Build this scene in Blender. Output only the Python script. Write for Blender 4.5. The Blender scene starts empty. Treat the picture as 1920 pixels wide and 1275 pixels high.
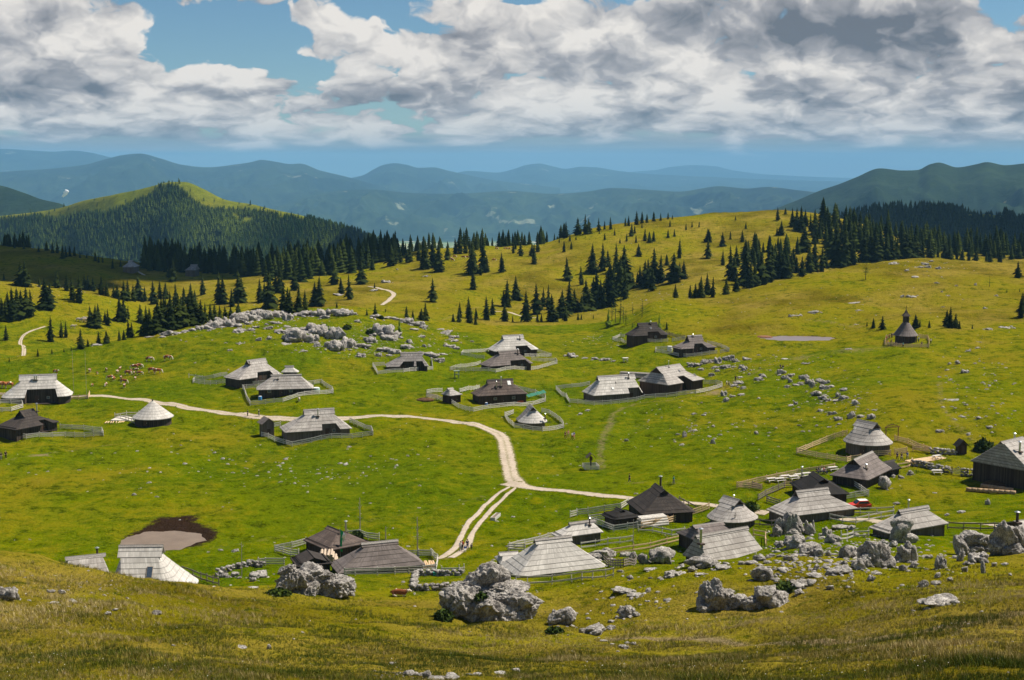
import bpy, bmesh, math, random
import numpy as np
from mathutils import Vector, Matrix
R = math.radians
random.seed(7); rng = np.random.default_rng(11)
scene = bpy.context.scene
col = scene.collection
F = 2600.0; HC = 64.0
PITCH = math.atan(337.5/F)
cP, sP = math.cos(PITCH), math.sin(PITCH)

# ------------------------------------------------------------------ camera maths (picture position -> direction, world point -> picture position)
def pdir(u, v):
    a = (u-960)/F; b = -(v-637.5)/F
    return a, cP+b*sP, -sP+b*cP
def proj(x, y, z):
    z = z-HC
    dep = y*cP-z*sP; up = y*sP+z*cP
    return 960+F*x/dep, 637.5-F*up/dep
def pt(u, v, d):
    a, b, c = pdir(u, v)
    return a/b*d, d, HC+c/b*d

# ------------------------------------------------------------------ numpy noise
_perm = np.random.default_rng(5).permutation(512).astype(np.int64)
_perm = np.concatenate([_perm % 256, _perm % 256, _perm % 256])
_g = np.random.default_rng(6).normal(size=(256, 3)); _g /= np.linalg.norm(_g, axis=1)[:, None]
def nz(x, y, z=0.0):
    x, y, z = np.broadcast_arrays(np.asarray(x, float), np.asarray(y, float), np.asarray(z, float))
    xi, yi, zi = np.floor(x).astype(np.int64), np.floor(y).astype(np.int64), np.floor(z).astype(np.int64)
    xf, yf, zf = x-xi, y-yi, z-zi
    f = lambda t: t*t*t*(t*(t*6-15)+10)
    u, v, w = f(xf), f(yf), f(zf)
    out = 0
    for i in (0, 1):
        for j in (0, 1):
            for k in (0, 1):
                h = _perm[_perm[_perm[(xi+i) & 255]+((yi+j) & 255)]+((zi+k) & 255)] & 255
                g = _g[h]
                d = g[..., 0]*(xf-i)+g[..., 1]*(yf-j)+g[..., 2]*(zf-k)
                out = out+d*(u if i else 1-u)*(v if j else 1-v)*(w if k else 1-w)
    return out*1.6
def fbm(x, y, z=0.0, o=4, lac=2.03, gain=.5):
    s = 0; a = 1
    for k in range(o):
        s = s+a*nz(x, y, np.asarray(z)+k*7.3); x = x*lac; y = y*lac; z = np.asarray(z)*lac; a *= gain
    return s
def ridged(x, y, z=0.0, o=4):
    s = 0; a = 1
    for k in range(o):
        s = s+a*(1-2*np.abs(nz(x, y, np.asarray(z)+k*3.7))); x = x*2.1; y = y*2.1; z = np.asarray(z)*2.1; a *= .5
    return s

def pchip(xs, ys, x):
    xs = np.asarray(xs, float); ys = np.asarray(ys, float)
    h = np.diff(xs); dl = np.diff(ys)/h
    m = np.zeros_like(ys)
    m[0] = dl[0]; m[-1] = dl[-1]
    for i in range(1, len(xs)-1):
        if dl[i-1]*dl[i] > 0:
            w1 = 2*h[i]+h[i-1]; w2 = h[i]+2*h[i-1]
            m[i] = (w1+w2)/(w1/dl[i-1]+w2/dl[i])
    x = np.clip(x, xs[0], xs[-1])
    i = np.clip(np.searchsorted(xs, x)-1, 0, len(h)-1)
    t = (x-xs[i])/h[i]
    return ((1+2*t)*(1-t)**2*ys[i]+t*(1-t)**2*h[i]*m[i]+t*t*(3-2*t)*ys[i+1]+t*t*(t-1)*h[i]*m[i+1])

# ------------------------------------------------------------------ objects
def link(o, parent=None):
    col.objects.link(o)
    if parent is not None: o.parent = parent
    return o
def npmesh(name, V, Fc, uv=None, smooth=False, attrs=None):
    V = np.asarray(V, np.float32); Fc = np.asarray(Fc, np.int32)
    me = bpy.data.meshes.new(name)
    n, k = Fc.shape
    me.vertices.add(len(V)); me.vertices.foreach_set('co', V.ravel())
    me.loops.add(n*k); me.loops.foreach_set('vertex_index', Fc.ravel())
    me.polygons.add(n); me.polygons.foreach_set('loop_start', np.arange(0, n*k, k, dtype=np.int32))
    if smooth: me.polygons.foreach_set('use_smooth', np.ones(n, bool))
    if uv is not None:
        l = me.uv_layers.new(name='UVMap'); l.data.foreach_set('uv', np.asarray(uv, np.float32).ravel())
    for a, val in (attrs or {}).items():
        at = me.attributes.new(a, 'FLOAT', 'POINT'); at.data.foreach_set('value', np.asarray(val, np.float32))
    me.update(calc_edges=True); me.validate()
    return me
def obj(name, me, mat=None, parent=None, loc=None, rot=None):
    o = bpy.data.objects.new(name, me)
    if mat is not None and len(me.materials) == 0: me.materials.append(mat)
    if loc is not None: o.location = loc
    if rot is not None: o.rotation_euler = rot
    return link(o, parent)
def fit16(t):
    for a, b in ((' dark spruce', ' spruce'), (' the ', ' '), (' the ', ' '), (' a ', ' '), (' of ', ' ')):
        if len(t.split()) > 16: t = t.replace(a, b)
    return t
def thing(name, label, cat, loc=(0, 0, 0), rz=0, group=None, kind=None):
    o = bpy.data.objects.new(name, None); o.empty_display_size = .3
    o.location = loc; o.rotation_euler = (0, 0, rz)
    return tag(link(o), label, cat, group, kind)
def tag(o, label=None, cat=None, group=None, kind=None):
    if label: o['label'] = fit16(label)
    if cat: o['category'] = cat
    if group: o['group'] = group
    if kind: o['kind'] = kind
    return o
class MB:
    """collects pieces of one mesh"""
    def __init__(s): s.v = []; s.f = []; s.m = []; s.cm = 0
    def add(s, vs, fs):
        b = len(s.v); s.v += [tuple(p) for p in vs]
        for f in fs: s.f.append(tuple(i+b for i in f)); s.m.append(s.cm)
        return s
    def box(s, c, size, rz=0, M=None):
        hx, hy, hz = [q/2 for q in size]
        vs = [Vector((x*hx, y*hy, z*hz)) for x in (-1, 1) for y in (-1, 1) for z in (-1, 1)]
        rm = Matrix.Rotation(rz, 3, 'Z')
        vs = [rm @ p+Vector(c) for p in vs]
        if M is not None: vs = [M @ p for p in vs]
        return s.add(vs, [(0, 1, 3, 2), (4, 6, 7, 5), (0, 4, 5, 1), (2, 3, 7, 6), (0, 2, 6, 4), (1, 5, 7, 3)])
    def beam(s, p, q, w, h):
        """box from p to q, w wide, h high"""
        p = Vector(p); q = Vector(q); d = q-p
        if d.length < 1e-6: return s
        x = d.normalized(); y = Vector((0, 0, 1)).cross(x)
        if y.length < 1e-3: y = Vector((0, 1, 0))
        y.normalize(); z = x.cross(y)
        vs = [b+y*(sy*w/2)+z*(sz*h/2) for b in (p, q) for sy in (-1, 1) for sz in (-1, 1)]
        return s.add(vs, [(0, 2, 3, 1), (4, 5, 7, 6), (0, 1, 5, 4), (2, 6, 7, 3), (0, 4, 6, 2), (1, 3, 7, 5)])
    def tube(s, p, q, r0, r1, n=8, cap=True):
        p = Vector(p); q = Vector(q); x = (q-p).normalized()
        a = x.orthogonal().normalized(); b = x.cross(a)
        vs = [c+(a*math.cos(t)+b*math.sin(t))*r for c, r in ((p, r0), (q, r1)) for t in [2*math.pi*i/n for i in range(n)]]
        fs = [(i, (i+1) % n, n+(i+1) % n, n+i) for i in range(n)]
        if cap: fs += [tuple(range(n-1, -1, -1)), tuple(range(n, 2*n))]
        return s.add(vs, fs)
    def mesh(s, name, smooth=False):
        me = bpy.data.meshes.new(name); me.from_pydata(s.v, [], s.f)
        if any(s.m): me.polygons.foreach_set('material_index', s.m)
        if smooth: me.polygons.foreach_set('use_smooth', [True]*len(s.f))
        me.update(); return me
    def build(s, name, mat, parent=None, smooth=False, loc=None, rot=None):
        return obj(name, s.mesh(name, smooth), mat, parent, loc, rot)

# ------------------------------------------------------------------ material helpers
class NT:
    def __init__(s, nt): s.nt = nt; s.n = nt.nodes; s.l = nt.links
    def new(s, t, **kw):
        n = s.n.new(t)
        for k, v in kw.items():
            if k == 'ins':
                for a, b in v.items(): s.put(n.inputs[a], b)
            else: setattr(n, k, v)
        return n
    def put(s, inp, v):
        if isinstance(v, bpy.types.NodeSocket): s.l.new(v, inp)
        elif v is not None: inp.default_value = v
    def math(s, op, a, b=None, c=None, clamp=False):
        n = s.n.new('ShaderNodeMath'); n.operation = op; n.use_clamp = clamp
        for i, q in enumerate((a, b, c)):
            if q is not None: s.put(n.inputs[i], q)
        return n.outputs[0]
    def vmath(s, op, a, b=None):
        n = s.n.new('ShaderNodeVectorMath'); n.operation = op
        s.put(n.inputs[0], a)
        if b is not None: s.put(n.inputs[1], b)
        return n.outputs['Value'] if op in ('LENGTH', 'DISTANCE', 'DOT_PRODUCT') else n.outputs[0]
    def noise(s, vec, scale, detail=4, rough=.5, dist=0, w=None):
        n = s.n.new('ShaderNodeTexNoise')
        if vec is not None: s.l.new(vec, n.inputs['Vector'])
        n.inputs['Scale'].default_value = scale; n.inputs['Detail'].default_value = detail
        n.inputs['Roughness'].default_value = rough; n.inputs['Distortion'].default_value = dist
        return n.outputs[0]
    def voro(s, vec, scale, feature='F1', rand=1.0, detail=0, out='Distance', smooth=None):
        n = s.n.new('ShaderNodeTexVoronoi'); n.feature = feature
        if vec is not None: s.l.new(vec, n.inputs['Vector'])
        n.inputs['Scale'].default_value = scale; n.inputs['Randomness'].default_value = rand
        if 'Detail' in n.inputs: n.inputs['Detail'].default_value = detail
        if smooth is not None: n.inputs['Smoothness'].default_value = smooth
        return n.outputs[out]
    def mix(s, f, a, b, t='MIX'):
        n = s.n.new('ShaderNodeMix'); n.data_type = 'RGBA'; n.blend_type = t
        s.put(n.inputs[0], f)
        for i, q in ((6, a), (7, b)):
            if not isinstance(q, bpy.types.NodeSocket): q = tuple(q)+((1,) if len(q) == 3 else ())
            s.put(n.inputs[i], q)
        return n.outputs[2]
    def ramp(s, f, a, b, c=0., d=1., clamp=True, kind='LINEAR'):
        n = s.n.new('ShaderNodeMapRange'); n.clamp = clamp; n.interpolation_type = kind
        for i, q in enumerate((f, a, b, c, d)): s.put(n.inputs[i], q)
        return n.outputs[0]
    def sep(s, v):
        n = s.n.new('ShaderNodeSeparateXYZ'); s.l.new(v, n.inputs[0]); return n.outputs
    def comb(s, x, y, z):
        n = s.n.new('ShaderNodeCombineXYZ')
        for i, q in enumerate((x, y, z)): s.put(n.inputs[i], q)
        return n.outputs[0]
    def bump(s, h, strength=.3, dist=.1):
        n = s.n.new('ShaderNodeBump'); s.put(n.inputs['Strength'], strength)
        n.inputs['Distance'].default_value = dist; s.l.new(h, n.inputs['Height']); return n.outputs[0]
    def attr(s, name):
        n = s.n.new('ShaderNodeAttribute'); n.attribute_name = name; return n.outputs['Fac']
MATS = {}
def mat(name, fn, rough=.8, spec=.3):
    if name in MATS: return MATS[name]
    m = bpy.data.materials.new(name); m.use_nodes = True; nt = NT(m.node_tree)
    b = m.node_tree.nodes['Principled BSDF']
    b.inputs['Roughness'].default_value = rough
    b.inputs['Specular IOR Level'].default_value = spec
    c, nrm = fn(nt, b)
    nt.put(b.inputs['Base Color'], c if isinstance(c, bpy.types.NodeSocket) else tuple(c)+(1,))
    if nrm is not None: nt.l.new(nrm, b.inputs['Normal'])
    MATS[name] = m; return m
def simple(name, c, rough=.7, spec=.3, metal=0, var=.25, scale=6):
    """plain paint, cloth or metal with slight uneven tone"""
    def fn(nt, b):
        b.inputs['Metallic'].default_value = metal
        g = nt.new('ShaderNodeTexCoord').outputs['Object']
        f = nt.ramp(nt.noise(g, scale, 3), .3, .7)
        return nt.mix(f, [q*(1-var) for q in c], [min(1, q*(1+var)) for q in c]), None
    return mat(name, fn, rough, spec)
# ------------------------------------------------------------------ the land: curves that run across the plateau, from the camera's feet to the last hill
# every curve is a list of (u, v, distance) or (u, None, distance, height); u, v were read from the photograph
def curve(lst):
    t = []; d = []; z = []
    for c in lst:
        if c[1] is None:
            x = (c[0]-960)/F/cP*c[2]; t.append(x/c[2]); d.append(c[2]); z.append(c[3])
        else:
            x, y, zz = pt(*c[:3]); t.append(x/y); d.append(y); z.append(zz)
    return t, d, z
LAND = [curve(c) for c in [
 [(-1000, None, 5, 60.9), (3000, None, 5, 60.9)],
 [(-1000, None, 42, 45.4), (960, None, 42, 45.6), (3000, None, 38, 46.2)],
 [(-400, 1275, 88), (0, 1275, 88), (500, 1275, 92), (960, 1275, 96), (1500, 1275, 86), (1920, 1275, 76), (2400, 1275, 74)],
 [(-400, 1160, 116), (0, 1170, 117), (500, 1180, 128), (960, 1185, 146), (1400, 1170, 140), (1920, 1150, 118), (2400, 1150, 115)],
 [(-500, 1020, 160), (-200, 1030, 158), (0, 1040, 155), (120, 1066, 155), (250, 1092, 155), (370, 1104, 160), (500, 1102, 178), (750, 1097, 190), (1000, 1092, 192),
  (1150, 1078, 186), (1300, 1065, 178), (1430, 1040, 182), (1500, 1024, 188), (1640, 1008, 200), (1780, 995, 210), (1920, 985, 210), (2400, 960, 210)],
 [(-500, None, 215, 1), (0, None, 205, 0), (250, None, 205, 0), (500, None, 210, .5), (750, None, 218, .5), (1000, None, 218, 1), (1300, None, 215, 1.5), (1500, None, 225, 2.0),
  (1700, None, 242, 2.5), (1920, None, 248, 4), (2400, None, 250, 8)],
 [(-500, None, 280, 0), (0, None, 275, -1), (400, None, 275, -1), (800, None, 275, 0), (1200, None, 275, 1), (1500, None, 275, 3.0), (1800, None, 275, 4.5), (2400, None, 280, 12)],
 [(-500, None, 345, 2), (0, None, 345, 0), (600, None, 345, .5), (1000, None, 345, .5), (1300, None, 345, 3), (1500, None, 345, 5), (1700, None, 340, 7.5), (1920, None, 335, 9), (2400, None, 330, 14)],
 [(-500, None, 400, 4), (0, None, 400, 0), (600, None, 410, 2), (1000, None, 420, -1.5), (1200, None, 420, -1), (1450, None, 420, 3), (1700, None, 430, 8), (1920, None, 430, 10.5), (2400, None, 430, 14)],
 [(-500, 640, 470), (-200, 668, 440), (0, 676, 430), (150, 655, 445), (250, 633, 460), (400, 601, 480), (550, 584, 500), (650, 581, 505), (760, 597, 510), (860, 609, 525), (1000, 613, 535), (1100, 612, 540),
  (1180, 593, 545), (1230, 566, 550), (1350, 552, 565), (1500, 521, 585), (1620, 497, 610), (1730, 487, 625), (1800, 490, 625), (1920, 496, 620), (2200, 500, 620)],
 [(-500, None, 530, 0), (0, None, 500, -6), (250, None, 530, -9), (400, None, 560, -10), (600, None, 590, -9), (800, None, 590, -9), (1000, None, 610, -11), (1150, None, 620, -9), (1250, None, 640, -4), (1400, None, 650, -3), (1600, None, 690, 3), (1730, None, 700, 6), (2200, None, 700, 6)],
 [(-500, 500, 620), (0, 528, 615), (100, 540, 620), (180, 550, 625), (250, 566, 635), (330, 590, 650), (450, 566, 690), (600, 560, 700), (700, 556, 700), (850, 568, 690), (1000, 580, 700), (1200, 552, 720), (1330, 520, 750), (1400, None, 780, 2), (1600, None, 800, 1), (2200, None, 800, 0)],
 [(-500, None, 720, -8), (0, None, 730, -12), (200, None, 730, -14), (350, None, 740, -12), (500, 528, 790), (700, 520, 800), (850, 515, 790), (1000, 505, 800), (1200, 488, 830), (1400, 466, 860), (1500, 452, 870), (1620, 455, 880), (1750, 480, 880), (1920, 500, 870), (2200, None, 870, -8)],
 [(-500, 450, 960), (0, 463, 930), (100, 470, 920), (150, 478, 915), (250, 494, 905), (350, 507, 900), (450, 512, 900), (600, 503, 900), (680, 492, 900), (740, 482, 905), (800, 468, 910), (900, 463, 930), (1000, 461, 945), (1070, 441, 960), (1130, 425, 975),
  (1200, 413, 985), (1300, 403, 1000), (1400, 396, 1010), (1460, 393, 1010), (1530, 400, 1000), (1580, 410, 990), (1650, 432, 980), (1750, 462, 960), (1920, 478, 950), (2200, 485, 950)],
 [(-500, None, 1150, -70), (600, None, 1080, -60), (1000, None, 1100, -60), (1500, None, 1200, -60), (2200, None, 1200, -80)],
 [(-500, None, 1600, -420), (3000, None, 1600, -420)],
 [(-500, None, 2200, -720), (3000, None, 2200, -720)]]]
TN = 560; TMAX = .62
TS = np.linspace(-TMAX, TMAX, TN)
DS = 5*np.exp(np.linspace(0, math.log(2200/5), 1050))
DN = len(DS)
ZG = np.zeros((TN, DN))
_cd = [(pchip(t, d, TS), pchip(t, z, TS)) for t, d, z in LAND]
for i in range(TN):
    ZG[i] = pchip([c[0][i] for c in _cd], [c[1][i] for c in _cd], DS)
GX = TS[:, None]*DS[None, :]; GY = np.broadcast_to(DS[None, :], GX.shape)
_am = np.clip((GY-40)/60, 0, 1)
ZG += _am*(.45*fbm(GX/26, GY/26, 1.5, 2)+.30*fbm(GX/8, GY/8, 4.5, 3))+_am*(.13*fbm(GX/3.1, GY/3.1, 9.5, 2)+.05*fbm(GX/1.3, GY/1.3, 7.5, 2)*np.clip(1.3-GY/300, 0, 1))
_mid = np.clip((GY-235)/60, 0, 1)*np.clip((560-GY)/60, 0, 1)
ZG += _mid*(1.8*fbm(GX/48, GY/42, 12.5, 3)+.55*fbm(GX/15, GY/15, 14.5, 2))
_far = np.clip((GY-560)/150, 0, 1)
ZG += _far*1.1*fbm(GX/45, GY/45, 3.3, 4)
_fg = np.clip(1-np.abs(GY-150)/60, 0, 1)
ZG += _fg*.55*fbm(GX/9, GY/9, 6.6, 3)
def cell(x, y):
    ti = (x/y+TMAX)/(2*TMAX)*(TN-1); di = np.log(y/5)/math.log(2200/5)*(DN-1)
    return ti, di
def ground(x, y):
    ti, di = cell(x, y)
    i = int(min(max(ti, 0), TN-1.001)); j = int(min(max(di, 0), DN-1.001)); a = min(max(ti-i, 0), 1); b = min(max(di-j, 0), 1)
    return float((ZG[i, j]*(1-a)+ZG[i+1, j]*a)*(1-b)+(ZG[i, j+1]*(1-a)+ZG[i+1, j+1]*a)*b)
def at(u, v, dmin=45., dmax=2150.):
    """first point of the land that the line of sight through (u, v) meets"""
    for step in range(400):
        a, b, c = pdir(u, v+step*.5)
        t = a/b; ti = (t+TMAX)/(2*TMAX)*(TN-1); i = int(min(max(ti, 0), TN-1.001)); f = ti-i
        zc = ZG[i]*(1-f)+ZG[i+1]*f
        g = zc-(HC+c/b*DS)
        ok = np.nonzero((g > 0) & (DS > dmin) & (DS < dmax))[0]
        if len(ok):
            j = ok[0]
            d = DS[j] if j == 0 or g[j-1] > 0 else DS[j-1]+(DS[j]-DS[j-1])*(-g[j-1])/(g[j]-g[j-1])
            return Vector((t*d, d, ground(t*d, d)))
    raise ValueError((u, v))
# ponds: a shallow bowl cut into the land
PONDS = [dict(c=at(305, 1011), rx=7.2, ry=6.6, rot=.1), dict(c=at(1497, 633), rx=12.5, ry=6.2, rot=0)]
for p in PONDS:
    x0, y0, z0 = p['c']
    r = np.sqrt(((GX-x0)/p['rx'])**2+((GY-y0)/p['ry'])**2)
    w = np.clip((2.3-r)/1.1, 0, 1); w = w*w*(3-2*w)
    lvl = z0
    ZG[:] = ZG*(1-w)+lvl*w
    b = np.clip(1.25-r*(1+.16*fbm((GX-x0)/3.2, (GY-y0)/3.2, 2.2, 3)), 0, 1.25)
    ZG -= .9*b
    p['z'] = lvl-.25
print('PONDS', [(tuple(p['c']), p['z']) for p in PONDS])
# ------------------------------------------------------------------ materials of the land
def m_ground(nt, b):
    g = nt.new('ShaderNodeNewGeometry').outputs['Position']
    big = nt.noise(g, .011, 5, .6); mid = nt.noise(g, .055, 6, .62); sm = nt.noise(g, .30, 6, .7); tus = nt.noise(g, 1.15, 5, .78); fine = nt.noise(g, 5, 3, .8)
    dry = nt.attr('dry')
    a = nt.mix(nt.ramp(big, .40, .60), (0.0893, 0.1362, .0008), (0.1519, 0.1837, .0008))
    a = nt.mix(nt.ramp(mid, .38, .64, 0, .8), a, (0.0744, 0.1263, .0008))
    dd = nt.math('ADD', dry, nt.math('MULTIPLY', nt.math('SUBTRACT', nt.math('ADD', mid, sm), 1.0), 1.5))
    a = nt.mix(nt.ramp(dd, .05, .70, 0, .92), a, (.235, .200, .007))
    a = nt.mix(nt.ramp(dd, .60, 1.25, 0, .92), a, nt.mix(nt.ramp(nt.noise(g, .035, 5, .6), .42, .58), (.108, .082, .006), (.27, .195, .035)))
    a = nt.mix(nt.ramp(sm, .52, .70, 0, .6), a, (0.2409, 0.2098, .0008))
    a = nt.mix(nt.ramp(sm, .48, .34, 0, .65), a, (0.0467, 0.0677, .0008))
    clump = nt.ramp(nt.math('ADD', tus, nt.math('MULTIPLY', nt.math('SUBTRACT', sm, .5), -.7)), .56, .70)
    a = nt.mix(nt.math('MULTIPLY', clump, .80), a, (0.0271, 0.0412, .0008))
    a = nt.mix(nt.ramp(tus, .46, .30, 0, .45), a, (0.2710, 0.2282, .0008))
    a = nt.mix(nt.ramp(fine, .55, .8, 0, .5), a, (0.0226, 0.0294, .0008))
    # bare limestone crumbs and worn earth
    st = nt.attr('stony'); vs = nt.noise(g, .9, 5, .75)
    a = nt.mix(nt.ramp(nt.math('ADD', nt.math('MULTIPLY', st, .14), vs), .70, .76), a, (.38, .34, .29))
    wr = nt.attr('worn')
    a = nt.mix(nt.ramp(nt.math('ADD', wr, nt.math('MULTIPLY', nt.math('SUBTRACT', vs, .5), 1.5)), .35, .85, 0, .9), a, (.26, .195, .11))
    md = nt.attr('mud')
    a = nt.mix(nt.ramp(nt.math('ADD', md, nt.math('MULTIPLY', nt.math('SUBTRACT', vs, .5), 2.0)), .3, .7), a, (.035, .020, .012))
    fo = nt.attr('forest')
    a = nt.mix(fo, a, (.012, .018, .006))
    h = nt.math('ADD', nt.math('MULTIPLY', sm, 1.6), nt.math('MULTIPLY', tus, -.8))
    return a, nt.bump(h, .9, 1.1)
GROUND = mat('meadow', m_ground, 1.0, 0)
def m_far(base, light, patch, scale, patchy=.5, forest=True):
    def fn(nt, b):
        g = nt.new('ShaderNodeNewGeometry').outputs['Position']
        a = nt.noise(g, scale, 6, .6); c = nt.noise(g, scale*7, 4, .7)
        x = nt.mix(nt.ramp(a, .35, .65), base, light)
        x = nt.mix(nt.ramp(c, .35, .7, 0, .7), x, [q*.45 for q in base])
        p = nt.noise(g, scale*2.2, 5, .62)
        x = nt.mix(nt.ramp(p, patchy, patchy+.035), x, patch)
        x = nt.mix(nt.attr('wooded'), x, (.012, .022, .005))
        return x, nt.bump(c, .9, .25/scale*.1)
    return fn

def dist_poly(x, y, P):
    """distance of grid points to a polyline of (x, y)"""
    d = np.full(np.shape(x), 1e9)
    for (x0, y0), (x1, y1) in zip(P[:-1], P[1:]):
        L = (x1-x0)**2+(y1-y0)**2+1e-9
        t = np.clip(((x-x0)*(x1-x0)+(y-y0)*(y1-y0))/L, 0, 1)
        d = np.minimum(d, np.hypot(x-x0-t*(x1-x0), y-y0-t*(y1-y0)))
    return d
U, Vv = proj(GX, GY, ZG)
sm_ = lambda x, a, b: np.clip((x-a)/(b-a), 0, 1)
near_hill = sm_(U, 1150, 1400)*sm_(GY, 400, 500)*sm_(-GY, -700, -640)
dry = .08+.92*sm_(-GY, -205, -150)+.50*sm_(GY, 560, 680)+.60*near_hill+.28*sm_(GY, 430, 520)*(1-near_hill)+.22*sm_(U, 1150, 1700)*sm_(GY, 250, 330)
dry += .45*fbm(GX/60, GY/60, 17, 3)+.5*np.clip(fbm(GX/22, GY/22, 19, 3)-.15, 0, 1)
stony = np.zeros_like(GX)-.3
def patch(arr, u, v, ru, rv, a):
    c = at(u, v); sx = c.y/F; sy = ru*0+c.y*c.y/(F*HC)
    arr += a*np.exp(-((GX-c.x)/(ru*sx))**2-((GY-c.y)/(rv*sy))**2)
for q in [(480, 600, 130, 25, .6), (640, 630, 110, 30, .5), (1120, 636, 60, 12, .9), (1560, 740, 90, 60, .6), (1420, 690, 90, 30, .7), (1830, 700, 90, 70, .7), (1340, 790, 120, 40, .4), (120, 540, 60, 12, 1), (1610, 640, 60, 10, .4),
          (1580, 1030, 130, 40, .6), (1200, 1110, 60, 20, .5), (1750, 495, 70, 12, .7), (1000, 580, 80, 15, .5), (720, 640, 90, 40, .8), (1240, 560, 60, 14, .9), (590, 1085, 60, 20, .5)]:
    patch(stony, *q)
worn = np.zeros_like(GX)
for q in [(1600, 655, 60, 8, .55), (1500, 672, 30, 6, .6), (1665, 650, 25, 4, .5), (1340, 738, 20, 4, .7), (740, 1262, 70, 14, .9), (1690, 845, 25, 8, .6), (1180, 965, 30, 6, .3), (640, 1105, 25, 6, .5), (955, 905, 30, 8, .4), (835, 1045, 25, 8, .6),
          (620, 872, 80, 12, .25), (700, 880, 60, 10, .25), (1200, 800, 60, 14, .3), (1720, 690, 25, 30, .25), (1520, 650, 40, 6, .35), (810, 742, 14, 4, .9), (85, 855, 30, 4, .5), (1790, 900, 20, 5, .3)]:
    patch(worn, *q)
for P, w, a in [([(1330, 740), (1250, 752), (1190, 757), (1150, 775), (1135, 810), (1125, 850), (1130, 880)], 1.4, .55), ([(20, 862), (60, 855), (100, 848), (180, 838), (250, 830)], 1.1, .5),
                ([(1760, 715), (1765, 760), (1790, 790), (1830, 830)], 1.2, .5), ([(1510, 598), (1560, 604), (1620, 612)], 1.8, .6), ([(1430, 690), (1380, 712), (1340, 735)], 1.3, .5),
                ([(1170, 905), (1240, 903), (1290, 908)], .8, .55), ([(380, 1030), (480, 1015), (560, 1000), (700, 975), (850, 945), (930, 925)], 1.2, .42),
                ([(1920, 1150), (1800, 1172), (1700, 1190), (1600, 1203), (1450, 1205), (1300, 1198), (1150, 1200)], 1.9, .95), ([(1020, 830), (1030, 780), (1025, 770)], .8, .3), ([(830, 600), (900, 575), (960, 583), (1030, 596)], 1.2, .6),
                ([(1240, 520), (1320, 512), (1380, 500)], 2.0, .6), ([(790, 720), (760, 745), (730, 770)], 1, .3)]:
    W = [at(*p) for p in P]
    d = dist_poly(GX, GY, [(p.x, p.y) for p in W])
    worn += a*np.exp(-(d/w)**2)
mud = np.zeros_like(GX)
for p, k in zip(PONDS, (1.1, .5)):
    x0, y0, _ = p['c']; r = np.sqrt(((GX-x0-k)/p['rx'])**2+((GY-y0-1.5*k)/(p['ry']*1.1))**2)
    mud += k*np.clip((1.30-r)/.45, 0, 1)
mc = at(325, 981); mud += 1.0*np.exp(-((GX-mc.x)/4.2)**4-((GY-mc.y)/5.2)**4)
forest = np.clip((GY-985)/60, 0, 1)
FC = (np.arange((TN-1)*(DN-1))//(DN-1)*DN+np.arange((TN-1)*(DN-1)) % (DN-1))
FC = np.stack([FC, FC+DN, FC+DN+1, FC+1], 1)
land = tag(obj('ground', npmesh('ground', np.stack([GX, GY, ZG], -1).reshape(-1, 3), FC, smooth=True, attrs=dict(
    dry=dry.ravel(), stony=stony.ravel(), worn=worn.ravel(), mud=mud.ravel(), forest=forest.ravel())), GROUND), kind='structure')
# the hilltop behind and beside the photographer
gx, gy = np.meshgrid(np.linspace(-90, 90, 90), np.linspace(-60, 80, 70), indexing='ij')
gz = np.array([[ground(max(min(a, .6*max(b, 5)), -.6*max(b, 5)), max(b, 5.)) for b in gy[0]] for a in gx[:, 0]])-.25+.3*fbm(gx/20, gy/20, 2)*(gy < 0)
n1 = 70; fc = np.arange(89*69)//69*n1+np.arange(89*69) % 69
tag(obj('hilltop', npmesh('hilltop', np.stack([gx, gy, gz], -1).reshape(-1, 3), np.stack([fc, fc+n1, fc+n1+1, fc+1], 1), smooth=True), GROUND), kind='structure')
WATER = mat('pond_water', lambda nt, b: (nt.mix(nt.ramp(nt.noise(nt.new('ShaderNodeNewGeometry').outputs['Position'], .35, 4, .6), .35, .65), (.17, .118, .075), (.22, .158, .105)), nt.bump(nt.noise(nt.new('ShaderNodeNewGeometry').outputs['Position'], 2.5, 3), .06, .05)), .3, .25)
WATER2 = mat('pale_pond_water', lambda nt, b: ((.20, .15, .15), nt.bump(nt.noise(nt.new('ShaderNodeNewGeometry').outputs['Position'], 2.5, 3), .05, .05)), .30, .3)
for p, w in zip(PONDS, (WATER, WATER2)):
    m = MB(); n = 48; x0, y0, _ = p['c']
    m.add([(x0+p['rx']*1.12*math.cos(2*math.pi*i/n), y0+p['ry']*1.12*math.sin(2*math.pi*i/n), p['z']) for i in range(n)], [tuple(range(n))])
    tag(m.build('pond_water', w), kind='structure')

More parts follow.
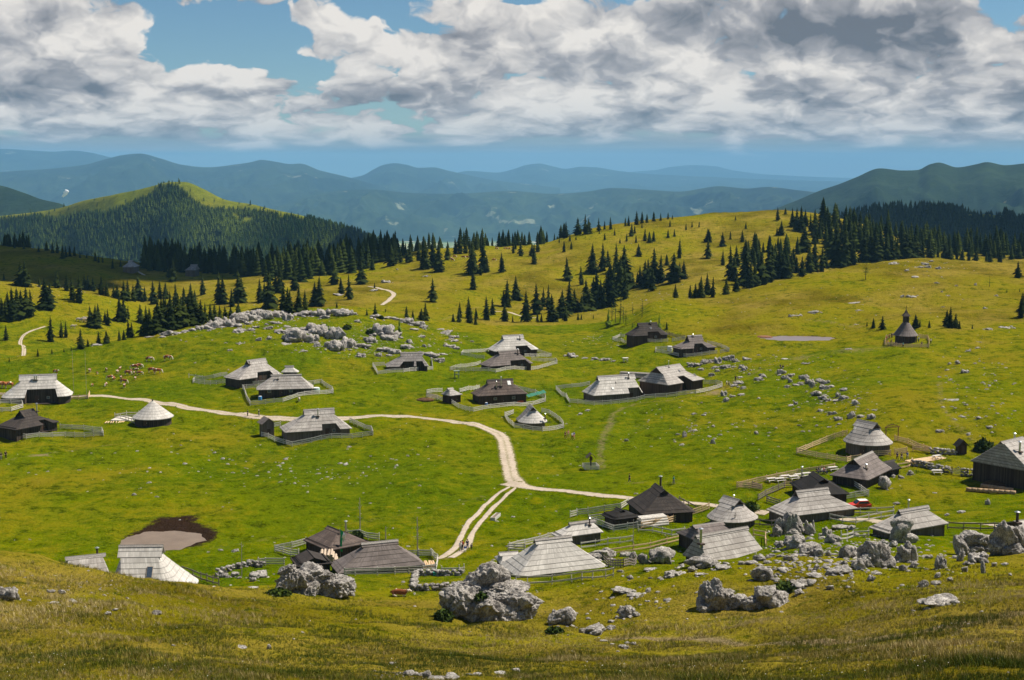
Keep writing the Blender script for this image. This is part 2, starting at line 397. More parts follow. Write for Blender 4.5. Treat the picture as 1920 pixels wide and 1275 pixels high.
# ------------------------------------------------------------------ hills and mountains farther off
def hill(name, crest, matr, foot, back, zfoot=-700, n=(420, 150), spur=(60, 260), bumpy=(6, 60), seed=1, power=1.15, tpad=.06, zback=None):
    t, d, z = curve(crest)
    t = np.array(t); o = np.argsort(t); t = t[o]; d = np.array(d)[o]; z = np.array(z)[o]
    T = np.linspace(t[0], t[-1], n[0]); D = pchip(t, d, T); Z = pchip(t, z, T)
    K = n[1]; s = np.linspace(-1, 1, K)
    X = np.zeros((n[0], K)); Y = np.zeros_like(X); H = np.zeros_like(X)
    for j, q in enumerate(s):
        yy = D+(q*foot if q < 0 else q*back)
        X[:, j] = T*yy; Y[:, j] = yy
        f = (1-abs(q))**power
        zb = zfoot if q < 0 or zback is None else zback
        H[:, j] = zb+(Z-zb)*f
    A = np.abs(s)[None, :]; w = np.clip(A*3.2, 0, 1)*np.clip((1-A)*3, 0, 1)
    H += spur[0]*w*(s < 0)[None, :]*(ridged(X/spur[1], Y/spur[1]*.55, seed, 4)-1.15)
    H += bumpy[0]*np.clip(.04+A*3, 0, 1)*fbm(X/bumpy[1], Y/bumpy[1], seed+3, 3)
    fc = np.arange((n[0]-1)*(K-1)); fc = fc//(K-1)*K+fc % (K-1)
    o = tag(obj(name, npmesh(name, np.stack([X, Y, H], -1).reshape(-1, 3), np.stack([fc, fc+K, fc+K+1, fc+1], 1), smooth=True), matr), kind='structure')
    return dict(X=X, Y=Y, H=H, T=T, s=s, obj=o)
GRASSF = mat('alpine_grass', m_far((.14, .17, .008), (.18, .18, .012), (.16, .13, .05), .01, .74), .95, .05)
DARKF = mat('far_forest', m_far((.010, .024, .008), (.024, .044, .012), (.15, .14, .06), .0022, .72), .95, .05)
BLUEF = mat('valley_forest', m_far((.006, .016, .008), (.036, .056, .016), (.18, .19, .12), .0013, .65), .95, .05)
RIDGEF = mat('distant_forest', m_far((.006, .014, .009), (.030, .048, .018), (.16, .17, .12), .0009, .65), .95, .05)
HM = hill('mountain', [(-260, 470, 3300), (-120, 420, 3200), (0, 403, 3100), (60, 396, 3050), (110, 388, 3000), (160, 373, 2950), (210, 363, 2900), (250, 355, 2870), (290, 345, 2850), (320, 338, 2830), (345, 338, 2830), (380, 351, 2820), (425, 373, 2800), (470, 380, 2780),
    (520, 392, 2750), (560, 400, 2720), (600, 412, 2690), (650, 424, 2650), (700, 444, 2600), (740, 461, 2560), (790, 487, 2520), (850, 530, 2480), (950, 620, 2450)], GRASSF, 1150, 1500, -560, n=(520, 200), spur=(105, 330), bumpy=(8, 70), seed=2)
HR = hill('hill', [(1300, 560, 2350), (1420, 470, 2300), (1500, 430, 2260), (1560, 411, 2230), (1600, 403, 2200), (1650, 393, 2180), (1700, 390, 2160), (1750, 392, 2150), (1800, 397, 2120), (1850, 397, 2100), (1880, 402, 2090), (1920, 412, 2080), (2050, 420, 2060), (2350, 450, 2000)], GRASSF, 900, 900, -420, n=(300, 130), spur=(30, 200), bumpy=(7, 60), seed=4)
hill('mountain', [(1250, 480, 7600), (1370, 425, 7400), (1420, 404, 7300), (1460, 388, 7200), (1500, 372, 7150), (1540, 355, 7100), (1575, 343, 7050), (1605, 331, 7000), (1650, 314, 7000), (1690, 318, 7000), (1720, 317, 7000), (1745, 306, 6950), (1760, 303, 6950), (1795, 312, 6900), (1830, 306, 6900),
    (1850, 302, 6900), (1885, 308, 6900), (1920, 305, 6850), (2050, 298, 6800), (2400, 290, 6700)], DARKF, 3600, 3000, -600, n=(500, 160), spur=(170, 700), bumpy=(18, 170), seed=8)
hill('foothills', [(300, 470, 14500), (420, 420, 15000), (500, 395, 15500), (560, 373, 16000), (640, 357, 16000), (700, 355, 16000), (760, 361, 16000), (850, 363, 16200), (960, 358, 16000), (1030, 363, 15800), (1100, 359, 15500), (1150, 352, 15500), (1220, 356, 15500), (1270, 359, 15300), (1350, 349, 15000),
    (1400, 353, 14800), (1440, 350, 14500), (1500, 357, 14200), (1600, 366, 14000), (1800, 380, 14000), (2300, 390, 14000)], BLUEF, 2700, 3500, -700, n=(700, 170), spur=(190, 1100), bumpy=(22, 330), seed=12, power=.9)
hill('foothills', [(-300, 330, 5600), (-60, 336, 5500), (0, 344, 5400), (40, 356, 5300), (80, 371, 5200), (115, 379, 5150), (150, 400, 5100), (260, 450, 5000)], DARKF, 2200, 2000, -650, n=(160, 90), spur=(60, 500), bumpy=(12, 150), seed=15)
hill('ridge', [(-500, 350, 19000), (0, 322, 19000), (90, 316, 19000), (160, 308, 19000), (200, 297, 19000), (230, 290, 19000), (262, 287, 19000), (300, 296, 19200), (340, 308, 19400), (390, 313, 19600), (440, 308, 19800), (468, 304, 19900), (490, 299, 20000), (520, 303, 20000), (545, 307, 20000),
    (562, 306, 20000), (600, 319, 20200), (650, 331, 20400), (700, 345, 20500), (800, 372, 20500)], RIDGEF, 6000, 4000, -700, n=(500, 120), spur=(230, 1700), bumpy=(25, 500), seed=21, power=1.0)
hill('ridge', [(-600, 275, 30000), (0, 278, 30000), (60, 281, 30000), (100, 283, 30000), (140, 281, 30000), (170, 285, 30000), (200, 292, 30000), (222, 297, 30000), (300, 312, 30000), (420, 330, 30000)], RIDGEF, 8000, 5000, -700, n=(200, 80), spur=(120, 2500), bumpy=(25, 700), seed=25)
hill('ridge', [(560, 352, 25000), (640, 336, 25000), (680, 328, 25000), (700, 317, 25000), (720, 308, 25000), (740, 305, 25000), (762, 308, 25000), (785, 314, 25000), (812, 313, 25000), (840, 319, 25000), (870, 326, 25000), (920, 336, 25000), (1050, 352, 25000)], RIDGEF, 6000, 4000, -700, n=(300, 90), spur=(230, 2000), bumpy=(25, 600), seed=31)
hill('ridge', [(780, 346, 33000), (840, 328, 33000), (880, 320, 33000), (930, 323, 33000), (965, 316, 33000), (985, 309, 33000), (1010, 306, 33000), (1035, 311, 33000), (1060, 316, 33000), (1090, 312, 33000), (1115, 313, 33000), (1160, 320, 33000), (1220, 326, 33000), (1300, 330, 33000), (1500, 338, 33000), (1800, 345, 33000)],
     RIDGEF, 8000, 5000, -700, n=(400, 90), spur=(120, 2500), bumpy=(25, 700), seed=35)
hill('ridge', [(1000, 335, 44000), (1180, 322, 44000), (1230, 318, 44000), (1260, 312, 44000), (1300, 309, 44000), (1340, 311, 44000), (1370, 318, 44000), (1430, 326, 44000), (1550, 332, 44000), (1700, 336, 44000), (2000, 338, 44000)], RIDGEF, 8000, 5000, -700, n=(300, 60), spur=(100, 3500), bumpy=(20, 900), seed=39)
def m_valley(nt, b):
    g = nt.new('ShaderNodeNewGeometry').outputs['Position']
    v = nt.new('ShaderNodeTexVoronoi'); nt.l.new(g, v.inputs['Vector']); v.inputs['Scale'].default_value = .0028
    a = nt.mix(nt.ramp(nt.sep(v.outputs['Color'])[0], .2, .9), (.12, .17, .04), (.34, .33, .14))
    a = nt.mix(nt.ramp(nt.noise(g, .0005, 5), .54, .60), a, (.02, .035, .015))
    a = nt.mix(nt.ramp(nt.noise(g, .006, 3, .8), .60, .66), a, (.62, .52, .45))
    return a, None
m = MB(); m.add([(-45000, 1500, -702), (45000, 1500, -702), (45000, 60000, -702), (-45000, 60000, -702)], [(0, 1, 2, 3)])
tag(m.build('valley_floor', mat('valley_fields', m_valley, .95, .05)), kind='structure')

# ------------------------------------------------------------------ air
m = MB(); m.box((0, 29700, (-705+330)/2), (92000, 61400, 705+330))
hz = tag(m.build('haze', None), kind='stuff')
hm = bpy.data.materials.new('haze'); hm.use_nodes = True
hm.node_tree.nodes.remove(hm.node_tree.nodes['Principled BSDF'])
pv = hm.node_tree.nodes.new('ShaderNodeVolumePrincipled')
pv.inputs['Color'].default_value = (.26, .56, .90, 1); pv.inputs['Density'].default_value = 3.9e-5; pv.inputs['Anisotropy'].default_value = 0.0
hm.node_tree.links.new(pv.outputs[0], hm.node_tree.nodes['Material Output'].inputs['Volume'])
hz.data.materials.append(hm)

# ------------------------------------------------------------------ sun, sky, camera
SUN_EL, SUN_AZ = R(57), R(68)          # azimuth from +Y towards +X
SD = Vector((math.sin(SUN_AZ)*math.cos(SUN_EL), math.cos(SUN_AZ)*math.cos(SUN_EL), math.sin(SUN_EL)))
L = bpy.data.lights.new('sun', 'SUN'); L.energy = 5.0; L.angle = R(.5); L.color = (1, .93, .80)
lo = bpy.data.objects.new('sun', L); link(lo); lo.rotation_euler = SD.to_track_quat('Z', 'Y').to_euler()
cam = bpy.data.cameras.new('camera'); cam.lens = 36*F/1920; cam.sensor_width = 36; cam.clip_start = .5; cam.clip_end = 120000
co = bpy.data.objects.new('camera', cam); link(co); co.location = (0, 0, HC); co.rotation_euler = (math.pi/2-PITCH, 0, 0); scene.camera = co
scene.view_settings.view_transform = 'Standard'; scene.view_settings.look = 'None'; scene.view_settings.exposure = .5; scene.view_settings.gamma = 1
cy = scene.cycles; cy.use_denoising = True; cy.denoiser = 'OPENIMAGEDENOISE'; cy.max_bounces = 6; cy.volume_bounces = 1; cy.diffuse_bounces = 3
cy.use_adaptive_sampling = True; cy.adaptive_threshold = .015; cy.volume_step_rate = 4
# ------------------------------------------------------------------ shingle huts
def m_shingle(light, dark, moss=0.0, plank=.32, spread=.8):
    def fn(nt, b):
        uv = nt.new('ShaderNodeUVMap').outputs[0]; x, y, _ = nt.sep(uv)
        g = nt.new('ShaderNodeNewGeometry').outputs['Position']
        row = nt.math('FLOOR', y)
        cellx = nt.math('FLOOR', nt.math('DIVIDE', nt.math('ADD', x, nt.math('MULTIPLY', row, .37)), plank))
        wn = nt.new('ShaderNodeTexWhiteNoise'); wn.noise_dimensions = '2D'
        nt.l.new(nt.comb(cellx, row, 0), wn.inputs['Vector'])
        rnd = wn.outputs['Value']
        rw = nt.new('ShaderNodeTexWhiteNoise'); rw.noise_dimensions = '1D'; nt.l.new(row, rw.inputs['W'])
        c = nt.mix(nt.math('MULTIPLY', rnd, spread), light, dark)
        big = nt.noise(g, .5, 4, .65)
        c = nt.mix(nt.ramp(big, .40, .66, 0, .75), c, dark)
        c = nt.mix(nt.ramp(rw.outputs['Value'], 0, 1, 0, .22), c, dark)
        streak = nt.noise(nt.comb(nt.math('MULTIPLY', x, 5.0), nt.math('MULTIPLY', y, .35), 0), 1.0, 4, .7)
        c = nt.mix(nt.ramp(streak, .48, .72, 0, .5), c, dark)
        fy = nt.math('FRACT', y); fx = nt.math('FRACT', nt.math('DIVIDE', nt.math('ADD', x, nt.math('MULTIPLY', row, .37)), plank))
        # lap shadow painted in under each course, and the open joint between boards
        lap_shade = nt.ramp(fy, .0, .09, .7, 0); jx = nt.ramp(fx, .0, .10, .5, 0)
        c = nt.mix(nt.math('MAXIMUM', lap_shade, jx), c, [q*.22 for q in dark])
        return c, nt.bump(nt.math('ADD', fx, nt.math('MULTIPLY', rnd, .8)), .25, .04)
    return fn
def m_plank(c0, c1):
    def fn(nt, b):
        g = nt.new('ShaderNodeTexCoord').outputs['Object']; x, y, z = nt.sep(g)
        s = nt.math('ADD', x, nt.math('MULTIPLY', y, 1.0))
        k = nt.math('FLOOR', nt.math('MULTIPLY', s, 4.2))
        wn = nt.new('ShaderNodeTexWhiteNoise'); wn.noise_dimensions = '1D'; nt.l.new(k, wn.inputs['W'])
        c = nt.mix(wn.outputs['Value'], c0, c1)
        c = nt.mix(nt.ramp(nt.noise(nt.comb(nt.math('MULTIPLY', s, 6), nt.math('MULTIPLY', z, .6), 0), 1.2, 4), .4, .7, 0, .6), c, c0)
        c = nt.mix(nt.ramp(nt.math('FRACT', nt.math('MULTIPLY', s, 4.2)), 0, .12, .8, 0), c, [q*.2 for q in c0])
        return c, None
    return fn
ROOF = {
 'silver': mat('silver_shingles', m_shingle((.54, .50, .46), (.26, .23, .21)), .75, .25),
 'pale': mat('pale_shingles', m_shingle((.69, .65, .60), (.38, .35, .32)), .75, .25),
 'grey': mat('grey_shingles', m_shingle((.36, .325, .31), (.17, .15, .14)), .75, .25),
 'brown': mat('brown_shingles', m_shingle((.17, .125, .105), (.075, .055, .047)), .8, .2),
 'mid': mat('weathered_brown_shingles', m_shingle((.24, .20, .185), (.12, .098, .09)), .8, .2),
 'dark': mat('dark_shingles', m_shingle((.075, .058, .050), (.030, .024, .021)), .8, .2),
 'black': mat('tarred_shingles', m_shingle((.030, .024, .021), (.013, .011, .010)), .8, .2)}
WALL = {'dark': mat('dark_planks', m_plank((.042, .030, .023), (.10, .076, .06)), .85, .15),
        'grey': mat('weathered_planks', m_plank((.11, .085, .068), (.20, .165, .14)), .85, .15),
        'brown': mat('brown_planks', m_plank((.05, .032, .022), (.10, .065, .045)), .85, .15)}
M_METAL = simple('stainless_pipe', (.55, .56, .58), .3, .5, .9); M_RUST = simple('sooty_chimney', (.07, .045, .035), .8)
M_GLASS = simple('window_glass', (.10, .12, .14), .1, .6); M_FRAME = simple('pale_frame_wood', (.34, .28, .22), .7)
M_DOOR = simple('door_wood', (.075, .040, .026), .7); M_WHITE = simple('white_paint', (.75, .74, .72), .5)
M_SOLAR = simple('solar_glass', (.05, .07, .10), .15, .6); M_OLD = simple('grey_timber', (.30, .265, .235), .85, var=.3)
M_NEW = simple('fresh_timber', (.62, .43, .23), .75, var=.2); M_DKT = simple('dark_timber', (.07, .052, .042), .85, var=.3)
M_BOARD = simple('ridge_boards', (.26, .235, .215), .8, var=.3); M_BOARDD = simple('dark_ridge_boards', (.04, .032, .028), .8, var=.3)

def eave_loop(x0, x1, hw, r, cuts, nside=7):
    """closed outline, starting at the front left; returns points, outward normals and where each point meets the upper rectangle"""
    r = min(r, hw-.01, (x1-x0)/2-.01)
    P = []
    a, b = x0+r, x1-r
    xs = sorted(set([a, b]+[min(max(c, a), b) for c in cuts]+list(np.linspace(a, b, 4))))
    for x in xs: P.append((x, -hw, 0, -1, ('f', (x-a)/(b-a+1e-9))))
    na = max(2, nside)
    L = [math.pi/2*r, 2*(hw-r), math.pi/2*r]; tot = sum(L)+1e-9
    def corner(cx, cy, a0, s0, side):
        for i in range(1, na+1):
            t = a0+math.pi/2*i/na
            P.append((cx+r*math.cos(t), cy+r*math.sin(t), math.cos(t), math.sin(t), (side, (s0+L[0]*i/na)/tot)))
    corner(x1-r, -hw+r, -math.pi/2, 0, 'r')
    corner(x1-r, hw-r, 0, L[0]+L[1], 'r') if L[1] < .05 else (P.append((x1, hw-r, 1, 0, ('r', (L[0]+L[1])/tot))), corner(x1-r, hw-r, 0, L[0]+L[1], 'r'))
    for x in np.linspace(b, a, 4)[1:]: P.append((x, hw, 0, 1, ('b', (x-a)/(b-a+1e-9))))
    corner(x0+r, hw-r, math.pi/2, 0, 'l')
    if L[1] >= .05: P.append((x0, -hw+r, -1, 0, ('l', (L[0]+L[1])/tot)))
    corner(x0+r, -hw+r, math.pi, L[0]+L[1], 'l')
    P.pop()
    return P
def make_hut(name, label, cat, loc, rot, Lr, eL, eR, W, Hr, he=1.9, fg=.74, r=.4, roof='silver', wall='dark', cut=None, group=None, ov=.45, chim=(), win=(), door=(), sky=(), course=.85, roof2=None, ground_drop=2.5, frontlift=0):
    """cut = list of (x0, x1, ztop) openings in the front slope, x in metres along the eave; the roof is lifted clear of the wall there"""
    T = thing(name, label, cat, loc, rot, group)
    hw = W/2; x0, x1 = -Lr/2-eL, Lr/2+eR
    hg = he+(Hr-he)*fg; wg = hw*(Hr-hg)/(Hr-he)
    cuts = sorted([c for k in (cut or ()) for c in k[:2]])
    P = eave_loop(x0, x1, hw, r, cuts)
    N = len(P)
    up = []
    for p in P:
        s, q = p[4]
        if s == 'f': up.append((-Lr/2+Lr*q, -wg))
        elif s == 'r': up.append((Lr/2, -wg+2*wg*q))
        elif s == 'b': up.append((-Lr/2+Lr*q, wg))
        else: up.append((-Lr/2, wg-2*wg*q))
    slope = math.hypot(hw-wg, hg-he); nc = max(2, round(slope/course)); tk = [k/nc for k in range(nc+1)]
    ucum = [0]
    for i in range(N):
        a, b = P[i], P[(i+1) % N]; ucum.append(ucum[-1]+math.hypot(a[0]-b[0], a[1]-b[1]))
    V = []; Fc = []; UV = []; MI = []
    def quad(vs, uvs, mi=0):
        b = len(V); V.extend(vs); Fc.append(tuple(range(b, b+len(vs)))); UV.extend(uvs); MI.append(mi)
    def pos(i, t, o, dz=0):
        p = P[i % N]; q = up[i % N]
        fl = (1-t)*.0
        x = p[0]*(1-t)+q[0]*t+p[2]*o; y = p[1]*(1-t)+q[1]*t+p[3]*o
        # slight kick-out of the lowest courses, as on bent shingle roofs
        z = he+(hg-he)*t-.05*math.sin(math.pi*t)+dz
        return (x, y, z)
    def iscut(i, k):
        if P[i % N][4][0] != 'f' or P[(i+1) % N][4][0] != 'f': return False
        xm = (P[i][0]+P[(i+1) % N][0])/2
        for c in (cut or ()):
            if c[0]-.01 < xm < c[1]+.01 and he+(hg-he)*(tk[k]+tk[k+1])/2 < c[2]: return True
        return False
    rr = random.Random(label)
    jit = [rr.uniform(-.03, .03) for _ in range(nc+1)]
    lip = .055
    for k in range(nc):
        for i in range(N):
            if iscut(i, k): continue
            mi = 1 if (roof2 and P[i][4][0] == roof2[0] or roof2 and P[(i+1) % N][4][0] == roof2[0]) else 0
            a, b = pos(i, tk[k], lip+jit[k], 0), pos(i+1, tk[k], lip+jit[k], 0)
            c, d = pos(i+1, tk[k+1], .0, .02), pos(i, tk[k+1], .0, .02)
            quad([a, b, c, d], [(ucum[i], k), (ucum[i+1], k), (ucum[i+1], k+.97), (ucum[i], k+.97)], mi)
            # thickness of the course's lower edge and its underside
            zz = -.09 if k else -.14
            a2, b2 = pos(i, tk[k], lip+jit[k], zz), pos(i+1, tk[k], lip+jit[k], zz)
            quad([a2, b2, b, a], [(ucum[i], k+.02), (ucum[i+1], k+.02), (ucum[i+1], k+.02), (ucum[i], k+.02)], mi)
            a3, b3 = pos(i, tk[k], -.45 if k == 0 else -.1, .3 if k == 0 else .05), pos(i+1, tk[k], -.45 if k == 0 else -.1, .3 if k == 0 else .05)
            quad([a3, b3, b2, a2], [(ucum[i], k+.02)]*4, mi)
    # upper saddle
    X = Lr/2+ov
    if fg < .985:
        sl = math.hypot(wg, Hr-hg); ng = max(1, round(sl/course))
        for s in (-1, 1):
            for k in range(ng):
                t0, t1 = k/ng, (k+1)/ng
                y0, z0 = s*(wg*(1-t0)+lip), hg+(Hr-hg)*t0+.03; y1, z1 = s*wg*(1-t1), hg+(Hr-hg)*t1+.05
                xa, xb = (-X, X) if s < 0 else (X, -X)
                quad([(xa, y0, z0), (xb, y0, z0), (xb, y1, z1), (xa, y1, z1)], [(xa, nc+k), (xb, nc+k), (xb, nc+k+.97), (xa, nc+k+.97)])
                quad([(xa, y0, z0-.1), (xb, y0, z0-.1), (xb, y0, z0), (xa, y0, z0)], [(xa, nc+k+.02)]*4)
            # underside of the saddle, so that the overhang has a thickness
            quad([(X, s*wg, hg-.07), (-X, s*wg, hg-.07), (-X, 0, Hr-.07), (X, 0, Hr-.07)][::s], [(0, .02)]*4)
            for e in (-1, 1):
                quad([(e*X, s*wg, hg-.1), (e*X, 0, Hr-.1), (e*X, 0, Hr+.05), (e*X, s*(wg+lip), hg+.03)], [(0, .02)]*4)
    me = bpy.data.meshes.new('roof'); me.from_pydata(V, [], Fc)
    uvl = me.uv_layers.new(name='UVMap'); uvl.data.foreach_set('uv', np.array(UV, np.float32).ravel())
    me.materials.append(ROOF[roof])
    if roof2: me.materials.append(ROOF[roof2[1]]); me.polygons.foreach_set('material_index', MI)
    ro = obj('roof', me, None, T)
    dk = roof in ('dark', 'black', 'brown')
    if Lr > 1:
        m = MB(); 
        for s in (-1, 1): m.add([(-X-.05, s*.02, Hr+.10), (X+.05, s*.02, Hr+.10), (X+.05, s*.34, Hr-.17), (-X-.05, s*.34, Hr-.17)], [(0, 1, 2, 3)])
        m.box((0, 0, Hr+.08), (2*X+.1, .10, .10)); m.build('ridge_board', M_BOARDD if dk else M_BOARD, ro)
    if fg < .985:
        for e in (-1, 1):
            xx = e*(Lr/2+.06); m = MB()
            m.add([(xx, -wg, hg-.05), (xx, wg, hg-.05), (xx, 0, Hr-.08)], [(0, 1, 2)])
            m.build('gable', WALL['dark' if dk or wall == 'dark' else 'brown'], T)
    else:
        m = MB(); m.tube((0, 0, Hr-.15), (0, 0, Hr+.35), .22 if Lr < 1 else .1, .1, 8); m.build('finial', M_DKT, ro)
    # walls: the outline drawn in, open where the roof is cut back
    m = MB(); ins = .55
    W_ = [(p[0]-p[2]*ins, p[1]-p[3]*ins) for p in P]
    for i in range(N):
        if iscut(i, 0): continue
        a, b = W_[i], W_[(i+1) % N]
        m.add([(a[0], a[1], -ground_drop), (b[0], b[1], -ground_drop), (b[0], b[1], he+.32), (a[0], a[1], he+.32)], [(0, 1, 2, 3)])
    m.build('wall', WALL[wall], T)
    for c in (cut or ()):
        kk = [k for k in range(nc) if he+(hg-he)*(tk[k]+tk[k+1])/2 < c[2]]
        if not kk: continue
        tt = tk[kk[-1]+1]; zt = he+(hg-he)*tt; yy = -(hw*(1-tt)+wg*tt)+.25
        fa = (c[0]-x0-min(r, hw))/(x1-x0-2*min(r, hw)+1e-9); fb = (c[1]-x0-min(r, hw))/(x1-x0-2*min(r, hw)+1e-9)
        xa = c[0]*(1-tt)+(-Lr/2+Lr*min(max(fa, 0), 1))*tt; xb = c[1]*(1-tt)+(-Lr/2+Lr*min(max(fb, 0), 1))*tt
        m = MB()
        m.add([(min(xa, c[0]), yy, -ground_drop), (max(xb, c[1]), yy, -ground_drop), (max(xb, c[1]), yy, zt+.05), (min(xa, c[0]), yy, zt+.05)], [(0, 1, 2, 3)])
        for xe, xt in ((c[0], xa), (c[1], xb)):
            m.add([(xe, -hw+ins, -ground_drop), (xe, yy, -ground_drop), (xt, yy, zt), (xe, -hw+ins, he+.1)], [(0, 1, 2, 3)])
        m.add([(c[0]-.1, -hw+.2, .12), (c[1]+.1, -hw+.2, .12), (c[1]+.1, yy, .12), (c[0]-.1, yy, .12)], [(0, 1, 2, 3)])
        m.build('porch', WALL[wall], T)
        c_ = (c, yy)
        if len(c) > 3 and 'd' in c[3]:
            xm = c[0]+(c[1]-c[0])*.35; m = MB(); m.box((xm, yy-.05, 1.05), (1.0, .08, 2.0)); d = m.build('door', M_DOOR, T)
            m = MB(); m.box((xm+.38, yy-.12, 1.05), (.05, .07, .16)); m.build('handle', M_METAL, d)
        if len(c) > 3 and 'w' in c[3]:
            xm = c[0]+(c[1]-c[0])*.7; m = MB(); m.box((xm, yy-.04, 1.45), (.8, .07, .7)); f = m.build('window', M_FRAME, T)
            m = MB(); m.box((xm, yy-.06, 1.45), (.62, .07, .52)); m.build('pane', M_GLASS, f)
    yw = -hw+ins
    for x, z, ww, hh in win:
        m = MB(); m.box((x, yw-.03, z), (ww, .08, hh)); f = m.build('window', M_FRAME, T)
        m = MB(); m.box((x, yw-.05, z), (ww-.2, .08, hh-.2)); m.build('pane', M_GLASS, f)
    for x, ww, hh in door:
        m = MB(); m.box((x, yw-.03, hh/2), (ww, .08, hh)); d = m.build('door', M_DOOR, T)
        m = MB(); m.box((x+ww*.35, yw-.1, hh/2), (.05, .07, .16)); m.build('handle', M_METAL, d)
    def zroof(x, y): return Hr-(Hr-he)*abs(y)/hw
    for x, y, h, rr_, mm in chim:
        z = min(zroof(x, y), Hr)
        m = MB(); h *= .72; m.tube((x, y, z-.5), (x, y, z+h), rr_, rr_, 10); c_ = m.build('chimney', M_METAL if mm == 'm' else M_RUST, T, smooth=False)
        m = MB(); m.tube((x, y, z+h+.12), (x, y, z+h+.25), rr_*2.1, rr_*.6, 10)
        for q in (-1, 1): m.tube((x+q*rr_*.8, y, z+h-.02), (x+q*rr_*.8, y, z+h+.15), .02, .02, 4)
        m.build('cap', M_METAL, c_)
        m = MB(); m.box((x, y-.1, z+.05), (rr_*4.2, rr_*4.5, .22)); m.build('flashing', M_RUST, c_)
    for x, t, ww, ll, mm in sky:
        y = -hw*(1-t); z = zroof(0, y); an = math.atan2(Hr-he, hw)
        MM = Matrix.Translation((x, y, z+.10)) @ Matrix.Rotation(an, 4, 'X')
        m = MB(); m.box((0, 0, 0), (ww, ll, .10), M=MM); s = m.build('skylight' if mm != 's' else 'solar_panel', M_FRAME if mm != 'x' else M_WHITE, T)
        m = MB(); m.box((0, 0, .03), (ww-.16, ll-.16, .10), M=MM); m.build('pane', {'g': M_GLASS, 's': M_SOLAR, 'x': M_WHITE}[mm], s)
    return T

def hut(label, r1, r2, Hr, uL, uR, vE, W=None, eL=None, eR=None, he=1.9, name='shingle_hut', group=None, cat='hut', d=None, cut=None, pitch=1.15, fixed=False, **kw):
    """ridge ends, outer eave edges and front eave height as read in the photo; solved for a real hut standing on the land"""
    um, vm = (r1[0]+r2[0])/2, (r1[1]+r2[1])/2
    def onplane(u, v, z):
        a, b, c = pdir(u, v); k = (z-HC)/c
        return Vector((a*k, b*k, z))
    g0 = ground(pt(um, vm, d)[0], d) if d is not None else at(um, vE+4, dmin=205 if vE > 900 else 45).z
    st = {}
    rr = kw.get('r', .4)
    def place(Hr_):
        g = g0
        if d is None:
            for it in range(10):
                p = onplane(um, vm, g+Hr_); p.y = max(p.y, 60); g = .5*g+.5*ground(p.x, p.y)
        else: g = pt(um, vm, d)[2]-Hr_
        A = onplane(*r1, g+Hr_); B = onplane(*r2, g+Hr_)
        Lr = (B-A).length-2*.55*(1 if (B-A).length > 2 else 0)
        st.update(g=g, M=(A+B)/2, Lr=max(Lr, .3), rot=math.atan2(B.y-A.y, B.x-A.x) if (B-A).length > .6 else 0, Hr=Hr_, W=W or 2*(Hr_-he)/pitch)
    def ext(a, b, w):
        Lr = st['Lr']; M = st['M']
        P = eave_loop(-Lr/2-a, Lr/2+b, w/2, rr, [])
        c, s = math.cos(st['rot']), math.sin(st['rot'])
        pr = [proj(M.x+c*x-s*y, M.y+s*x+c*y, st['g']+he) for x, y, *_ in P]
        us = [q[0] for q in pr]; vs = [q[1] for q in pr]
        return min(us), max(us), max(vs)
    def bis(f, lo, hi):
        for _ in range(22):
            mid = (lo+hi)/2
            if f(mid): hi = mid
            else: lo = mid
        return (lo+hi)/2
    a = eL if eL is not None else 2.; b = eR if eR is not None else 2.
    place(Hr)
    for it in range(3):
        if not fixed and d is None:
            def f(h):
                place(h); return ext(a, b, st['W'])[2] > vE
            place(bis(f, max(2.6, he+1), 11))
        if eL is None: a = bis(lambda q: ext(q, b, st['W'])[0] < uL, .3, 9)
        if eR is None: b = bis(lambda q: ext(a, q, st['W'])[1] > uR, .3, 9)
    Hr = st['Hr']; Lr = st['Lr']; M = st['M']; rot = st['rot']; g = st['g']; w = st['W']
    print('HUT %-40s d=%5.0f Hr=%4.1f g=%5.1f gr=%5.1f rot=%4.0f Lr=%4.1f eL=%4.1f eR=%4.1f W=%4.1f' % (label[:40], M.y, Hr, g, ground(M.x, M.y), math.degrees(rot), Lr, a, b, w))
    x0, x1 = -Lr/2-a, Lr/2+b; D = x1-x0
    cc = [(x0+c[0]*D, x0+c[1]*D, he+(Hr-he)*.36 if c[2] < 4 else he+(Hr-he)*.42)+tuple(c[3:]) for c in cut] if cut else None
    for k in ('win', 'door', 'sky'):
        if k in kw: kw[k] = [(x0+q[0]*D,)+tuple(q[1:]) for q in kw[k]]
    if 'chim' in kw: kw['chim'] = [(x0+q[0]*D, q[1]*w/2)+tuple(q[2:]) for q in kw['chim']]
    T = make_hut(name, label, cat, (M.x, M.y, g), rot, Lr, a, b, w, Hr, he=he, cut=cc, group=group, **kw)
    HUTS.append((label, M.x, M.y, max(D, w)/2, g)); return T
HUTS = []
G1 = 'shingled herders huts on the plateau'
hut('large pale shingled hut with wide open porch behind fresh timber fence, far left', (35, 703.5), (107, 701), 6.3, 3, 137, 747, cut=[(.34, .80, 3.3, 'dw')], chim=[(.47, -.25, 1.6, .16, 'm'), (.50, -.25, 1.6, .16, 'm')], roof='pale', r=3.0, group=G1)
hut('dark brown hut with a silver pipe, below the large pale hut at the left edge', (36, 771), (64, 766), 6.2, -10, 111, 806, W=8.0, cut=[(.62, .84, 3.2, 'd')], chim=[(.68, -.2, 2.6, .16, 'm')], roof='dark', r=.5, fg=.6, group=G1)
hut('round white shingled cone hut standing alone beside the gravel road', (285.5, 751), (286.5, 751), 5.6, 253, 329, 787.5, W=9.8, eL=4.75, eR=4.75, he=1.5, roof='pale', wall='dark', r=4.9, fg=.99, ov=.1, door=[(.42, .9, 1.3)], group=G1)
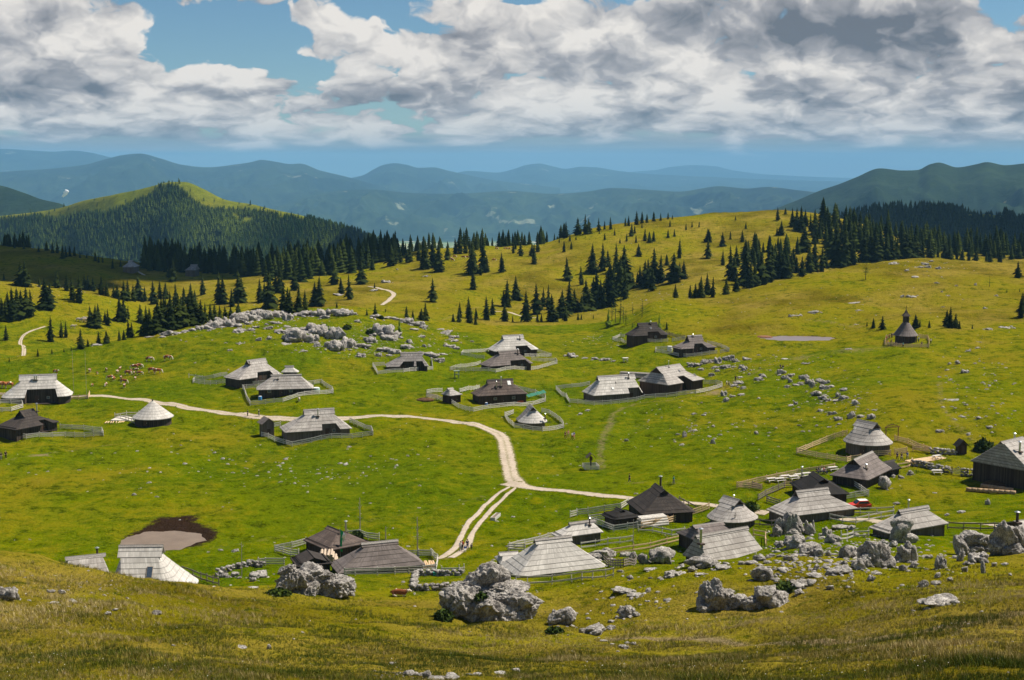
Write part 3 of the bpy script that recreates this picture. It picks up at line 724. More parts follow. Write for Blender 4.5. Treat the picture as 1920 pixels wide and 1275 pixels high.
hut('light grey hut with rust streaked roof, left of the two touching huts', (462, 676), (498, 671.5), 6.3, 419, 528, 712, cut=[(.42, .80, 2.9, 'd')], chim=[(.38, -.25, 1.5, .13, 'r')], roof='silver', r=.6, group=G1)
hut('small pale hip roofed shed behind the two touching huts', (537, 686), (548, 686), 4.0, 527, 561, 698, he=1.6, roof='pale', r=.6, fg=.8, name='shed', cat='shed', group='small sheds beside the huts')
hut('light grey hut with two windows in its black front wall, right of two touching huts', (507, 703), (566, 701.5), 6.2, 481, 588, 731, he=1.9, win=[(.22, 1.35, 1.0, .8), (.60, 1.35, 1.0, .8)], door=[(.42, .9, 1.9)], chim=[(.38, -.3, 1.9, .10, 'm')], roof='silver', r=.5, fg=.9, group=G1)
hut('light grey hut with a deep notched porch and tall pipe below the gravel road', (568, 768.5), (627, 765), 6.6, 524, 660, 811, he=1.9, cut=[(.55, .82, 3.6, 'dw')], chim=[(.52, -.35, 2.4, .15, 'm')], roof='silver', wall='grey', r=.5, group=G1)
hut('grey hut with two dark porch openings under the rocky ridge', (750, 661), (793, 660), 5.6, 722, 804, 688, he=1.8, cut=[(.30, .64, 3.0, 'd'), (.70, .90, 2.7, '')], roof='grey', r=.4, group=G1)
hut('white roofed hut rising behind the darker hut in the middle of the meadow', (941, 629), (981, 627), 7.0, 914, 1010, 659, he=2.0, cut=[(.48, .80, 3.4, 'dw')], chim=[(.62, -.3, 1.8, .13, 'r')], roof='pale', wall='brown', r=1.5, group=G1)
hut('brown grey hut standing right in front of the white roofed hut', (933, 658), (973, 655), 6.0, 899, 999, 687, he=2.0, cut=[(.48, .90, 3.0, 'dw')], chim=[(.72, -.3, 2.0, .13, 'r')], roof='mid', r=1.0, group=G1)
hut('brown hut with plank walls and green netting at its right in the middle meadow', (912, 712.5), (962, 710), 7.0, 883, 990, 743, he=2.6, win=[(.36, 1.6, .9, .7), (.72, 1.6, .9, .7)], door=[(.50, 1.0, 2.0)], chim=[(.50, -.45, 3.4, .15, 'm'), (.40, -.55, 2.4, .10, 'm')], sky=[(.67, .72, .9, 1.3, 'x')], roof='brown', wall='brown', r=.4, group=G1)
hut('small grey plank shed with a pale roof beside the brown hut', (838, 728), (850, 726.5), 4.3, 827, 867, 742, he=2.1, W=4.2, roof='silver', wall='brown', r=.3, fg=.8, name='shed', cat='shed', group='small sheds beside the huts', door=[(.55, .9, 1.7)])
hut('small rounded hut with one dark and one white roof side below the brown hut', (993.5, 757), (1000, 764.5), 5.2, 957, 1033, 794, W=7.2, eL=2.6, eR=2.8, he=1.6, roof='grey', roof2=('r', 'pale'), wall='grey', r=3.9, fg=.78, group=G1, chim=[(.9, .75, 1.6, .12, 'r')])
hut('long light roofed hut with an open corner porch in the right middle meadow', (1119, 705.5), (1190, 701), 6.0, 1091, 1210, 742, he=2.2, eR=1.2, cut=[(.72, .98, 3.4, 'd')], chim=[(.80, -.2, 1.8, .12, 'r')], sky=[(.42, .30, .6, .8, 'x'), (.52, .6, .3, .5, 'g')], roof='pale', wall='grey', r=.4, group=G1)
hut('tall walled light roofed barn with a picnic table in front in the right middle meadow', (1230, 689), (1275, 682), 7.2, 1196, 1321, 722, W=11.0, he=3.3, cut=[(.42, .66, 4.8, 'd')], sky=[(.55, .62, .5, 1.0, 'g'), (.84, .28, .5, 1.0, 'g')], chim=[(.38, -.1, 2.4, .08, 'm')], roof='silver', wall='brown', r=.3, fg=.62, group=G1, name='barn', cat='barn')
hut('dark brown hut under the sparse pines at the meadow rim', (1195, 606), (1232, 604.5), 7.0, 1172, 1254, 630, he=2.2, cut=[(.42, .76, 3.5, 'dw')], chim=[(.58, -.1, 1.2, .13, 'm')], sky=[(.55, .55, .7, .8, 'g')], roof='dark', wall='brown', r=1.5, group=G1)
hut('brown hut with a pale saddle roof right of the dark hut under the pines', (1288, 629.5), (1316, 628), 6.4, 1259, 1344, 654.5, he=1.9, cut=[(.36, .72, 3.2, 'dw')], roof='mid', r=.8, fg=.55, group=G1, chim=[(.45, -.1, 1.0, .1, 'm')])
hut('large oval grey hut inside the fresh wooden fence on the right', (1607, 786), (1645, 794), 8.2, 1570, 1680, 836, W=9.5, eL=2.4, eR=3.2, he=2.0, roof='silver', wall='grey', r=4.7, fg=.72, group=G1, door=[(.75, 1.2, 1.8)])
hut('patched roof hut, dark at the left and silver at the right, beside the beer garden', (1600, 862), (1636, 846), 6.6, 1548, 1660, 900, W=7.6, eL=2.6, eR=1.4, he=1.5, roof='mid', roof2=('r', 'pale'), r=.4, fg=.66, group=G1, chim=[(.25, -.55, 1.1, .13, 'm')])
hut('low black lean-to shed right of the patched roof hut', (1650, 868), (1677, 862), 3.0, 1638, 1688, 878, W=4.0, he=1.4, roof='black', r=.3, fg=.9, name='shed', cat='shed', group='small sheds beside the huts')
hut('black roofed hut half hidden behind the largest silver roof near the red car', (1524, 884), (1546, 899), 6.6, 1495, 1584, 928, W=8.0, eL=1.8, eR=2.8, he=1.7, roof='black', r=.4, fg=.8, group=G1, chim=[(.1, -.5, 2.6, .12, 'm')])
hut('largest silver roofed hut just left of the red car', (1491, 921), (1553, 914), 8.0, 1437, 1608, 969, he=1.5, roof='silver', wall='grey', r=.4, fg=.70, group=G1)
hut('silver roofed hut with a black wall cut by the right picture edge above the two logs', (1876, 829), (1918, 819), 7.6, 1824, 1990, 884, W=12.5, he=3.4, roof='silver', r=.3, fg=.93, group=G1, chim=[(.2, -.4, 2.6, .2, 'm'), (.52, .1, 1.6, .16, 'm')], win=[(.12, 2.3, .7, .7)])
hut('silver roofed hut half covered by a boulder right of the long fence', (1684, 957.5), (1741, 948), 6.8, 1630, 1778, 1000, he=1.6, roof='silver', wall='grey', r=.4, fg=.8, group=G1, chim=[(.50, .1, 2.0, .12, 'm')])
hut('gabled hut peeking over boulders at the lower right edge', (1900, 978), (1945, 972), 5.6, 1882, 1960, 1008, W=7.5, he=2.2, roof='silver', wall='brown', r=.3, fg=.4, group=G1, chim=[(.02, -.1, 2.0, .2, 'r')])
hut('tall black tarred hut with stacked firewood in front at the road', (1228, 906), (1247, 920), 8.6, 1180, 1296, 965, W=9.8, eL=2.2, eR=3.0, he=1.7, roof='dark', r=.4, fg=.86, group=G1, chim=[(.12, .25, 2.6, .18, 'r')])
hut('small black shed left of the tall black hut', (1158, 952.5), (1166, 956), 4.6, 1136, 1184, 974, W=5.6, eL=1.6, eR=2.0, he=1.8, roof='black', r=1.2, fg=.85, name='shed', cat='shed', group='small sheds beside the huts')
hut('light grey oval hut between the black hut and the largest silver roof', (1356, 929), (1388, 938), 7.0, 1304, 1423, 980, W=9.0, eL=2.2, eR=2.8, he=1.4, roof='silver', wall='grey', r=4.6, fg=.72, group=G1, chim=[(.30, .4, 1.6, .1, 'm')])
hut('weathered brown roofed hut tucked behind the big plank roof in the boulders', (1298, 986), (1356, 978), 6.6, 1268, 1392, 1018, W=7.5, he=2.2, roof='mid', r=.3, fg=.8, group=G1)
hut('grey board roofed hut with a steep front slope sunk behind the boulders', (1302, 1005), (1404, 987), 7.8, 1300, 1436, 1058, he=1.0, roof='silver', wall='brown', r=.3, fg=.88, ov=.3, group=G1, chim=[(.02, -.3, 3.2, .2, 'm')])
hut('biggest foreground hut with a white roof and a rail fence along its eave', (1001, 1011.5), (1072, 1004), 7.4, 938, 1140, 1082, he=1.0, roof='pale', wall='grey', r=.3, fg=.84, group=G1)
hut('pale hut with a green wall and rusty pipe behind the biggest foreground hut', (1066, 981), (1116, 974.5), 5.6, 1034, 1131, 1008, he=1.7, roof='pale', wall='grey', r=.3, fg=.8, group=G1, chim=[(.74, -.35, 1.5, .1, 'r')])
hut('small pale annex left of the biggest foreground hut', (934, 1036.5), (972, 1034), 3.4, 928, 985, 1053, W=4.6, he=1.4, roof='pale', r=.3, fg=.7, name='shed', cat='shed', group='small sheds beside the huts')
hut('grey brown board roofed hut behind the rail fence beside the green flag', (676, 1019), (747, 1012), 7.2, 618, 797, 1075, he=.9, roof='mid', wall='grey', r=.3, fg=.84, group=G1)
hut('reddish brown roofed hut behind the large boulder beside the green flag', (614, 986), (641, 997), 7.0, 562, 672, 1032, W=8.0, eL=1.8, eR=3.0, he=1.7, roof='brown', wall='brown', r=.3, fg=.86, group=G1, chim=[(.5, .45, 2.6, .15, 'm')])
hut('small dark gabled shed behind the large boulder', (576, 1031), (590, 1047), 4.2, 557, 612, 1056, W=5.4, eL=.6, eR=.6, he=1.6, roof='dark', r=.2, fg=.3, name='shed', cat='shed', group='small sheds beside the huts')
hut('white roofed hut sunk behind the grassy foreground rise below the pond', (222, 1023), (307, 1022), 8.3, 199, 372, 1092, d=197, he=1.8, roof='pale', wall='brown', r=3.0, fg=.78, W=12, group=G1, sky=[(.52, .50, .9, 1.8, 's')])
hut('low silver roof peeking over the grassy foreground rise left of the white roofed hut', (121, 1046), (199, 1038), 5.0, 92, 212, 1080, d=190, W=8, he=1.8, roof='silver', r=.3, fg=.9, group=G1, chim=[(.80, .1, 1.5, .15, 'r')])
hut('lone grey hut in the cloud shadow on the far left pasture', (241, 488), (250, 488), 9, 229, 262, 501, W=15, he=3.2, roof='silver', wall='grey', r=3, fg=.7, group='distant huts at the forest edge')
hut('distant chalet with a pale terrace at the edge of the dark forest belt', (357, 496), (371, 496), 9.5, 346, 374, 507, W=13, he=4, roof='grey', wall='grey', r=.4, fg=.8, group='distant huts at the forest edge')
# ------------------------------------------------------------------ trees
ORD = 'first second third fourth fifth sixth seventh eighth ninth tenth eleventh twelfth thirteenth fourteenth fifteenth sixteenth seventeenth eighteenth nineteenth twentieth'.split()
TENS = {20: 'twenty', 30: 'thirty', 40: 'forty', 50: 'fifty', 60: 'sixty', 70: 'seventy', 80: 'eighty'}
def ordn(n):
    if n <= 20: return ORD[n-1]
    t, r = divmod(n, 10)
    return TENS[t*10]+' '+ORD[r-1] if r else TENS[t*10][:-1]+'ieth'
def m_leaf(c0, c1, attr=False):
    def fn(nt, b):
        g = nt.new('ShaderNodeNewGeometry').outputs['Position']
        oi = nt.attr('tone') if attr else nt.new('ShaderNodeObjectInfo').outputs['Random']
        f = nt.math('ADD', nt.math('MULTIPLY', oi, .6), nt.math('MULTIPLY', nt.noise(g, 1.1 if not attr else .03, 3), .5))
        return nt.mix(nt.ramp(f, .25, .85), c0, c1), None
    return fn
M_SPRUCE = mat('spruce_needles', m_leaf((.010, .017, .0045), (.034, .046, .009)), .95, .02)
M_FOREST = mat('forest_needles', m_leaf((.010, .018, .005), (.040, .054, .011), True), .95, .0)
M_FARWOOD = mat('mountain_wood', m_leaf((.010, .024, .005), (.080, .110, .015), True), .95, .0)
M_LARCH = mat('larch_needles', m_leaf((.07, .12, .012), (.11, .16, .02)), .95, .02)
M_PINE = mat('pine_needles', m_leaf((.025, .042, .010), (.05, .07, .016)), .95, .02)
M_BARK = simple('bark', (.07, .052, .04), .9, .1)
def spruce_mesh(name, seed, tiers=22, per=9, rad=.19, base=.05, thin=0.0, sharp=1.0):
    """unit-height crown of drooping branch sprays round a thin solid core"""
    r = np.random.default_rng(seed); V = []; Q = []
    def add(vs, fs):
        b = len(V); V.extend(vs); Q.extend([[i+b for i in f] for f in fs])
    for t in range(tiers):
        f = t/(tiers-1); h = base+(1-base)*f**.92*.97
        R_ = rad*(1-f)**.82*(1+.24*r.normal())+.008
        if f < .12: R_ *= .75+f*2
        n = max(4, int(per*(1-f*.45)))
        for k in range(n):
            if r.random() < thin: continue
            a = 2*math.pi*(k+r.random()*.8)/n+t*1.7
            L = R_*r.uniform(.55, 1.35); w = L*r.uniform(.28, .42)+.004; dr = L*r.uniform(.28, .55)*sharp
            ca, sa = math.cos(a), math.sin(a); h0 = h+r.normal()*.008
            p0 = (0, 0, h0+.02); tip = (ca*L, sa*L, h0-dr)
            m1 = (ca*L*.62-sa*w, sa*L*.62+ca*w, h0-dr*.45-.012); m2 = (ca*L*.62+sa*w, sa*L*.62-ca*w, h0-dr*.45-.012)
            top = (ca*L*.5, sa*L*.5, h0-dr*.18+.006)
            add([p0, m1, tip, m2, top], [(0, 1, 4), (1, 2, 4), (2, 3, 4), (3, 0, 4)])
    n = 7
    core = [(0, .0), (.40, base+.01), (.32, base+.3), (.0, .97)]
    rows = []
    for rr_, hh in [(rad*.55, base), (rad*.5, base+.12), (rad*.30, .45), (rad*.12, .75), (.004, 1.0)]:
        rows.append(len(V)); V.extend([(rr_*math.cos(2*math.pi*i/n), rr_*math.sin(2*math.pi*i/n), hh) for i in range(n)])
    if thin < .2:
        for a, b in zip(rows[:-1], rows[1:]):
            for i in range(n): Q.append([a+i, a+(i+1) % n, b+(i+1) % n]); Q.append([a+i, b+(i+1) % n, b+i])
    else:
        Q.append([rows[-1], rows[-1]+1, rows[-1]+2])
    return npmesh(name, V, Q)
SPR = [spruce_mesh('crown', 10+i, 22, 9+i % 3, .205+.022*(i % 4), .04+.02*(i % 3)) for i in range(7)]
for m in SPR: m.materials.append(M_SPRUCE)
PINE = [spruce_mesh('crown', 40+i, 12, 6, .17, .30, .35, .2) for i in range(2)]
for m in PINE: m.materials.append(M_PINE)
LARCH = spruce_mesh('crown', 50, 20, 9, .2, .06); LARCH.materials.append(M_LARCH)
BARE = spruce_mesh('crown', 55, 9, 4, .14, .3, .6, .1); BARE.materials.append(M_PINE)
def trunk_mesh():
    m = MB(); m.tube((0, 0, -.06), (0, 0, .55), .016, .008, 7); m.tube((0, 0, .55), (0, 0, .985), .008, .002, 7); return m.mesh('trunk')
TRUNK = trunk_mesh(); TRUNK.materials.append(M_BARK)
def tree(p, h, zone, kind='spruce', rnd=random.Random(3)):
    me = {'spruce': rnd.choice(SPR), 'pine': rnd.choice(PINE), 'larch': LARCH, 'bare': BARE}[kind]
    w = rnd.uniform(.72, 1.22)*(1.25 if h < 5 else 1)
    T = thing({'spruce': 'spruce_tree', 'pine': 'pine_tree', 'larch': 'larch_tree', 'bare': 'dead_tree'}[kind], None, 'tree', p, rnd.uniform(0, 6.28))
    T.scale = (h*w, h*w, h)
    T.rotation_euler = (rnd.uniform(-.03, .03), rnd.uniform(-.03, .03), rnd.uniform(0, 6.28))
    obj('trunk', TRUNK, None, T); obj('crown', me, None, T)
    return T
TREES = []  # (u, v, hpx, zone, kind)
def conv(ox, oy, sc, lst, zone, kind='spruce'):
    for q in lst: TREES.append((ox+q[0]/sc, oy+q[1]/sc, q[2]/sc, zone, kind))
A = (0, 420, 4.0); B = (440, 420, 4.174); C6 = (860, 380, 4.0); D7 = (1300, 360, 3.097)
conv(*A, [(20, 720, 180), (40, 725, 170), (95, 720, 250), (130, 700, 230), (160, 690, 200), (205, 690, 220), (235, 685, 200), (60, 700, 200)], 'in the clump at the left picture edge')
conv(*A, [(160, 460, 180), (195, 470, 200), (345, 630, 230), (375, 610, 180), (545, 570, 180), (595, 590, 210), (425, 480, 140), (500, 500, 130), (295, 470, 70), (30, 420, 50)], 'on the rocky rim of the left knoll')
conv(*A, [(640, 500, 130), (660, 500, 120), (700, 505, 110), (760, 530, 150), (800, 540, 120), (855, 550, 110), (880, 560, 110), (930, 570, 150), (960, 575, 160), (1000, 580, 130), (1040, 570, 190), (1090, 580, 120), (1150, 600, 180), (1200, 560, 140), (1240, 560, 130)], 'in the shaded row behind the left knoll')
conv(*A, [(680, 770, 160), (715, 775, 170), (740, 740, 150), (810, 760, 130), (790, 740, 90), (895, 725, 200), (925, 725, 200), (960, 700, 90), (965, 850, 150), (985, 850, 120), (895, 875, 85), (930, 870, 80), (1052, 740, 145), (740, 900, 100), (800, 895, 105), (605, 935, 155), (660, 920, 60), (690, 915, 30)], 'on the hollow meadow left of the rocky ridge')
conv(*A, [(1060, 840, 85), (1100, 830, 220), (1130, 830, 200), (1160, 820, 200), (1190, 810, 260), (1215, 800, 250), (1250, 790, 260), (1280, 800, 300), (1310, 790, 240), (1340, 780, 260), (1380, 770, 240), (1410, 760, 200), (1440, 760, 260), (1470, 750, 200), (1510, 750, 190), (1540, 740, 160), (1580, 730, 140),
          (1610, 720, 130), (1650, 710, 110), (1690, 700, 90), (1730, 700, 90), (1785, 665, 90), (1320, 620, 180), (1380, 600, 130), (1430, 620, 180), (1460, 640, 150), (1120, 800, 180), (1230, 770, 230), (1360, 740, 200)], 'in the dense wood behind the left end of the rocky ridge')
conv(*A, [(45, 870, 115), (380, 885, 200), (460, 850, 130), (495, 850, 125), (285, 995, 65), (390, 975, 42), (480, 960, 22), (535, 950, 30), (70, 1035, 38)], 'standing alone by the curved dirt path at the left')
conv(*A, [(150, 170, 110), (75, 170, 100), (110, 180, 90), (180, 190, 60), (30, 160, 60), (290, 210, 50), (350, 200, 75), (395, 220, 85), (432, 220, 95), (470, 260, 110), (495, 250, 90), (525, 245, 90), (560, 240, 80), (600, 255, 60), (650, 255, 35), (715, 280, 85), (740, 290, 60), (770, 290, 45), (845, 335, 75), (905, 320, 50), (1100, 340, 60), (1130, 350, 60),
          (1190, 355, 65), (1240, 360, 70), (1300, 430, 180), (1270, 400, 100)], 'on the far dark rim under the mountain')
conv(*A, [(1520, 530, 150), (1640, 600, 250), (1670, 600, 220), (1740, 620, 140), (1790, 590, 250), (1810, 590, 200)], 'on the sunlit flat in front of the dark forest belt')
conv(*B, [(200, 610, 190), (235, 600, 150), (270, 660, 300), (320, 540, 150), (360, 540, 220), (380, 670, 210), (420, 690, 200), (435, 690, 180), (470, 520, 180), (500, 690, 210), (550, 680, 170), (625, 640, 190), (665, 640, 240), (780, 475, 190), (835, 545, 130), (900, 590, 200), (990, 470, 190), (30, 690, 90)], 'between the dark belt and the rocky ridge')
conv(*B, [(1095, 500, 45), (800, 655, 50), (1035, 715, 55), (1100, 720, 110), (1180, 690, 30), (1345, 730, 90), (1395, 750, 80), (1460, 750, 95), (1495, 750, 150), (1550, 610, 190)], 'behind the right end of the rocky ridge')
conv(*B, [(1290, 840, 115), (720, 830, 70)], 'growing among the boulders of the rocky ridge', 'larch')
conv(*B, [(1710, 765, 70), (1755, 770, 130), (1835, 775, 160), (1885, 790, 90)], 'behind the meadow rim above the white roofed hut')
conv(*B, [(1225, 330, 170), (1300, 300, 100), (1260, 310, 110), (1370, 300, 130), (1350, 300, 110), (1440, 285, 140), (1495, 350, 230), (1470, 345, 190), (1550, 335, 200), (1600, 375, 240), (1665, 280, 150), (1730, 235, 130), (1765, 235, 160), (1805, 230, 110), (1840, 200, 100), (1895, 200, 110), (1860, 400, 210), (1865, 510, 170), (1840, 390, 150)], 'along the left shoulder of the far hill')
conv(*C6, [(105, 530, 260), (110, 650, 150), (135, 350, 110), (170, 360, 120), (185, 520, 270), (165, 545, 110), (210, 520, 130), (325, 520, 150), (425, 350, 80), (410, 380, 100), (465, 400, 110), (550, 400, 100), (565, 460, 160), (595, 370, 110), (495, 320, 85), (640, 310, 50)], 'scattered on the left part of the far hillside')
conv(*C6, [(755, 300, 38), (805, 265, 125), (790, 370, 85), (845, 350, 60), (835, 290, 65), (880, 280, 30), (895, 240, 130), (950, 235, 150), (975, 235, 120), (950, 265, 15), (1050, 215, 105), (1095, 200, 65), (1140, 200, 95), (1055, 235, 30), (1095, 280, 55), (1170, 245, 50), (1250, 175, 65), (1275, 175, 80), (1335, 165, 105), (1375, 155, 90), (1412, 150, 70), (1463, 140, 75), (1515, 135, 60), (1570, 125, 55), (1603, 125, 35)], 'along the skyline of the far hill')
conv(*C6, [(1210, 305, 40), (1260, 290, 60), (1585, 180, 50), (1375, 190, 40), (1295, 250, 100), (1320, 230, 60), (1330, 300, 60), (1395, 285, 95), (1430, 300, 85), (1462, 290, 80), (1350, 400, 95), (1570, 265, 65), (1618, 255, 60), (1705, 205, 50), (1750, 185, 45), (1803, 185, 42), (1870, 290, 100), (1870, 420, 150), (1655, 415, 150), (1560, 470, 85)], 'scattered on the upper middle of the far hillside')
conv(*C6, [(1000, 525, 220), (1080, 510, 215), (1120, 480, 130), (1180, 520, 220), (1240, 640, 320), (1250, 720, 260), (1130, 640, 200), (1135, 780, 330), (1185, 700, 180), (1210, 700, 300), (1030, 780, 270), (1060, 790, 220), (1090, 790, 200), (960, 810, 240), (1000, 800, 100), (920, 820, 130), (815, 580, 175), (920, 615, 145), (830, 830, 250), (870, 820, 180), (1160, 600, 160), (1010, 700, 150)], 'in the tall grove at the middle of the far hillside')
conv(*C6, [(585, 835, 230), (635, 780, 150), (675, 800, 190), (700, 905, 210), (775, 860, 210), (800, 915, 110), (735, 905, 100), (430, 730, 185), (360, 780, 205), (340, 780, 130), (505, 915, 240), (255, 840, 130), (75, 910, 165), (130, 910, 85), (10, 890, 120), (210, 920, 180), (345, 925, 155), (405, 935, 50), (590, 915, 80), (620, 915, 60), (895, 920, 55), (920, 920, 45), (1010, 930, 35)], 'at the foot of the far hill behind the meadow rim')
conv(*C6, [(1305, 620, 100), (1340, 600, 80), (1360, 610, 140), (1400, 620, 190), (1420, 640, 220), (1450, 660, 180), (1465, 600, 260), (1515, 600, 210), (1610, 600, 230), (1625, 715, 110), (1655, 560, 120), (1690, 570, 140), (1735, 710, 100), (1775, 710, 110), (1815, 710, 165), (1865, 690, 165), (1905, 710, 160)], 'in the shady grove left of the near hill crest')
conv(*C6, [(1375, 860, 150), (1305, 835, 80), (1175, 900, 200), (1210, 900, 200), (1150, 890, 150), (1255, 920, 120), (1235, 900, 130)], 'in the sparse group beside the dark brown hut', 'pine')
conv(*C6, [(1505, 945, 115), (1120, 940, 150), (1305, 935, 40)], 'beside the dark brown hut at the meadow rim', 'larch')
conv(*C6, [(1560, 950, 60)], 'right behind the dark brown hut at the meadow rim')
conv(*D7, [(90, 290, 80), (85, 380, 120), (170, 315, 85), (170, 425, 90), (215, 275, 50), (285, 290, 70), (245, 165, 28), (305, 215, 42), (35, 190, 20), (490, 165, 80), (535, 130, 40), (485, 250, 45), (510, 250, 85)], 'on the open top of the far hill')
conv(*D7, [(215, 510, 200), (235, 520, 150), (190, 595, 100), (250, 580, 100), (250, 430, 120), (300, 400, 130), (320, 400, 120), (300, 540, 250), (330, 560, 160), (350, 420, 100), (355, 550, 130), (380, 400, 130), (395, 540, 200), (405, 350, 60), (435, 520, 220), (455, 480, 180), (480, 500, 150), (500, 500, 170), (525, 500, 160), (555, 500, 110), (580, 430, 110), (570, 470, 120), (600, 470, 100), (630, 490, 120)], 'in the dense grove just behind the near hill crest')
conv(*D7, [(575, 200, 110), (600, 220, 130), (625, 230, 150), (650, 200, 100), (645, 340, 150), (680, 230, 110), (670, 470, 160), (705, 250, 150), (735, 260, 120), (700, 300, 70), (700, 460, 200), (745, 460, 150), (765, 440, 100), (790, 290, 120), (800, 380, 200), (830, 430, 250), (860, 300, 130), (880, 440, 260), (900, 300, 160), (870, 430, 200), (910, 400, 180), (930, 420, 150), (960, 300, 130), (990, 400, 200), (1030, 390, 180), (1060, 300, 120), (1060, 400, 180), (1090, 380, 170), (1120, 390, 140), (1150, 390, 130), (1180, 390, 130), (1210, 380, 160),
          (1240, 390, 170), (1270, 385, 130), (1290, 385, 140), (1330, 380, 120), (1370, 380, 100), (1390, 380, 80), (1420, 380, 60), (1460, 385, 90), (1490, 390, 90), (1530, 390, 80), (1560, 395, 70), (1600, 400, 70), (1640, 405, 90), (1700, 410, 60), (1720, 410, 90), (1780, 410, 110)], 'in the dark wood right of the far hill top')
conv(*D7, [(1045, 790, 60), (1098, 795, 80), (1008, 780, 28), (1290, 790, 85), (1315, 785, 45), (1370, 788, 45), (1490, 790, 130), (1470, 780, 100), (1520, 790, 90), (1545, 795, 50), (1620, 795, 25)], 'on the rise behind the wooden chapel')
conv(*D7, [(1885, 500, 100), (1900, 730, 150), (1915, 700, 130), (1820, 585, 15), (1895, 580, 18)], 'on the near hill at the right picture edge')
conv(*D7, [(1000, 510, 115)], 'alone on the near hill slope', 'pine')
conv(*D7, [(1720, 550, 70)], 'thin and almost bare on the near hill slope', 'bare')
_tr = []
for u, v, hp, zone, kind in TREES:
    p = at(u, v, dmin=640 if (u > 1390 and v < 560 and 'near hill' not in zone) or ('far hill' in zone) else 400)
    h = min(max(hp*p.y/F*1.02, 1.3), 26)
    _tr.append((hp, p, h, zone, kind))
_sp = sorted([t for t in _tr if t[4] == 'spruce'], key=lambda t: -t[0])
KEEP = 296
rest = _sp[KEEP:]
keep = _sp[:KEEP]+[t for t in _tr if t[4] != 'spruce']
KN = {'spruce': ('tall dark spruce', 'small dark spruce', 'medium dark spruce'), 'pine': ('thin sparse pine',)*3, 'larch': ('bright green young larch',)*3, 'bare': ('scrawny little tree',)*3}
_rnd = random.Random(31); cl = {}
for hp, p, h, zone, kind in keep:
    t = tree(p-Vector((0, 0, .15)), h, zone, kind, _rnd)
    adj = KN[kind][0 if hp > 38 else (1 if hp < 20 else 2)]
    cl.setdefault((adj, zone), []).append((proj(p.x, p.y, p.z)[0], t))
for (adj, zone), l in cl.items():
    l.sort(key=lambda q: q[0])
    for i, (u, t) in enumerate(l):
        t['label'] = fit16(f'{adj} {zone}' + ('' if len(l) == 1 else f', {ordn(i+1)} from left'))
        t['group'] = 'spruces and pines on the plateau'
# --- woods that read as one mass
def small_spruce(tiers, n, seed, rad=.2):
    r = np.random.default_rng(seed); V = []; Q = []
    for t in range(tiers):
        f = t/tiers; b = len(V); h1 = min(1, f+1.35/tiers+.03); V.append((0, 0, h1))
        for i in range(n):
            a = 2*math.pi*(i+.3*r.random()+.5*t)/n; q = rad*(1-f)**.85*r.uniform(.7, 1.2)
            V.append((q*math.cos(a), q*math.sin(a), .04+.93*f-r.uniform(0, .03)))
        for i in range(n): Q.append((b, b+1+i, b+1+(i+1) % n))
    return np.array(V), np.array(Q)
def scatter(name, label_mat, P, H, variants, seed=0, tone=None, wide=1.0):
    r = np.random.default_rng(seed); P = np.asarray(P, float); H = np.asarray(H, float); m = len(P)
    Vs = []; Qs = []; Ts = []; base = 0
    pick = r.integers(0, len(variants), m)
    for k, (v, q) in enumerate(variants):
        s = np.nonzero(pick == k)[0]
        if not len(s): continue
        a = r.uniform(0, 6.28, len(s)); c, d = np.cos(a)[:, None], np.sin(a)[:, None]; h = H[s][:, None]; w = h*r.uniform(.8, 1.25, (len(s), 1))*wide
        X = (v[None, :, 0]*c-v[None, :, 1]*d)*w+P[s, 0:1]; Y = (v[None, :, 0]*d+v[None, :, 1]*c)*w+P[s, 1:2]; Z = v[None, :, 2]*h+P[s, 2:3]
        Vs.append(np.stack([X, Y, Z], -1).reshape(-1, 3)); Qs.append((q[None]+(np.arange(len(s))*len(v))[:, None, None]).reshape(-1, q.shape[1])+base)
        tt = r.uniform(0, 1, len(s)) if tone is None else np.asarray(tone)[s]
        Ts.append(np.repeat(tt, len(v))); base += len(s)*len(v)
    return tag(obj(name, npmesh(name, np.concatenate(Vs), np.concatenate(Qs), attrs=dict(tone=np.concatenate(Ts))), label_mat), kind='stuff')
MIDV = [small_spruce(9, 9, s, .215+.02*(s % 3)) for s in range(5)]
LOWV = [small_spruce(3, 5, s, .24) for s in range(5)]
P = [t[1] for t in rest]; H = [t[2] for t in rest]
r = np.random.default_rng(77)
def band(us, lo, hi, n, h0, h1, dmin, extra=0):
    for _ in range(n):
        u = r.uniform(us[0], us[-1]); b = np.interp(u, us, lo); t = np.interp(u, us, hi)
        v = t+(b-t)*r.random()
        try: q = at(u, v, dmin=dmin)
        except ValueError: continue
        if extra: d = q.y+r.uniform(0, extra); q = Vector((q.x/q.y*d, d, ground(q.x/q.y*d, d)))
        P.append(q-Vector((0, 0, .2))); H.append(r.uniform(h0, h1)*r.choice([1, 1, .55, .75, 1.15]))
band([268, 350, 440, 480, 560, 620, 660, 700, 745], [512, 512, 520, 529, 530, 522, 515, 507, 492], [503, 506, 509, 510, 506, 502, 497, 492, 484], 430, 13, 18.5, 640, 60)
band([745, 800, 900, 1000, 1060], [482, 470, 464, 463, 446], [480, 468, 462, 460, 443], 150, 9, 14, 640, 90)
band([1540, 1600, 1650, 1700, 1800, 1925], [470, 490, 486, 482, 482, 490], [420, 424, 434, 448, 468, 478], 190, 9, 17, 720, 40)
band([0, 30, 55], [462, 462, 468], [455, 458, 464], 16, 8, 12, 640, 30)
band([1410, 1480, 1540], [534, 520, 505], [470, 460, 450], 25, 9, 15, 720, 20)
P = np.array(P); H = np.array(H)
scatter('spruce_wood', M_FOREST, P, H, MIDV, 5)
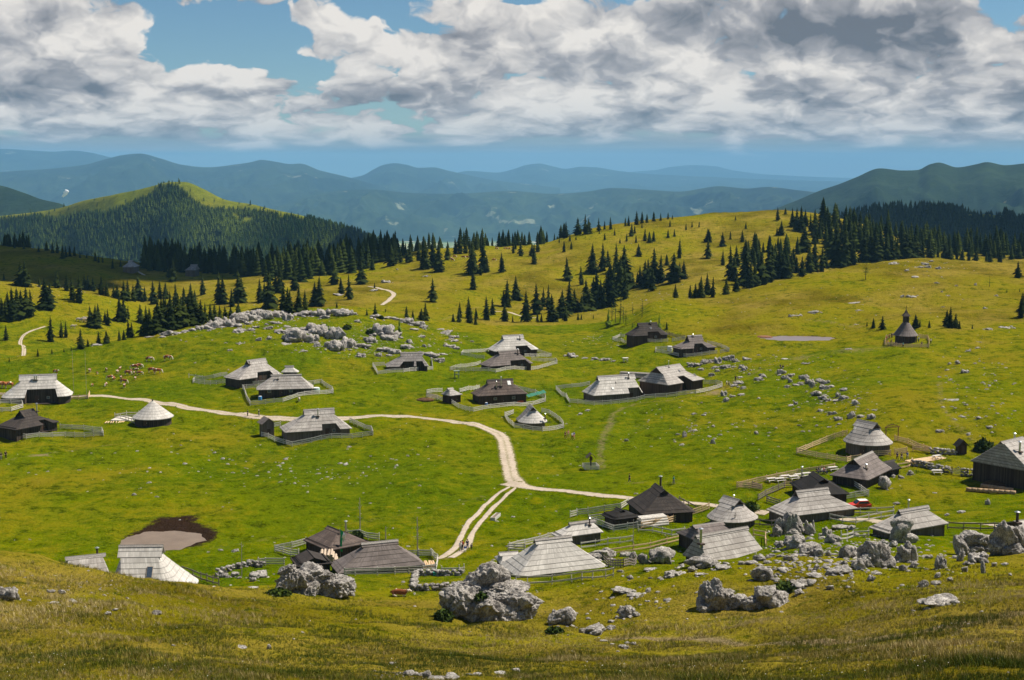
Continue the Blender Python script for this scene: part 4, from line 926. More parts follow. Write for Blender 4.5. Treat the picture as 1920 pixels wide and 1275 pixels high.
def wood_on(hl, n, mask, h0, h1, seed, mt, name):
    r = np.random.default_rng(seed); X, Y, Hh = hl['X'], hl['Y'], hl['H']; K = X.shape[1]; kmax = int(K*.56)
    i = r.random(n)*(X.shape[0]-1.01); j = r.random(n)*(kmax-1); i0 = i.astype(int); j0 = j.astype(int); a = i-i0; b = j-j0
    def s(G): return (G[i0, j0]*(1-a)+G[i0+1, j0]*a)*(1-b)+(G[i0, j0+1]*(1-a)+G[i0+1, j0+1]*a)*b
    x, y, z = s(X), s(Y), s(Hh); u, v = proj(x, y, z)
    ok = mask(u, v, x, y) & (u > -120) & (u < 2040)
    x, y, z = x[ok], y[ok], z[ok]
    nn = fbm(x/160, y/160, 3.1, 3)+.35*r.normal(size=len(x))
    tone = np.clip(.25+.6*nn, 0, 1)
    scatter(name, mt, np.stack([x, y, z-.5], 1), r.uniform(h0, h1, len(x)), LOWV, seed, tone, 1.1)
    return len(x)
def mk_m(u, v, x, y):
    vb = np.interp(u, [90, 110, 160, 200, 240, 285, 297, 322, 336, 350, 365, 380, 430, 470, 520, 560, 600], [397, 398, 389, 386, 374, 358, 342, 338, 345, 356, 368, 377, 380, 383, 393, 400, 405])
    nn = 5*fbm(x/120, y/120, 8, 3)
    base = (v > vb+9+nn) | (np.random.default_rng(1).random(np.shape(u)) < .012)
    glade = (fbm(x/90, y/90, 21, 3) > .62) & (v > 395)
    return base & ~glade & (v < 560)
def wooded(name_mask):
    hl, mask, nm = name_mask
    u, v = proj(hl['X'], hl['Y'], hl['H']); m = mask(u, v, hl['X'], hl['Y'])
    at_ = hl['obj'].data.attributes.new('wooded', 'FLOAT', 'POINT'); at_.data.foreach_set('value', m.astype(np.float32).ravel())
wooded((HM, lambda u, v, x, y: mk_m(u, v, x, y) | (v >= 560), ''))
print('wood', wood_on(HM, 85000, mk_m, 6.5, 11, 3, M_FARWOOD, 'mountain_wood'))
def mk_r(u, v, x, y):
    open_ = (u > 1800) & (u < 1882) & (v < np.interp(u, [1800, 1830, 1882], [398, 410, 408])+2)
    return ~open_ & (v < 520) & (fbm(x/70, y/70, 5, 3) < .75)
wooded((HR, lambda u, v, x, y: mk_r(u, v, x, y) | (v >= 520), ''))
print('wood', wood_on(HR, 30000, mk_r, 12, 19, 9, M_FOREST, 'hill_wood'))
# ------------------------------------------------------------------ limestone
def m_rock(nt, b):
    g = nt.new('ShaderNodeNewGeometry'); P = g.outputs['Position']; o = nt.new('ShaderNodeTexCoord').outputs['Object']
    n1 = nt.noise(P, .9, 6, .65); n2 = nt.noise(P, 5.5, 5, .7)
    cr = nt.voro(nt.vmath('ADD', P, nt.vmath('MULTIPLY', nt.comb(n1, n2, n1), (.5, .5, .5))), 1.6, 'DISTANCE_TO_EDGE', 1, 2)
    c = nt.mix(nt.ramp(n1, .38, .60), (.58, .535, .49), (.25, .225, .205))
    c = nt.mix(nt.ramp(n2, .48, .66, 0, .9), c, (.085, .076, .070))
    c = nt.mix(nt.ramp(n2, .42, .22, 0, .5), c, (.68, .64, .60))
    c = nt.mix(nt.ramp(cr, .05, .0, 0, .6), c, (.05, .045, .04))
    nz_ = nt.sep(g.outputs['Normal'])[2]
    ms = nt.math('MULTIPLY', nt.ramp(nz_, .55, .9), nt.ramp(nt.noise(P, 2.0, 4, .7), .56, .66))
    c = nt.mix(nt.math('MULTIPLY', ms, .5), c, (.10, .10, .03))
    return c, nt.bump(nt.math('ADD', nt.math('MULTIPLY', n2, 1.0), nt.math('MULTIPLY', n1, 1.2)), .8, .22)
M_ROCK = mat('limestone', m_rock, .9, .2)
_ICO = {}
def ico(n):
    if n not in _ICO:
        bm = bmesh.new(); bmesh.ops.create_icosphere(bm, subdivisions=n, radius=1)
        v = np.array([q.co[:] for q in bm.verts]); f = np.array([[q.index for q in p.verts] for p in bm.faces]); bm.free()
        v /= np.linalg.norm(v, axis=1)[:, None]
        _ICO[n] = (v, f)
    return _ICO[n]
def lump(sub, seed, rough=.16, facets=14, vert=.5):
    """a broken block: cut by random planes, then weathered"""
    r = np.random.default_rng(seed); v, f = ico(sub)
    n = r.normal(size=(facets, 3)); n /= np.linalg.norm(n, axis=1)[:, None]; d = r.uniform(.52, 1.0, facets)
    c = v @ n.T
    rad = np.min(np.where(c > .12, d[None]/np.maximum(c, .12), 9), axis=1); rad = np.minimum(rad, 1.25)
    p = v*rad[:, None]
    q = p*2.1+seed*3.7
    disp = rough*(.9*fbm(q[:, 0], q[:, 1], q[:, 2]*vert, 4)+.75*(ridged(q[:, 0]*1.5, q[:, 1]*1.5, q[:, 2]*.8, 3)-.6)-.9*np.clip(.10-np.abs(nz(q[:, 0]*1.1+9, q[:, 1]*1.1, q[:, 2]*1.3)), 0, 1)*4+.22*fbm(q[:, 0]*5, q[:, 1]*5, q[:, 2]*3.2, 3))
    p = p+v*disp[:, None]
    return p, f
def rock_mesh(name, lumps, sub, seed, rough=.16):
    """lumps: list of (x, y, z, sx, sy, sz) pieces grown together"""
    Vs = []; Fs = []; b = 0
    for i, (x, y, z, sx, sy, sz) in enumerate(lumps):
        p, f = lump(sub, seed+i*13, rough); p = p*np.array([sx, sy, sz])+np.array([x, y, z]); Vs.append(p); Fs.append(f+b); b += len(p)
    me = npmesh(name, np.concatenate(Vs), np.concatenate(Fs), smooth=False); me.materials.append(M_ROCK)
    if sub >= 7: me.polygons.foreach_set('use_smooth', [True]*len(me.polygons))
    return me
ROCKV = [rock_mesh('boulder', [(0, 0, .12, .52, .45, .62)]+([(.3, .1, 0, .28, .3, .35)] if i % 3 == 0 else [])+([(-.32, -.05, -.05, .25, .3, .38)] if i % 3 == 1 else []), 4, 60+i, .17) for i in range(14)]
FLATV = [rock_mesh('boulder', [(0, 0, 0, .55, .5, .6), (.3, .05, -.1, .3, .3, .4)], 3, 90+i, .2) for i in range(4)]
def craggy(i):
    r = np.random.default_rng(700+i); L_ = [(0, 0, .05, .36, .36, .5)]
    for k in range(7):
        a = r.uniform(0, 6.28); q = r.uniform(.2, .42); L_.append((q*math.cos(a), q*.8*math.sin(a), r.uniform(-.12, .22), r.uniform(.16, .30), r.uniform(.16, .30), r.uniform(.25, .48)))
    return rock_mesh('boulder', L_, 3, 800+i*9, .2)
CRAG = [craggy(i) for i in range(9)]
def blocky(i):
    r = np.random.default_rng(900+i); L_ = [(0, 0, .1, .44, .4, .58)]
    for k in range(4):
        a = r.uniform(0, 6.28); q = r.uniform(.25, .42); L_.append((q*math.cos(a), q*.8*math.sin(a), r.uniform(-.15, .3), r.uniform(.2, .34), r.uniform(.2, .34), r.uniform(.25, .5)))
    return rock_mesh('boulder', L_, 4, 950+i*9, .17)
BLOCK = [blocky(i) for i in range(8)]
ROCKS = []
def rocks(ox, oy, sc, lst, zone):
    for q in lst: ROCKS.append((ox+q[0]/sc, oy+q[1]/sc, q[2]/sc, q[3]/sc, zone))
Z8 = (1440, 880, 4.0); Z7 = (1020, 840, 4.174); Y3 = (760, 960, 4.364); Y1 = (80, 920, 4.571); Z4 = (1020, 580, 4.571); Z5 = (1440, 560, 4.571); X3 = (0, 1020, 3.0); X5 = (640, 1080, 3.0)
rocks(*Z8, [(320, 490, 100, 125), (215, 590, 170, 120), (95, 585, 90, 60), (75, 500, 80, 90), (440, 495, 75, 85), (495, 555, 100, 85), (550, 450, 120, 45), (630, 455, 70, 45)], 'in the craggy heap below the largest silver roof')
rocks(*Z8, [(320, 640, 190, 110), (380, 655, 110, 80), (460, 650, 45, 60), (165, 690, 50, 55), (30, 655, 50, 28), (270, 650, 60, 25), (610, 665, 150, 130), (650, 650, 90, 90), (700, 640, 90, 70), (860, 590, 100, 65), (770, 590, 80, 50), (940, 585, 60, 60), (1075, 695, 110, 140), (1020, 760, 60, 60), (1100, 740, 70, 50),
            (690, 750, 120, 100), (560, 790, 200, 90), (580, 720, 50, 50), (365, 760, 50, 50), (1295, 745, 90, 125), (1215, 670, 50, 35)], 'in the boulder field under the silver huts')
rocks(*Z8, [(370, 810, 120, 35), (265, 895, 180, 90), (240, 940, 80, 50), (465, 905, 70, 45), (605, 890, 40, 20), (775, 840, 60, 60), (1280, 815, 50, 45), (1370, 840, 50, 35), (1175, 885, 70, 60), (1265, 870, 85, 45), (1410, 670, 60, 30), (1480, 770, 60, 50), (1500, 720, 60, 40), (1620, 780, 40, 110), (1700, 730, 50, 40), (1780, 720, 50, 25), (1820, 800, 25, 25)], 'on the grassy slope below the boulder field')
rocks(*Z8, [(1285, 1030, 250, 95), (1345, 1000, 140, 60)], 'lying alone low on the right grass slope')
rocks(*Z8, [(1590, 700, 180, 100), (1450, 690, 50, 110), (1905, 570, 90, 130)], 'in the tall crag at the right picture edge')
rocks(*Z8, [(965, 265, 50, 25), (1255, 180, 30, 12), (1460, 325, 60, 22), (1345, 350, 40, 20), (880, 150, 90, 100), (940, 60, 40, 30), (1000, 70, 50, 30), (1070, 45, 45, 50), (1655, 265, 40, 55), (1900, 135, 90, 30)], 'on the lawn between the red car and the logs')
rocks(*Z7, [(430, 880, 230, 110), (930, 905, 220, 140), (1220, 945, 260, 120), (650, 850, 95, 50), (770, 905, 90, 85), (700, 890, 60, 90)], 'in the garden corner between the foreground huts')
rocks(*Z7, [(1000, 1015, 150, 75), (1390, 955, 120, 55), (1220, 1000, 90, 30), (1550, 915, 60, 40), (1630, 905, 80, 35), (1700, 885, 100, 60), (1750, 905, 60, 30), (1790, 850, 50, 30), (1900, 875, 60, 50), (1160, 970, 80, 50)], 'along the grassy edge below the grey board roof')
rocks(*Z7, [(1705, 1045, 185, 135)], 'standing alone above the tallest split boulder')
rocks(*Z7, [(640, 1145, 190, 60), (820, 1130, 50, 40), (720, 1165, 130, 30), (680, 1030, 60, 35), (830, 960, 90, 22)], 'flat in the grass right of the great boulder')
rocks(*Y3, [(1275, 925, 240, 175), (1555, 1000, 210, 115), (1815, 860, 155, 120), (1890, 860, 60, 40), (1690, 960, 80, 40), (1680, 905, 60, 30), (1500, 880, 40, 20)], 'right beside the great boulder')
rocks(*Y3, [(1790, 1120, 85, 45), (1870, 1090, 50, 35), (1690, 1090, 40, 20), (1620, 1060, 55, 20), (1330, 1015, 22, 14), (1740, 1145, 30, 14)], 'strewn low below the great boulder')
rocks(*Y1, [(1550, 745, 95, 60), (1640, 740, 80, 50), (1680, 755, 40, 25), (1850, 750, 160, 85), (1800, 780, 60, 50), (1490, 735, 40, 40)], 'in the rubble left of the large white boulder')
rocks(*Y1, [(1645, 525, 60, 32), (1520, 515, 42, 20), (1415, 533, 28, 16), (780, 42, 40, 28), (975, 57, 40, 18)], 'on the flat meadow beside the brown pond')
rocks(*Y1, [(1805, 835, 75, 22), (155, 885, 60, 48), (60, 875, 65, 32), (250, 960, 75, 34), (90, 970, 70, 30), (560, 1068, 60, 42), (615, 1033, 50, 26), (970, 1063, 70, 45), (390, 690, 25, 12), (1465, 825, 22, 10)], 'on the brown foreground rise')
rocks(*X3, [(30, 318, 130, 98)], 'cut by the left picture edge')
rocks(*X3, [(1510, 592, 26, 36), (1355, 587, 46, 14), (975, 575, 24, 12), (1650, 538, 16, 10), (960, 715, 20, 12)], 'lost in the tall foreground grass')
rocks(*X5, [(375, 562, 65, 38), (415, 560, 40, 25), (485, 578, 60, 50), (525, 588, 80, 30), (615, 582, 85, 38), (450, 562, 45, 25), (560, 575, 50, 22), (900, 552, 65, 20), (980, 542, 45, 26), (285, 502, 28, 20), (310, 560, 20, 12), (720, 556, 40, 12), (770, 560, 50, 16)], 'in the bare stony scar at the bottom edge')
rocks(*B, [(460, 925, 230, 130), (590, 930, 130, 110), (480, 850, 230, 60), (630, 850, 170, 95), (780, 900, 150, 130), (700, 880, 100, 90), (785, 995, 150, 130), (890, 970, 150, 110), (990, 970, 140, 55), (1160, 880, 180, 135), (1190, 910, 200, 75), (1060, 930, 100, 75), (1250, 890, 100, 70)], 'in the broad crag in the middle of the ridge')
rocks(*B, [(850, 722, 170, 90), (740, 712, 90, 70), (660, 722, 120, 85), (700, 742, 80, 40), (925, 712, 50, 32), (540, 722, 150, 65), (420, 752, 110, 75), (310, 732, 140, 85), (230, 745, 130, 95), (150, 745, 130, 95), (90, 760, 130, 95), (30, 765, 120, 100), (180, 700, 80, 50), (380, 705, 60, 40)], 'on the pale crest wall of the rocky ridge')
rocks(*B, [(1350, 780, 110, 70), (1420, 800, 120, 55), (1475, 820, 65, 48), (1085, 732, 110, 32), (1240, 752, 130, 38), (1410, 830, 60, 26), (1160, 740, 60, 22)], 'at the tapering right end of the ridge')
rocks(*B, [(960, 770, 50, 32), (20, 850, 80, 38), (160, 815, 55, 26), (190, 915, 55, 38), (265, 905, 42, 42), (270, 822, 85, 32), (320, 782, 110, 28), (330, 855, 55, 32), (640, 960, 50, 42), (985, 1042, 75, 42), (1130, 1037, 50, 46), (45, 940, 60, 16), (520, 1002, 80, 16), (400, 945, 90, 18), (20, 805, 90, 45), (125, 835, 35, 20)], 'scattered on the turf below the ridge')
rocks(*B, [(1180, 1000, 130, 55), (1240, 1020, 110, 65), (1350, 975, 95, 48), (1370, 935, 50, 38), (1520, 1042, 150, 60), (1605, 1082, 85, 50), (1630, 1025, 60, 20), (1210, 1035, 50, 25)], 'around the grey hut under the ridge')
rocks(*B, [(1650, 862, 100, 36), (1700, 892, 60, 30), (1740, 892, 40, 26), (1720, 922, 70, 26), (1650, 960, 50, 36), (1700, 967, 65, 30), (1735, 980, 55, 30), (1480, 962, 32, 30), (1855, 925, 30, 20), (1610, 830, 60, 18), (1460, 885, 50, 20)], 'on the turf between the ridge and the white roofed hut')
rocks(*B, [(1180, 462, 90, 30), (1085, 527, 60, 25), (1270, 360, 18, 14), (1500, 412, 45, 16), (810, 560, 70, 24)], 'by the pale track on the far meadow')
rocks(*A, [(1890, 705, 130, 75), (1840, 712, 120, 85), (1780, 742, 150, 105), (1700, 772, 130, 95), (1640, 772, 130, 85), (1590, 782, 120, 80), (1540, 792, 90, 50), (1490, 792, 70, 42), (1440, 802, 60, 32), (1390, 812, 60, 26), (1330, 827, 75, 26), (1250, 837, 120, 52), (1215, 852, 65, 22), (1850, 755, 70, 36)], 'on the left slope of the rocky ridge')
rocks(*A, [(1780, 812, 100, 40), (1120, 852, 65, 16), (720, 912, 65, 20), (1880, 802, 55, 30), (1720, 952, 42, 20), (1355, 877, 18, 12), (1395, 885, 18, 10), (1560, 805, 35, 16), (1460, 1045, 18, 12), (1690, 895, 26, 12)], 'on the pasture above the light grey huts')
rocks(*Z4, [(1270, 490, 75, 52), (1320, 490, 65, 48), (1370, 472, 65, 62), (1410, 462, 65, 48), (1440, 452, 55, 36), (1500, 462, 85, 72), (1570, 437, 75, 52), (1600, 432, 85, 58), (1640, 452, 65, 42), (1560, 507, 95, 46), (1470, 507, 65, 32), (1350, 522, 55, 30), (1440, 572, 52, 42), (1480, 537, 42, 30), (1690, 502, 52, 36), (1720, 522, 65, 50), (1740, 437, 85, 32), (1630, 500, 45, 22)], 'in the pale rubble strip right of the barn')
rocks(*Z4, [(1550, 742, 75, 62), (1565, 792, 52, 52), (1620, 752, 52, 24), (1690, 737, 52, 24), (1670, 642, 85, 42), (1630, 662, 65, 32), (1710, 682, 42, 30), (1840, 612, 75, 46), (1880, 582, 65, 36), (1680, 588, 45, 20), (1760, 560, 30, 20), (1840, 768, 30, 18), (1665, 670, 30, 18)], 'beside the hikers on the path right of the barn')
rocks(*Z4, [(230, 402, 65, 42), (260, 412, 65, 26), (440, 432, 65, 36), (500, 440, 55, 30), (540, 440, 60, 32), (600, 447, 45, 16), (350, 422, 55, 20), (180, 402, 32, 18)], 'in the line of stones behind the long light roof')
rocks(*Z4, [(1290, 1045, 65, 24), (1205, 1095, 34, 62), (705, 1132, 42, 32), (1450, 1152, 42, 46), (310, 905, 42, 26), (370, 872, 42, 20), (1450, 1012, 32, 22), (1820, 1072, 34, 36), (1290, 902, 42, 22), (1370, 912, 36, 22), (1120, 1140, 28, 18), (1185, 1165, 40, 20), (1255, 1025, 30, 18), (1350, 805, 22, 16)], 'sprinkled on the smooth slope below the barn')
rocks(*Z5, [(115, 647, 75, 62), (150, 692, 75, 52), (200, 667, 62, 38), (190, 722, 42, 46), (320, 692, 85, 58), (360, 732, 95, 62), (380, 762, 52, 62), (440, 712, 75, 42), (490, 732, 95, 52), (490, 777, 85, 52), (430, 832, 95, 66), (480, 862, 75, 52), (280, 742, 55, 40), (240, 747, 62, 26), (170, 762, 52, 30), (655, 792, 62, 42), (600, 842, 55, 52), (655, 862, 65, 46), (750, 912, 62, 56), (550, 762, 52, 26), (590, 882, 62, 26), (510, 877, 62, 36), (100, 660, 30, 18)], 'in the rubble tongue above the oval hut')
rocks(*Z5, [(240, 907, 46, 36), (195, 922, 42, 20), (450, 967, 52, 32), (530, 997, 42, 40), (570, 992, 42, 36), (610, 1042, 75, 46), (715, 1027, 75, 72), (890, 1032, 75, 62), (420, 1092, 32, 20), (610, 1080, 40, 20), (525, 1105, 40, 14), (265, 935, 30, 12), (920, 960, 45, 16), (795, 1020, 60, 30)], 'on the grass just above the oval hut')
rocks(*Z5, [(1695, 637, 75, 42), (1720, 452, 42, 20), (1800, 427, 42, 20), (1630, 562, 42, 40), (1560, 562, 32, 20), (1590, 877, 105, 20), (1670, 1017, 52, 22), (1810, 1032, 52, 26), (1910, 1112, 52, 30), (1480, 1147, 62, 36), (1725, 1172, 42, 26), (1845, 725, 30, 16), (1775, 560, 30, 16), (1900, 745, 30, 14), (1700, 915, 35, 20), (1500, 75, 30, 14), (1815, 375, 40, 10)], 'on the slope right of the wooden chapel')
rocks(*Z5, [(400, 120, 95, 28), (190, 157, 30, 30), (250, 150, 80, 16), (740, 45, 110, 20), (780, 105, 50, 16), (150, 520, 60, 16), (330, 560, 60, 16), (700, 435, 60, 14), (755, 225, 40, 12)], 'on the near hill above the pale pond')
rocks(*D7, [(1350, 425, 45, 24), (1320, 440, 40, 16), (1365, 440, 40, 18), (1425, 448, 30, 20), (1385, 405, 25, 14), (1165, 420, 50, 18), (1240, 460, 25, 14), (1290, 497, 35, 14), (1415, 530, 25, 12), (1530, 547, 18, 12), (1640, 542, 18, 16), (1215, 612, 25, 20), (1250, 612, 30, 16), (1285, 612, 45, 12), (1445, 582, 18, 12), (1480, 605, 25, 10), (1762, 605, 22, 14), (1695, 678, 25, 16), (1725, 800, 45, 16), (1820, 790, 70, 14)], 'on the stony top of the near hill')
rocks(*Z8, [(1000, 420, 8, 4)], 'none') if False else None
def stone(u, v, wpx, hpx, rnd, big=None):
    p = at(u, v); s = p.y/F; w = wpx*s; h = hpx*s
    dep = math.atan2(HC-p.z, p.y)
    # the outline's height is the stone's height plus the depth of its top seen from above
    hh = max((h-.55*w*math.sin(dep))/math.cos(dep), h*.4)*(.85 if p.y > 300 else 1)
    me = rnd.choice(FLATV if hh < .33*w and w < 3 else (CRAG if (w > 2.2 and p.y > 300) or rnd.random() < .25 else (BLOCK if w > 1.4 else ROCKV)))
    o = obj('boulder', me, None, None)
    k = 1.0
    dpt = w*rnd.uniform(.75, 1.05)
    o.location = p+Vector((0, dpt*.38, hh*.26-.05*hh)); o.rotation_euler = (rnd.uniform(-.15, .15), rnd.uniform(-.15, .15), rnd.choice([0, math.pi])+rnd.uniform(-.4, .4))
    o.scale = (w*.98, dpt, hh*1.10)
    return o, p, w
_rnd = random.Random(8); cl = {}; FRAG = []
for u, v, wp, hp, zone in ROCKS:
    o, p, w = stone(u, v, wp, hp, _rnd)
    shp = 'upright' if hp > wp*.95 else ('flat' if hp < wp*.42 else '')
    sz = 'large' if w > 4.2 else ('small' if w < 1.5 else '')
    adj = ' '.join(q for q in (sz, shp, 'grey boulder' if w > 1.0 else 'pale stone') if q)
    tag(o, None, 'rock', 'limestone boulders')
    if w > 1.0: FRAG.append((Vector(o.location), w))
    cl.setdefault((adj, zone), []).append((proj(*o.location)[0], o))
for (adj, zone), l in cl.items():
    l.sort(key=lambda q: q[0])
    for i, (u, o) in enumerate(l): o['label'] = fit16(f'{adj} {zone}'+('' if len(l) == 1 else f', {ordn(i+1)} from left'))
print('ROCKS', len(ROCKS), 'TREES', len(keep), len(rest))
# the hand-built big ones: pieces given in metres (x right, y away, z up) from the foot point
def hero(label, u, v, lumps, seed, sub=5, rough=.13, rz=0, zs=.88):
    p = at(u, v); lumps = [(x, y, z*zs, a, b, c*zs) for x, y, z, a, b, c in lumps]
    me = rock_mesh('boulder', lumps, sub, seed, rough)
    o = obj('boulder', me, None, None, loc=p, rot=(0, 0, rz)); tag(o, label, 'rock', 'limestone boulders'); return o, p
g1, gp1 = hero('great flat topped weathered boulder with a moss streak, nearest of the huge ones', 914, 1166,
    [(-3.3, 3.2, 1.2, 2.9, 2.6, 2.6), (-.6, 2.9, .8, 3.0, 2.9, 2.6), (2.6, 3.2, .6, 3.2, 2.7, 2.4), (-.6, 5.4, 3.2, 2.5, 2.2, 2.4), (1.6, 4.4, 2.6, 2.6, 2.2, 1.6), (3.9, 3.7, 1.7, 2.3, 2.0, 1.1), (-2.2, 4.4, 2.6, 2.2, 2.0, 1.5), (1.2, 1.7, -.2, 2.8, 1.6, 1.9), (-4.2, 2.4, -.3, 1.6, 1.5, 1.8), (4.4, 2.6, .2, 1.7, 1.6, 1.2)], 301, sub=6, rough=.15)
g2, gp2 = hero('large pale ragged boulder in front of the brown hut beside the green flag', 585, 1117,
    [(-2.6, 2.0, 1.8, 2.1, 2.0, 2.8), (-.4, 2.5, 1.7, 2.8, 2.2, 2.1), (2.2, 3.0, .6, 2.5, 2.2, 1.9), (-3.3, 2.0, 3.6, 1.1, 1.0, 1.0), (-1.2, 1.0, -.2, 2.2, 1.6, 2.0), (3.9, 3.2, -.2, 1.5, 1.6, 1.1), (.8, 2.4, 2.5, 1.6, 1.4, 1.0)], 322, sub=6, rough=.18, zs=.78)
g3, gp3 = hero('tallest boulder leaning right with a dark shaded face on the right grass slope', 1352, 1150,
    [(-.9, 2.0, 1.2, 1.45, 1.5, 2.2), (.1, 2.2, 1.1, 1.5, 1.5, 1.8), (1.3, 2.3, .5, 1.6, 1.5, 1.4), (2.6, 2.5, .1, 1.6, 1.5, 1.1), (-1.5, 1.8, .1, 1.3, 1.2, 1.4)], 341, sub=6)
g4, gp4 = hero('rounded boulder split from the tallest boulder at its right', 1440, 1143,
    [(0, 2.0, .9, 1.7, 1.6, 1.7), (1.2, 2.0, .5, 1.4, 1.4, 1.3), (-1.3, 1.9, .3, 1.2, 1.2, 1.0)], 362)
hero('two piled boulders leaning against the front of the silver hut right of the car', 1692, 1019, [(0, 1.2, 1.0, 1.7, 1.4, 1.9), (-.2, 1.3, 3.0, 1.6, 1.3, .9), (1.0, 1.2, .4, 1.2, 1.1, 1.3)], 381, sub=4)
hero('spiky triangular crag in the craggy heap below the largest silver roof', 1484, 1003, [(0, 1.6, 1.6, 1.5, 1.3, 2.9), (-1.1, 1.4, .8, 1.2, 1.1, 2.0), (1.3, 1.5, .9, 1.3, 1.2, 1.7), (.2, .8, 0, 1.9, 1.0, 1.3), (-1.9, 1.2, .1, 1.0, .9, 1.1)], 391, sub=5)
hero('big tilted block with a dark shaded front in the boulder field', 1644, 1066, [(0, 1.8, 1.3, 1.6, 1.4, 2.1), (-.9, 1.7, .7, 1.2, 1.2, 1.4), (.9, 2.2, 1.4, 1.1, 1.0, 1.6), (1.5, 1.6, .2, 1.0, 1.0, 1.1)], 402, sub=5)
hero('leaning slab right of the big tilted block in the boulder field', 1697, 1056, [(0, 1.3, .9, .85, .9, 1.7), (.8, 1.4, .9, .9, .9, 1.8), (-.6, 1.0, .1, .8, .8, .9)], 411, sub=4)
hero('arched dark crag at the near end of the long dark fence', 1832, 1040, [(-1.7, 1.8, 1.0, 1.1, 1.2, 1.9), (-.4, 2.0, 2.1, 1.7, 1.4, 1.2), (1.2, 2.0, 1.5, 1.6, 1.4, 1.3), (2.2, 1.8, .3, 1.1, 1.2, 1.2), (.5, 1.5, .1, 1.6, 1.1, .8)], 421, sub=5)
hero('tall crag below the gabled hut at the lower right edge', 1900, 1040, [(-.3, 1.8, 1.8, 1.6, 1.4, 2.6), (1.3, 2.0, 1.7, 1.5, 1.4, 2.4), (-1.6, 1.5, .4, 1.1, 1.1, 1.3), (.4, 1.2, .1, 1.7, 1.1, 1.2)], 431, sub=5)
# countless crumbs of limestone in the turf
def pebbles():
    r = np.random.default_rng(5); P = []; S = []
    zones = [(480, 605, 110, 22, 150), (640, 640, 120, 28, 200), (1560, 745, 90, 50, 170), (1420, 680, 80, 30, 80), (1840, 720, 80, 90, 160), (1340, 800, 130, 50, 110), (1580, 1040, 170, 50, 420), (1500, 1060, 120, 40, 120), (1750, 500, 90, 18, 60), (600, 880, 160, 30, 110), (300, 880, 200, 40, 70),
             (1200, 1120, 80, 40, 70), (740, 1265, 60, 8, 60), (160, 1110, 150, 30, 70), (1120, 640, 60, 14, 60), (1230, 555, 60, 12, 70), (120, 545, 80, 18, 80), (800, 640, 80, 25, 90), (960, 960, 600, 260, 260), (1500, 560, 250, 40, 90), (1050, 520, 300, 60, 70), (1800, 1180, 140, 50, 60)]
    for u, v, su, sv, n in zones:
        for _ in range(n):
            a, b = u+r.normal()*su*.6, v+r.normal()*sv*.6
            if b > 1274 or b < 400 or not -20 < a < 1940: continue
            p = at(a, b); P.append(p); S.append((abs(r.normal())*.22+.12)*(1.25 if (1350 < a < 1850 and 990 < b < 1090) else 1)*(1 if p.y > 160 else max(.35, p.y/260)) if v < 1200 else .04+abs(r.normal())*.06)
    for o, w in FRAG:
        for _ in range(int(r.integers(3, 8))):
            a = r.uniform(0, 6.28); q = w*(.42+.35*r.random()); x, y = o.x+q*math.cos(a), o.y+q*.9*math.sin(a)
            P.append((x, y, ground(x, y))); S.append(w*r.uniform(.06, .22))
    vs = []
    for k in range(4):
        p, f = lump(2, 400+k, .2); vs.append((p*np.array([.6, .5, .38]), f))
    o = scatter('scattered_stones', M_ROCK, P, S, vs, 3, None, 1.5)
pebbles()
# ------------------------------------------------------------------ gravel road and tracks, laid on the land
def m_gravel(nt, b):
    g = nt.new('ShaderNodeNewGeometry').outputs['Position']
    uv = nt.new('ShaderNodeUVMap').outputs[0]; x, y, _ = nt.sep(uv)
    n = nt.noise(g, .8, 5, .7); f = nt.noise(g, 7, 4, .8)
    c = nt.mix(nt.ramp(n, .35, .65), (.46, .375, .29), (.33, .26, .19))
    c = nt.mix(nt.ramp(f, .4, .75, 0, .7), c, (.56, .48, .40))
    # grass grows in from the verges and, thinly, along the middle
    e = nt.math('ABSOLUTE', nt.math('SUBTRACT', x, .5)); n3 = nt.noise(g, 1.7, 4, .75)
    w = nt.ramp(nt.math('ADD', e, nt.math('MULTIPLY', nt.math('SUBTRACT', n3, .5), .55)), .33, .42)
    mid = nt.math('MULTIPLY', nt.ramp(nt.math('ADD', e, nt.math('MULTIPLY', nt.math('SUBTRACT', n3, .5), .7)), .10, .0), nt.attr('grassy'))
    c = nt.mix(nt.math('MAXIMUM', w, mid), c, (.10, .105, .008))
    return c, nt.bump(f, .5, .06)
M_GRAVEL = mat('gravel', m_gravel, .95, .1)
def smooth_path(P, step=1.5):
    P = [Vector(p) for p in P]; out = []
    for i in range(len(P)-1):
        p0 = P[max(i-1, 0)]; p1 = P[i]; p2 = P[i+1]; p3 = P[min(i+2, len(P)-1)]
        n = max(2, int((p2-p1).length/step))
        for k in range(n):
            t = k/n; out.append(.5*((2*p1)+(p2-p0)*t+(2*p0-5*p1+4*p2-p3)*t*t+(3*p1-p0-3*p2+p3)*t**3))
    out.append(P[-1]); return out
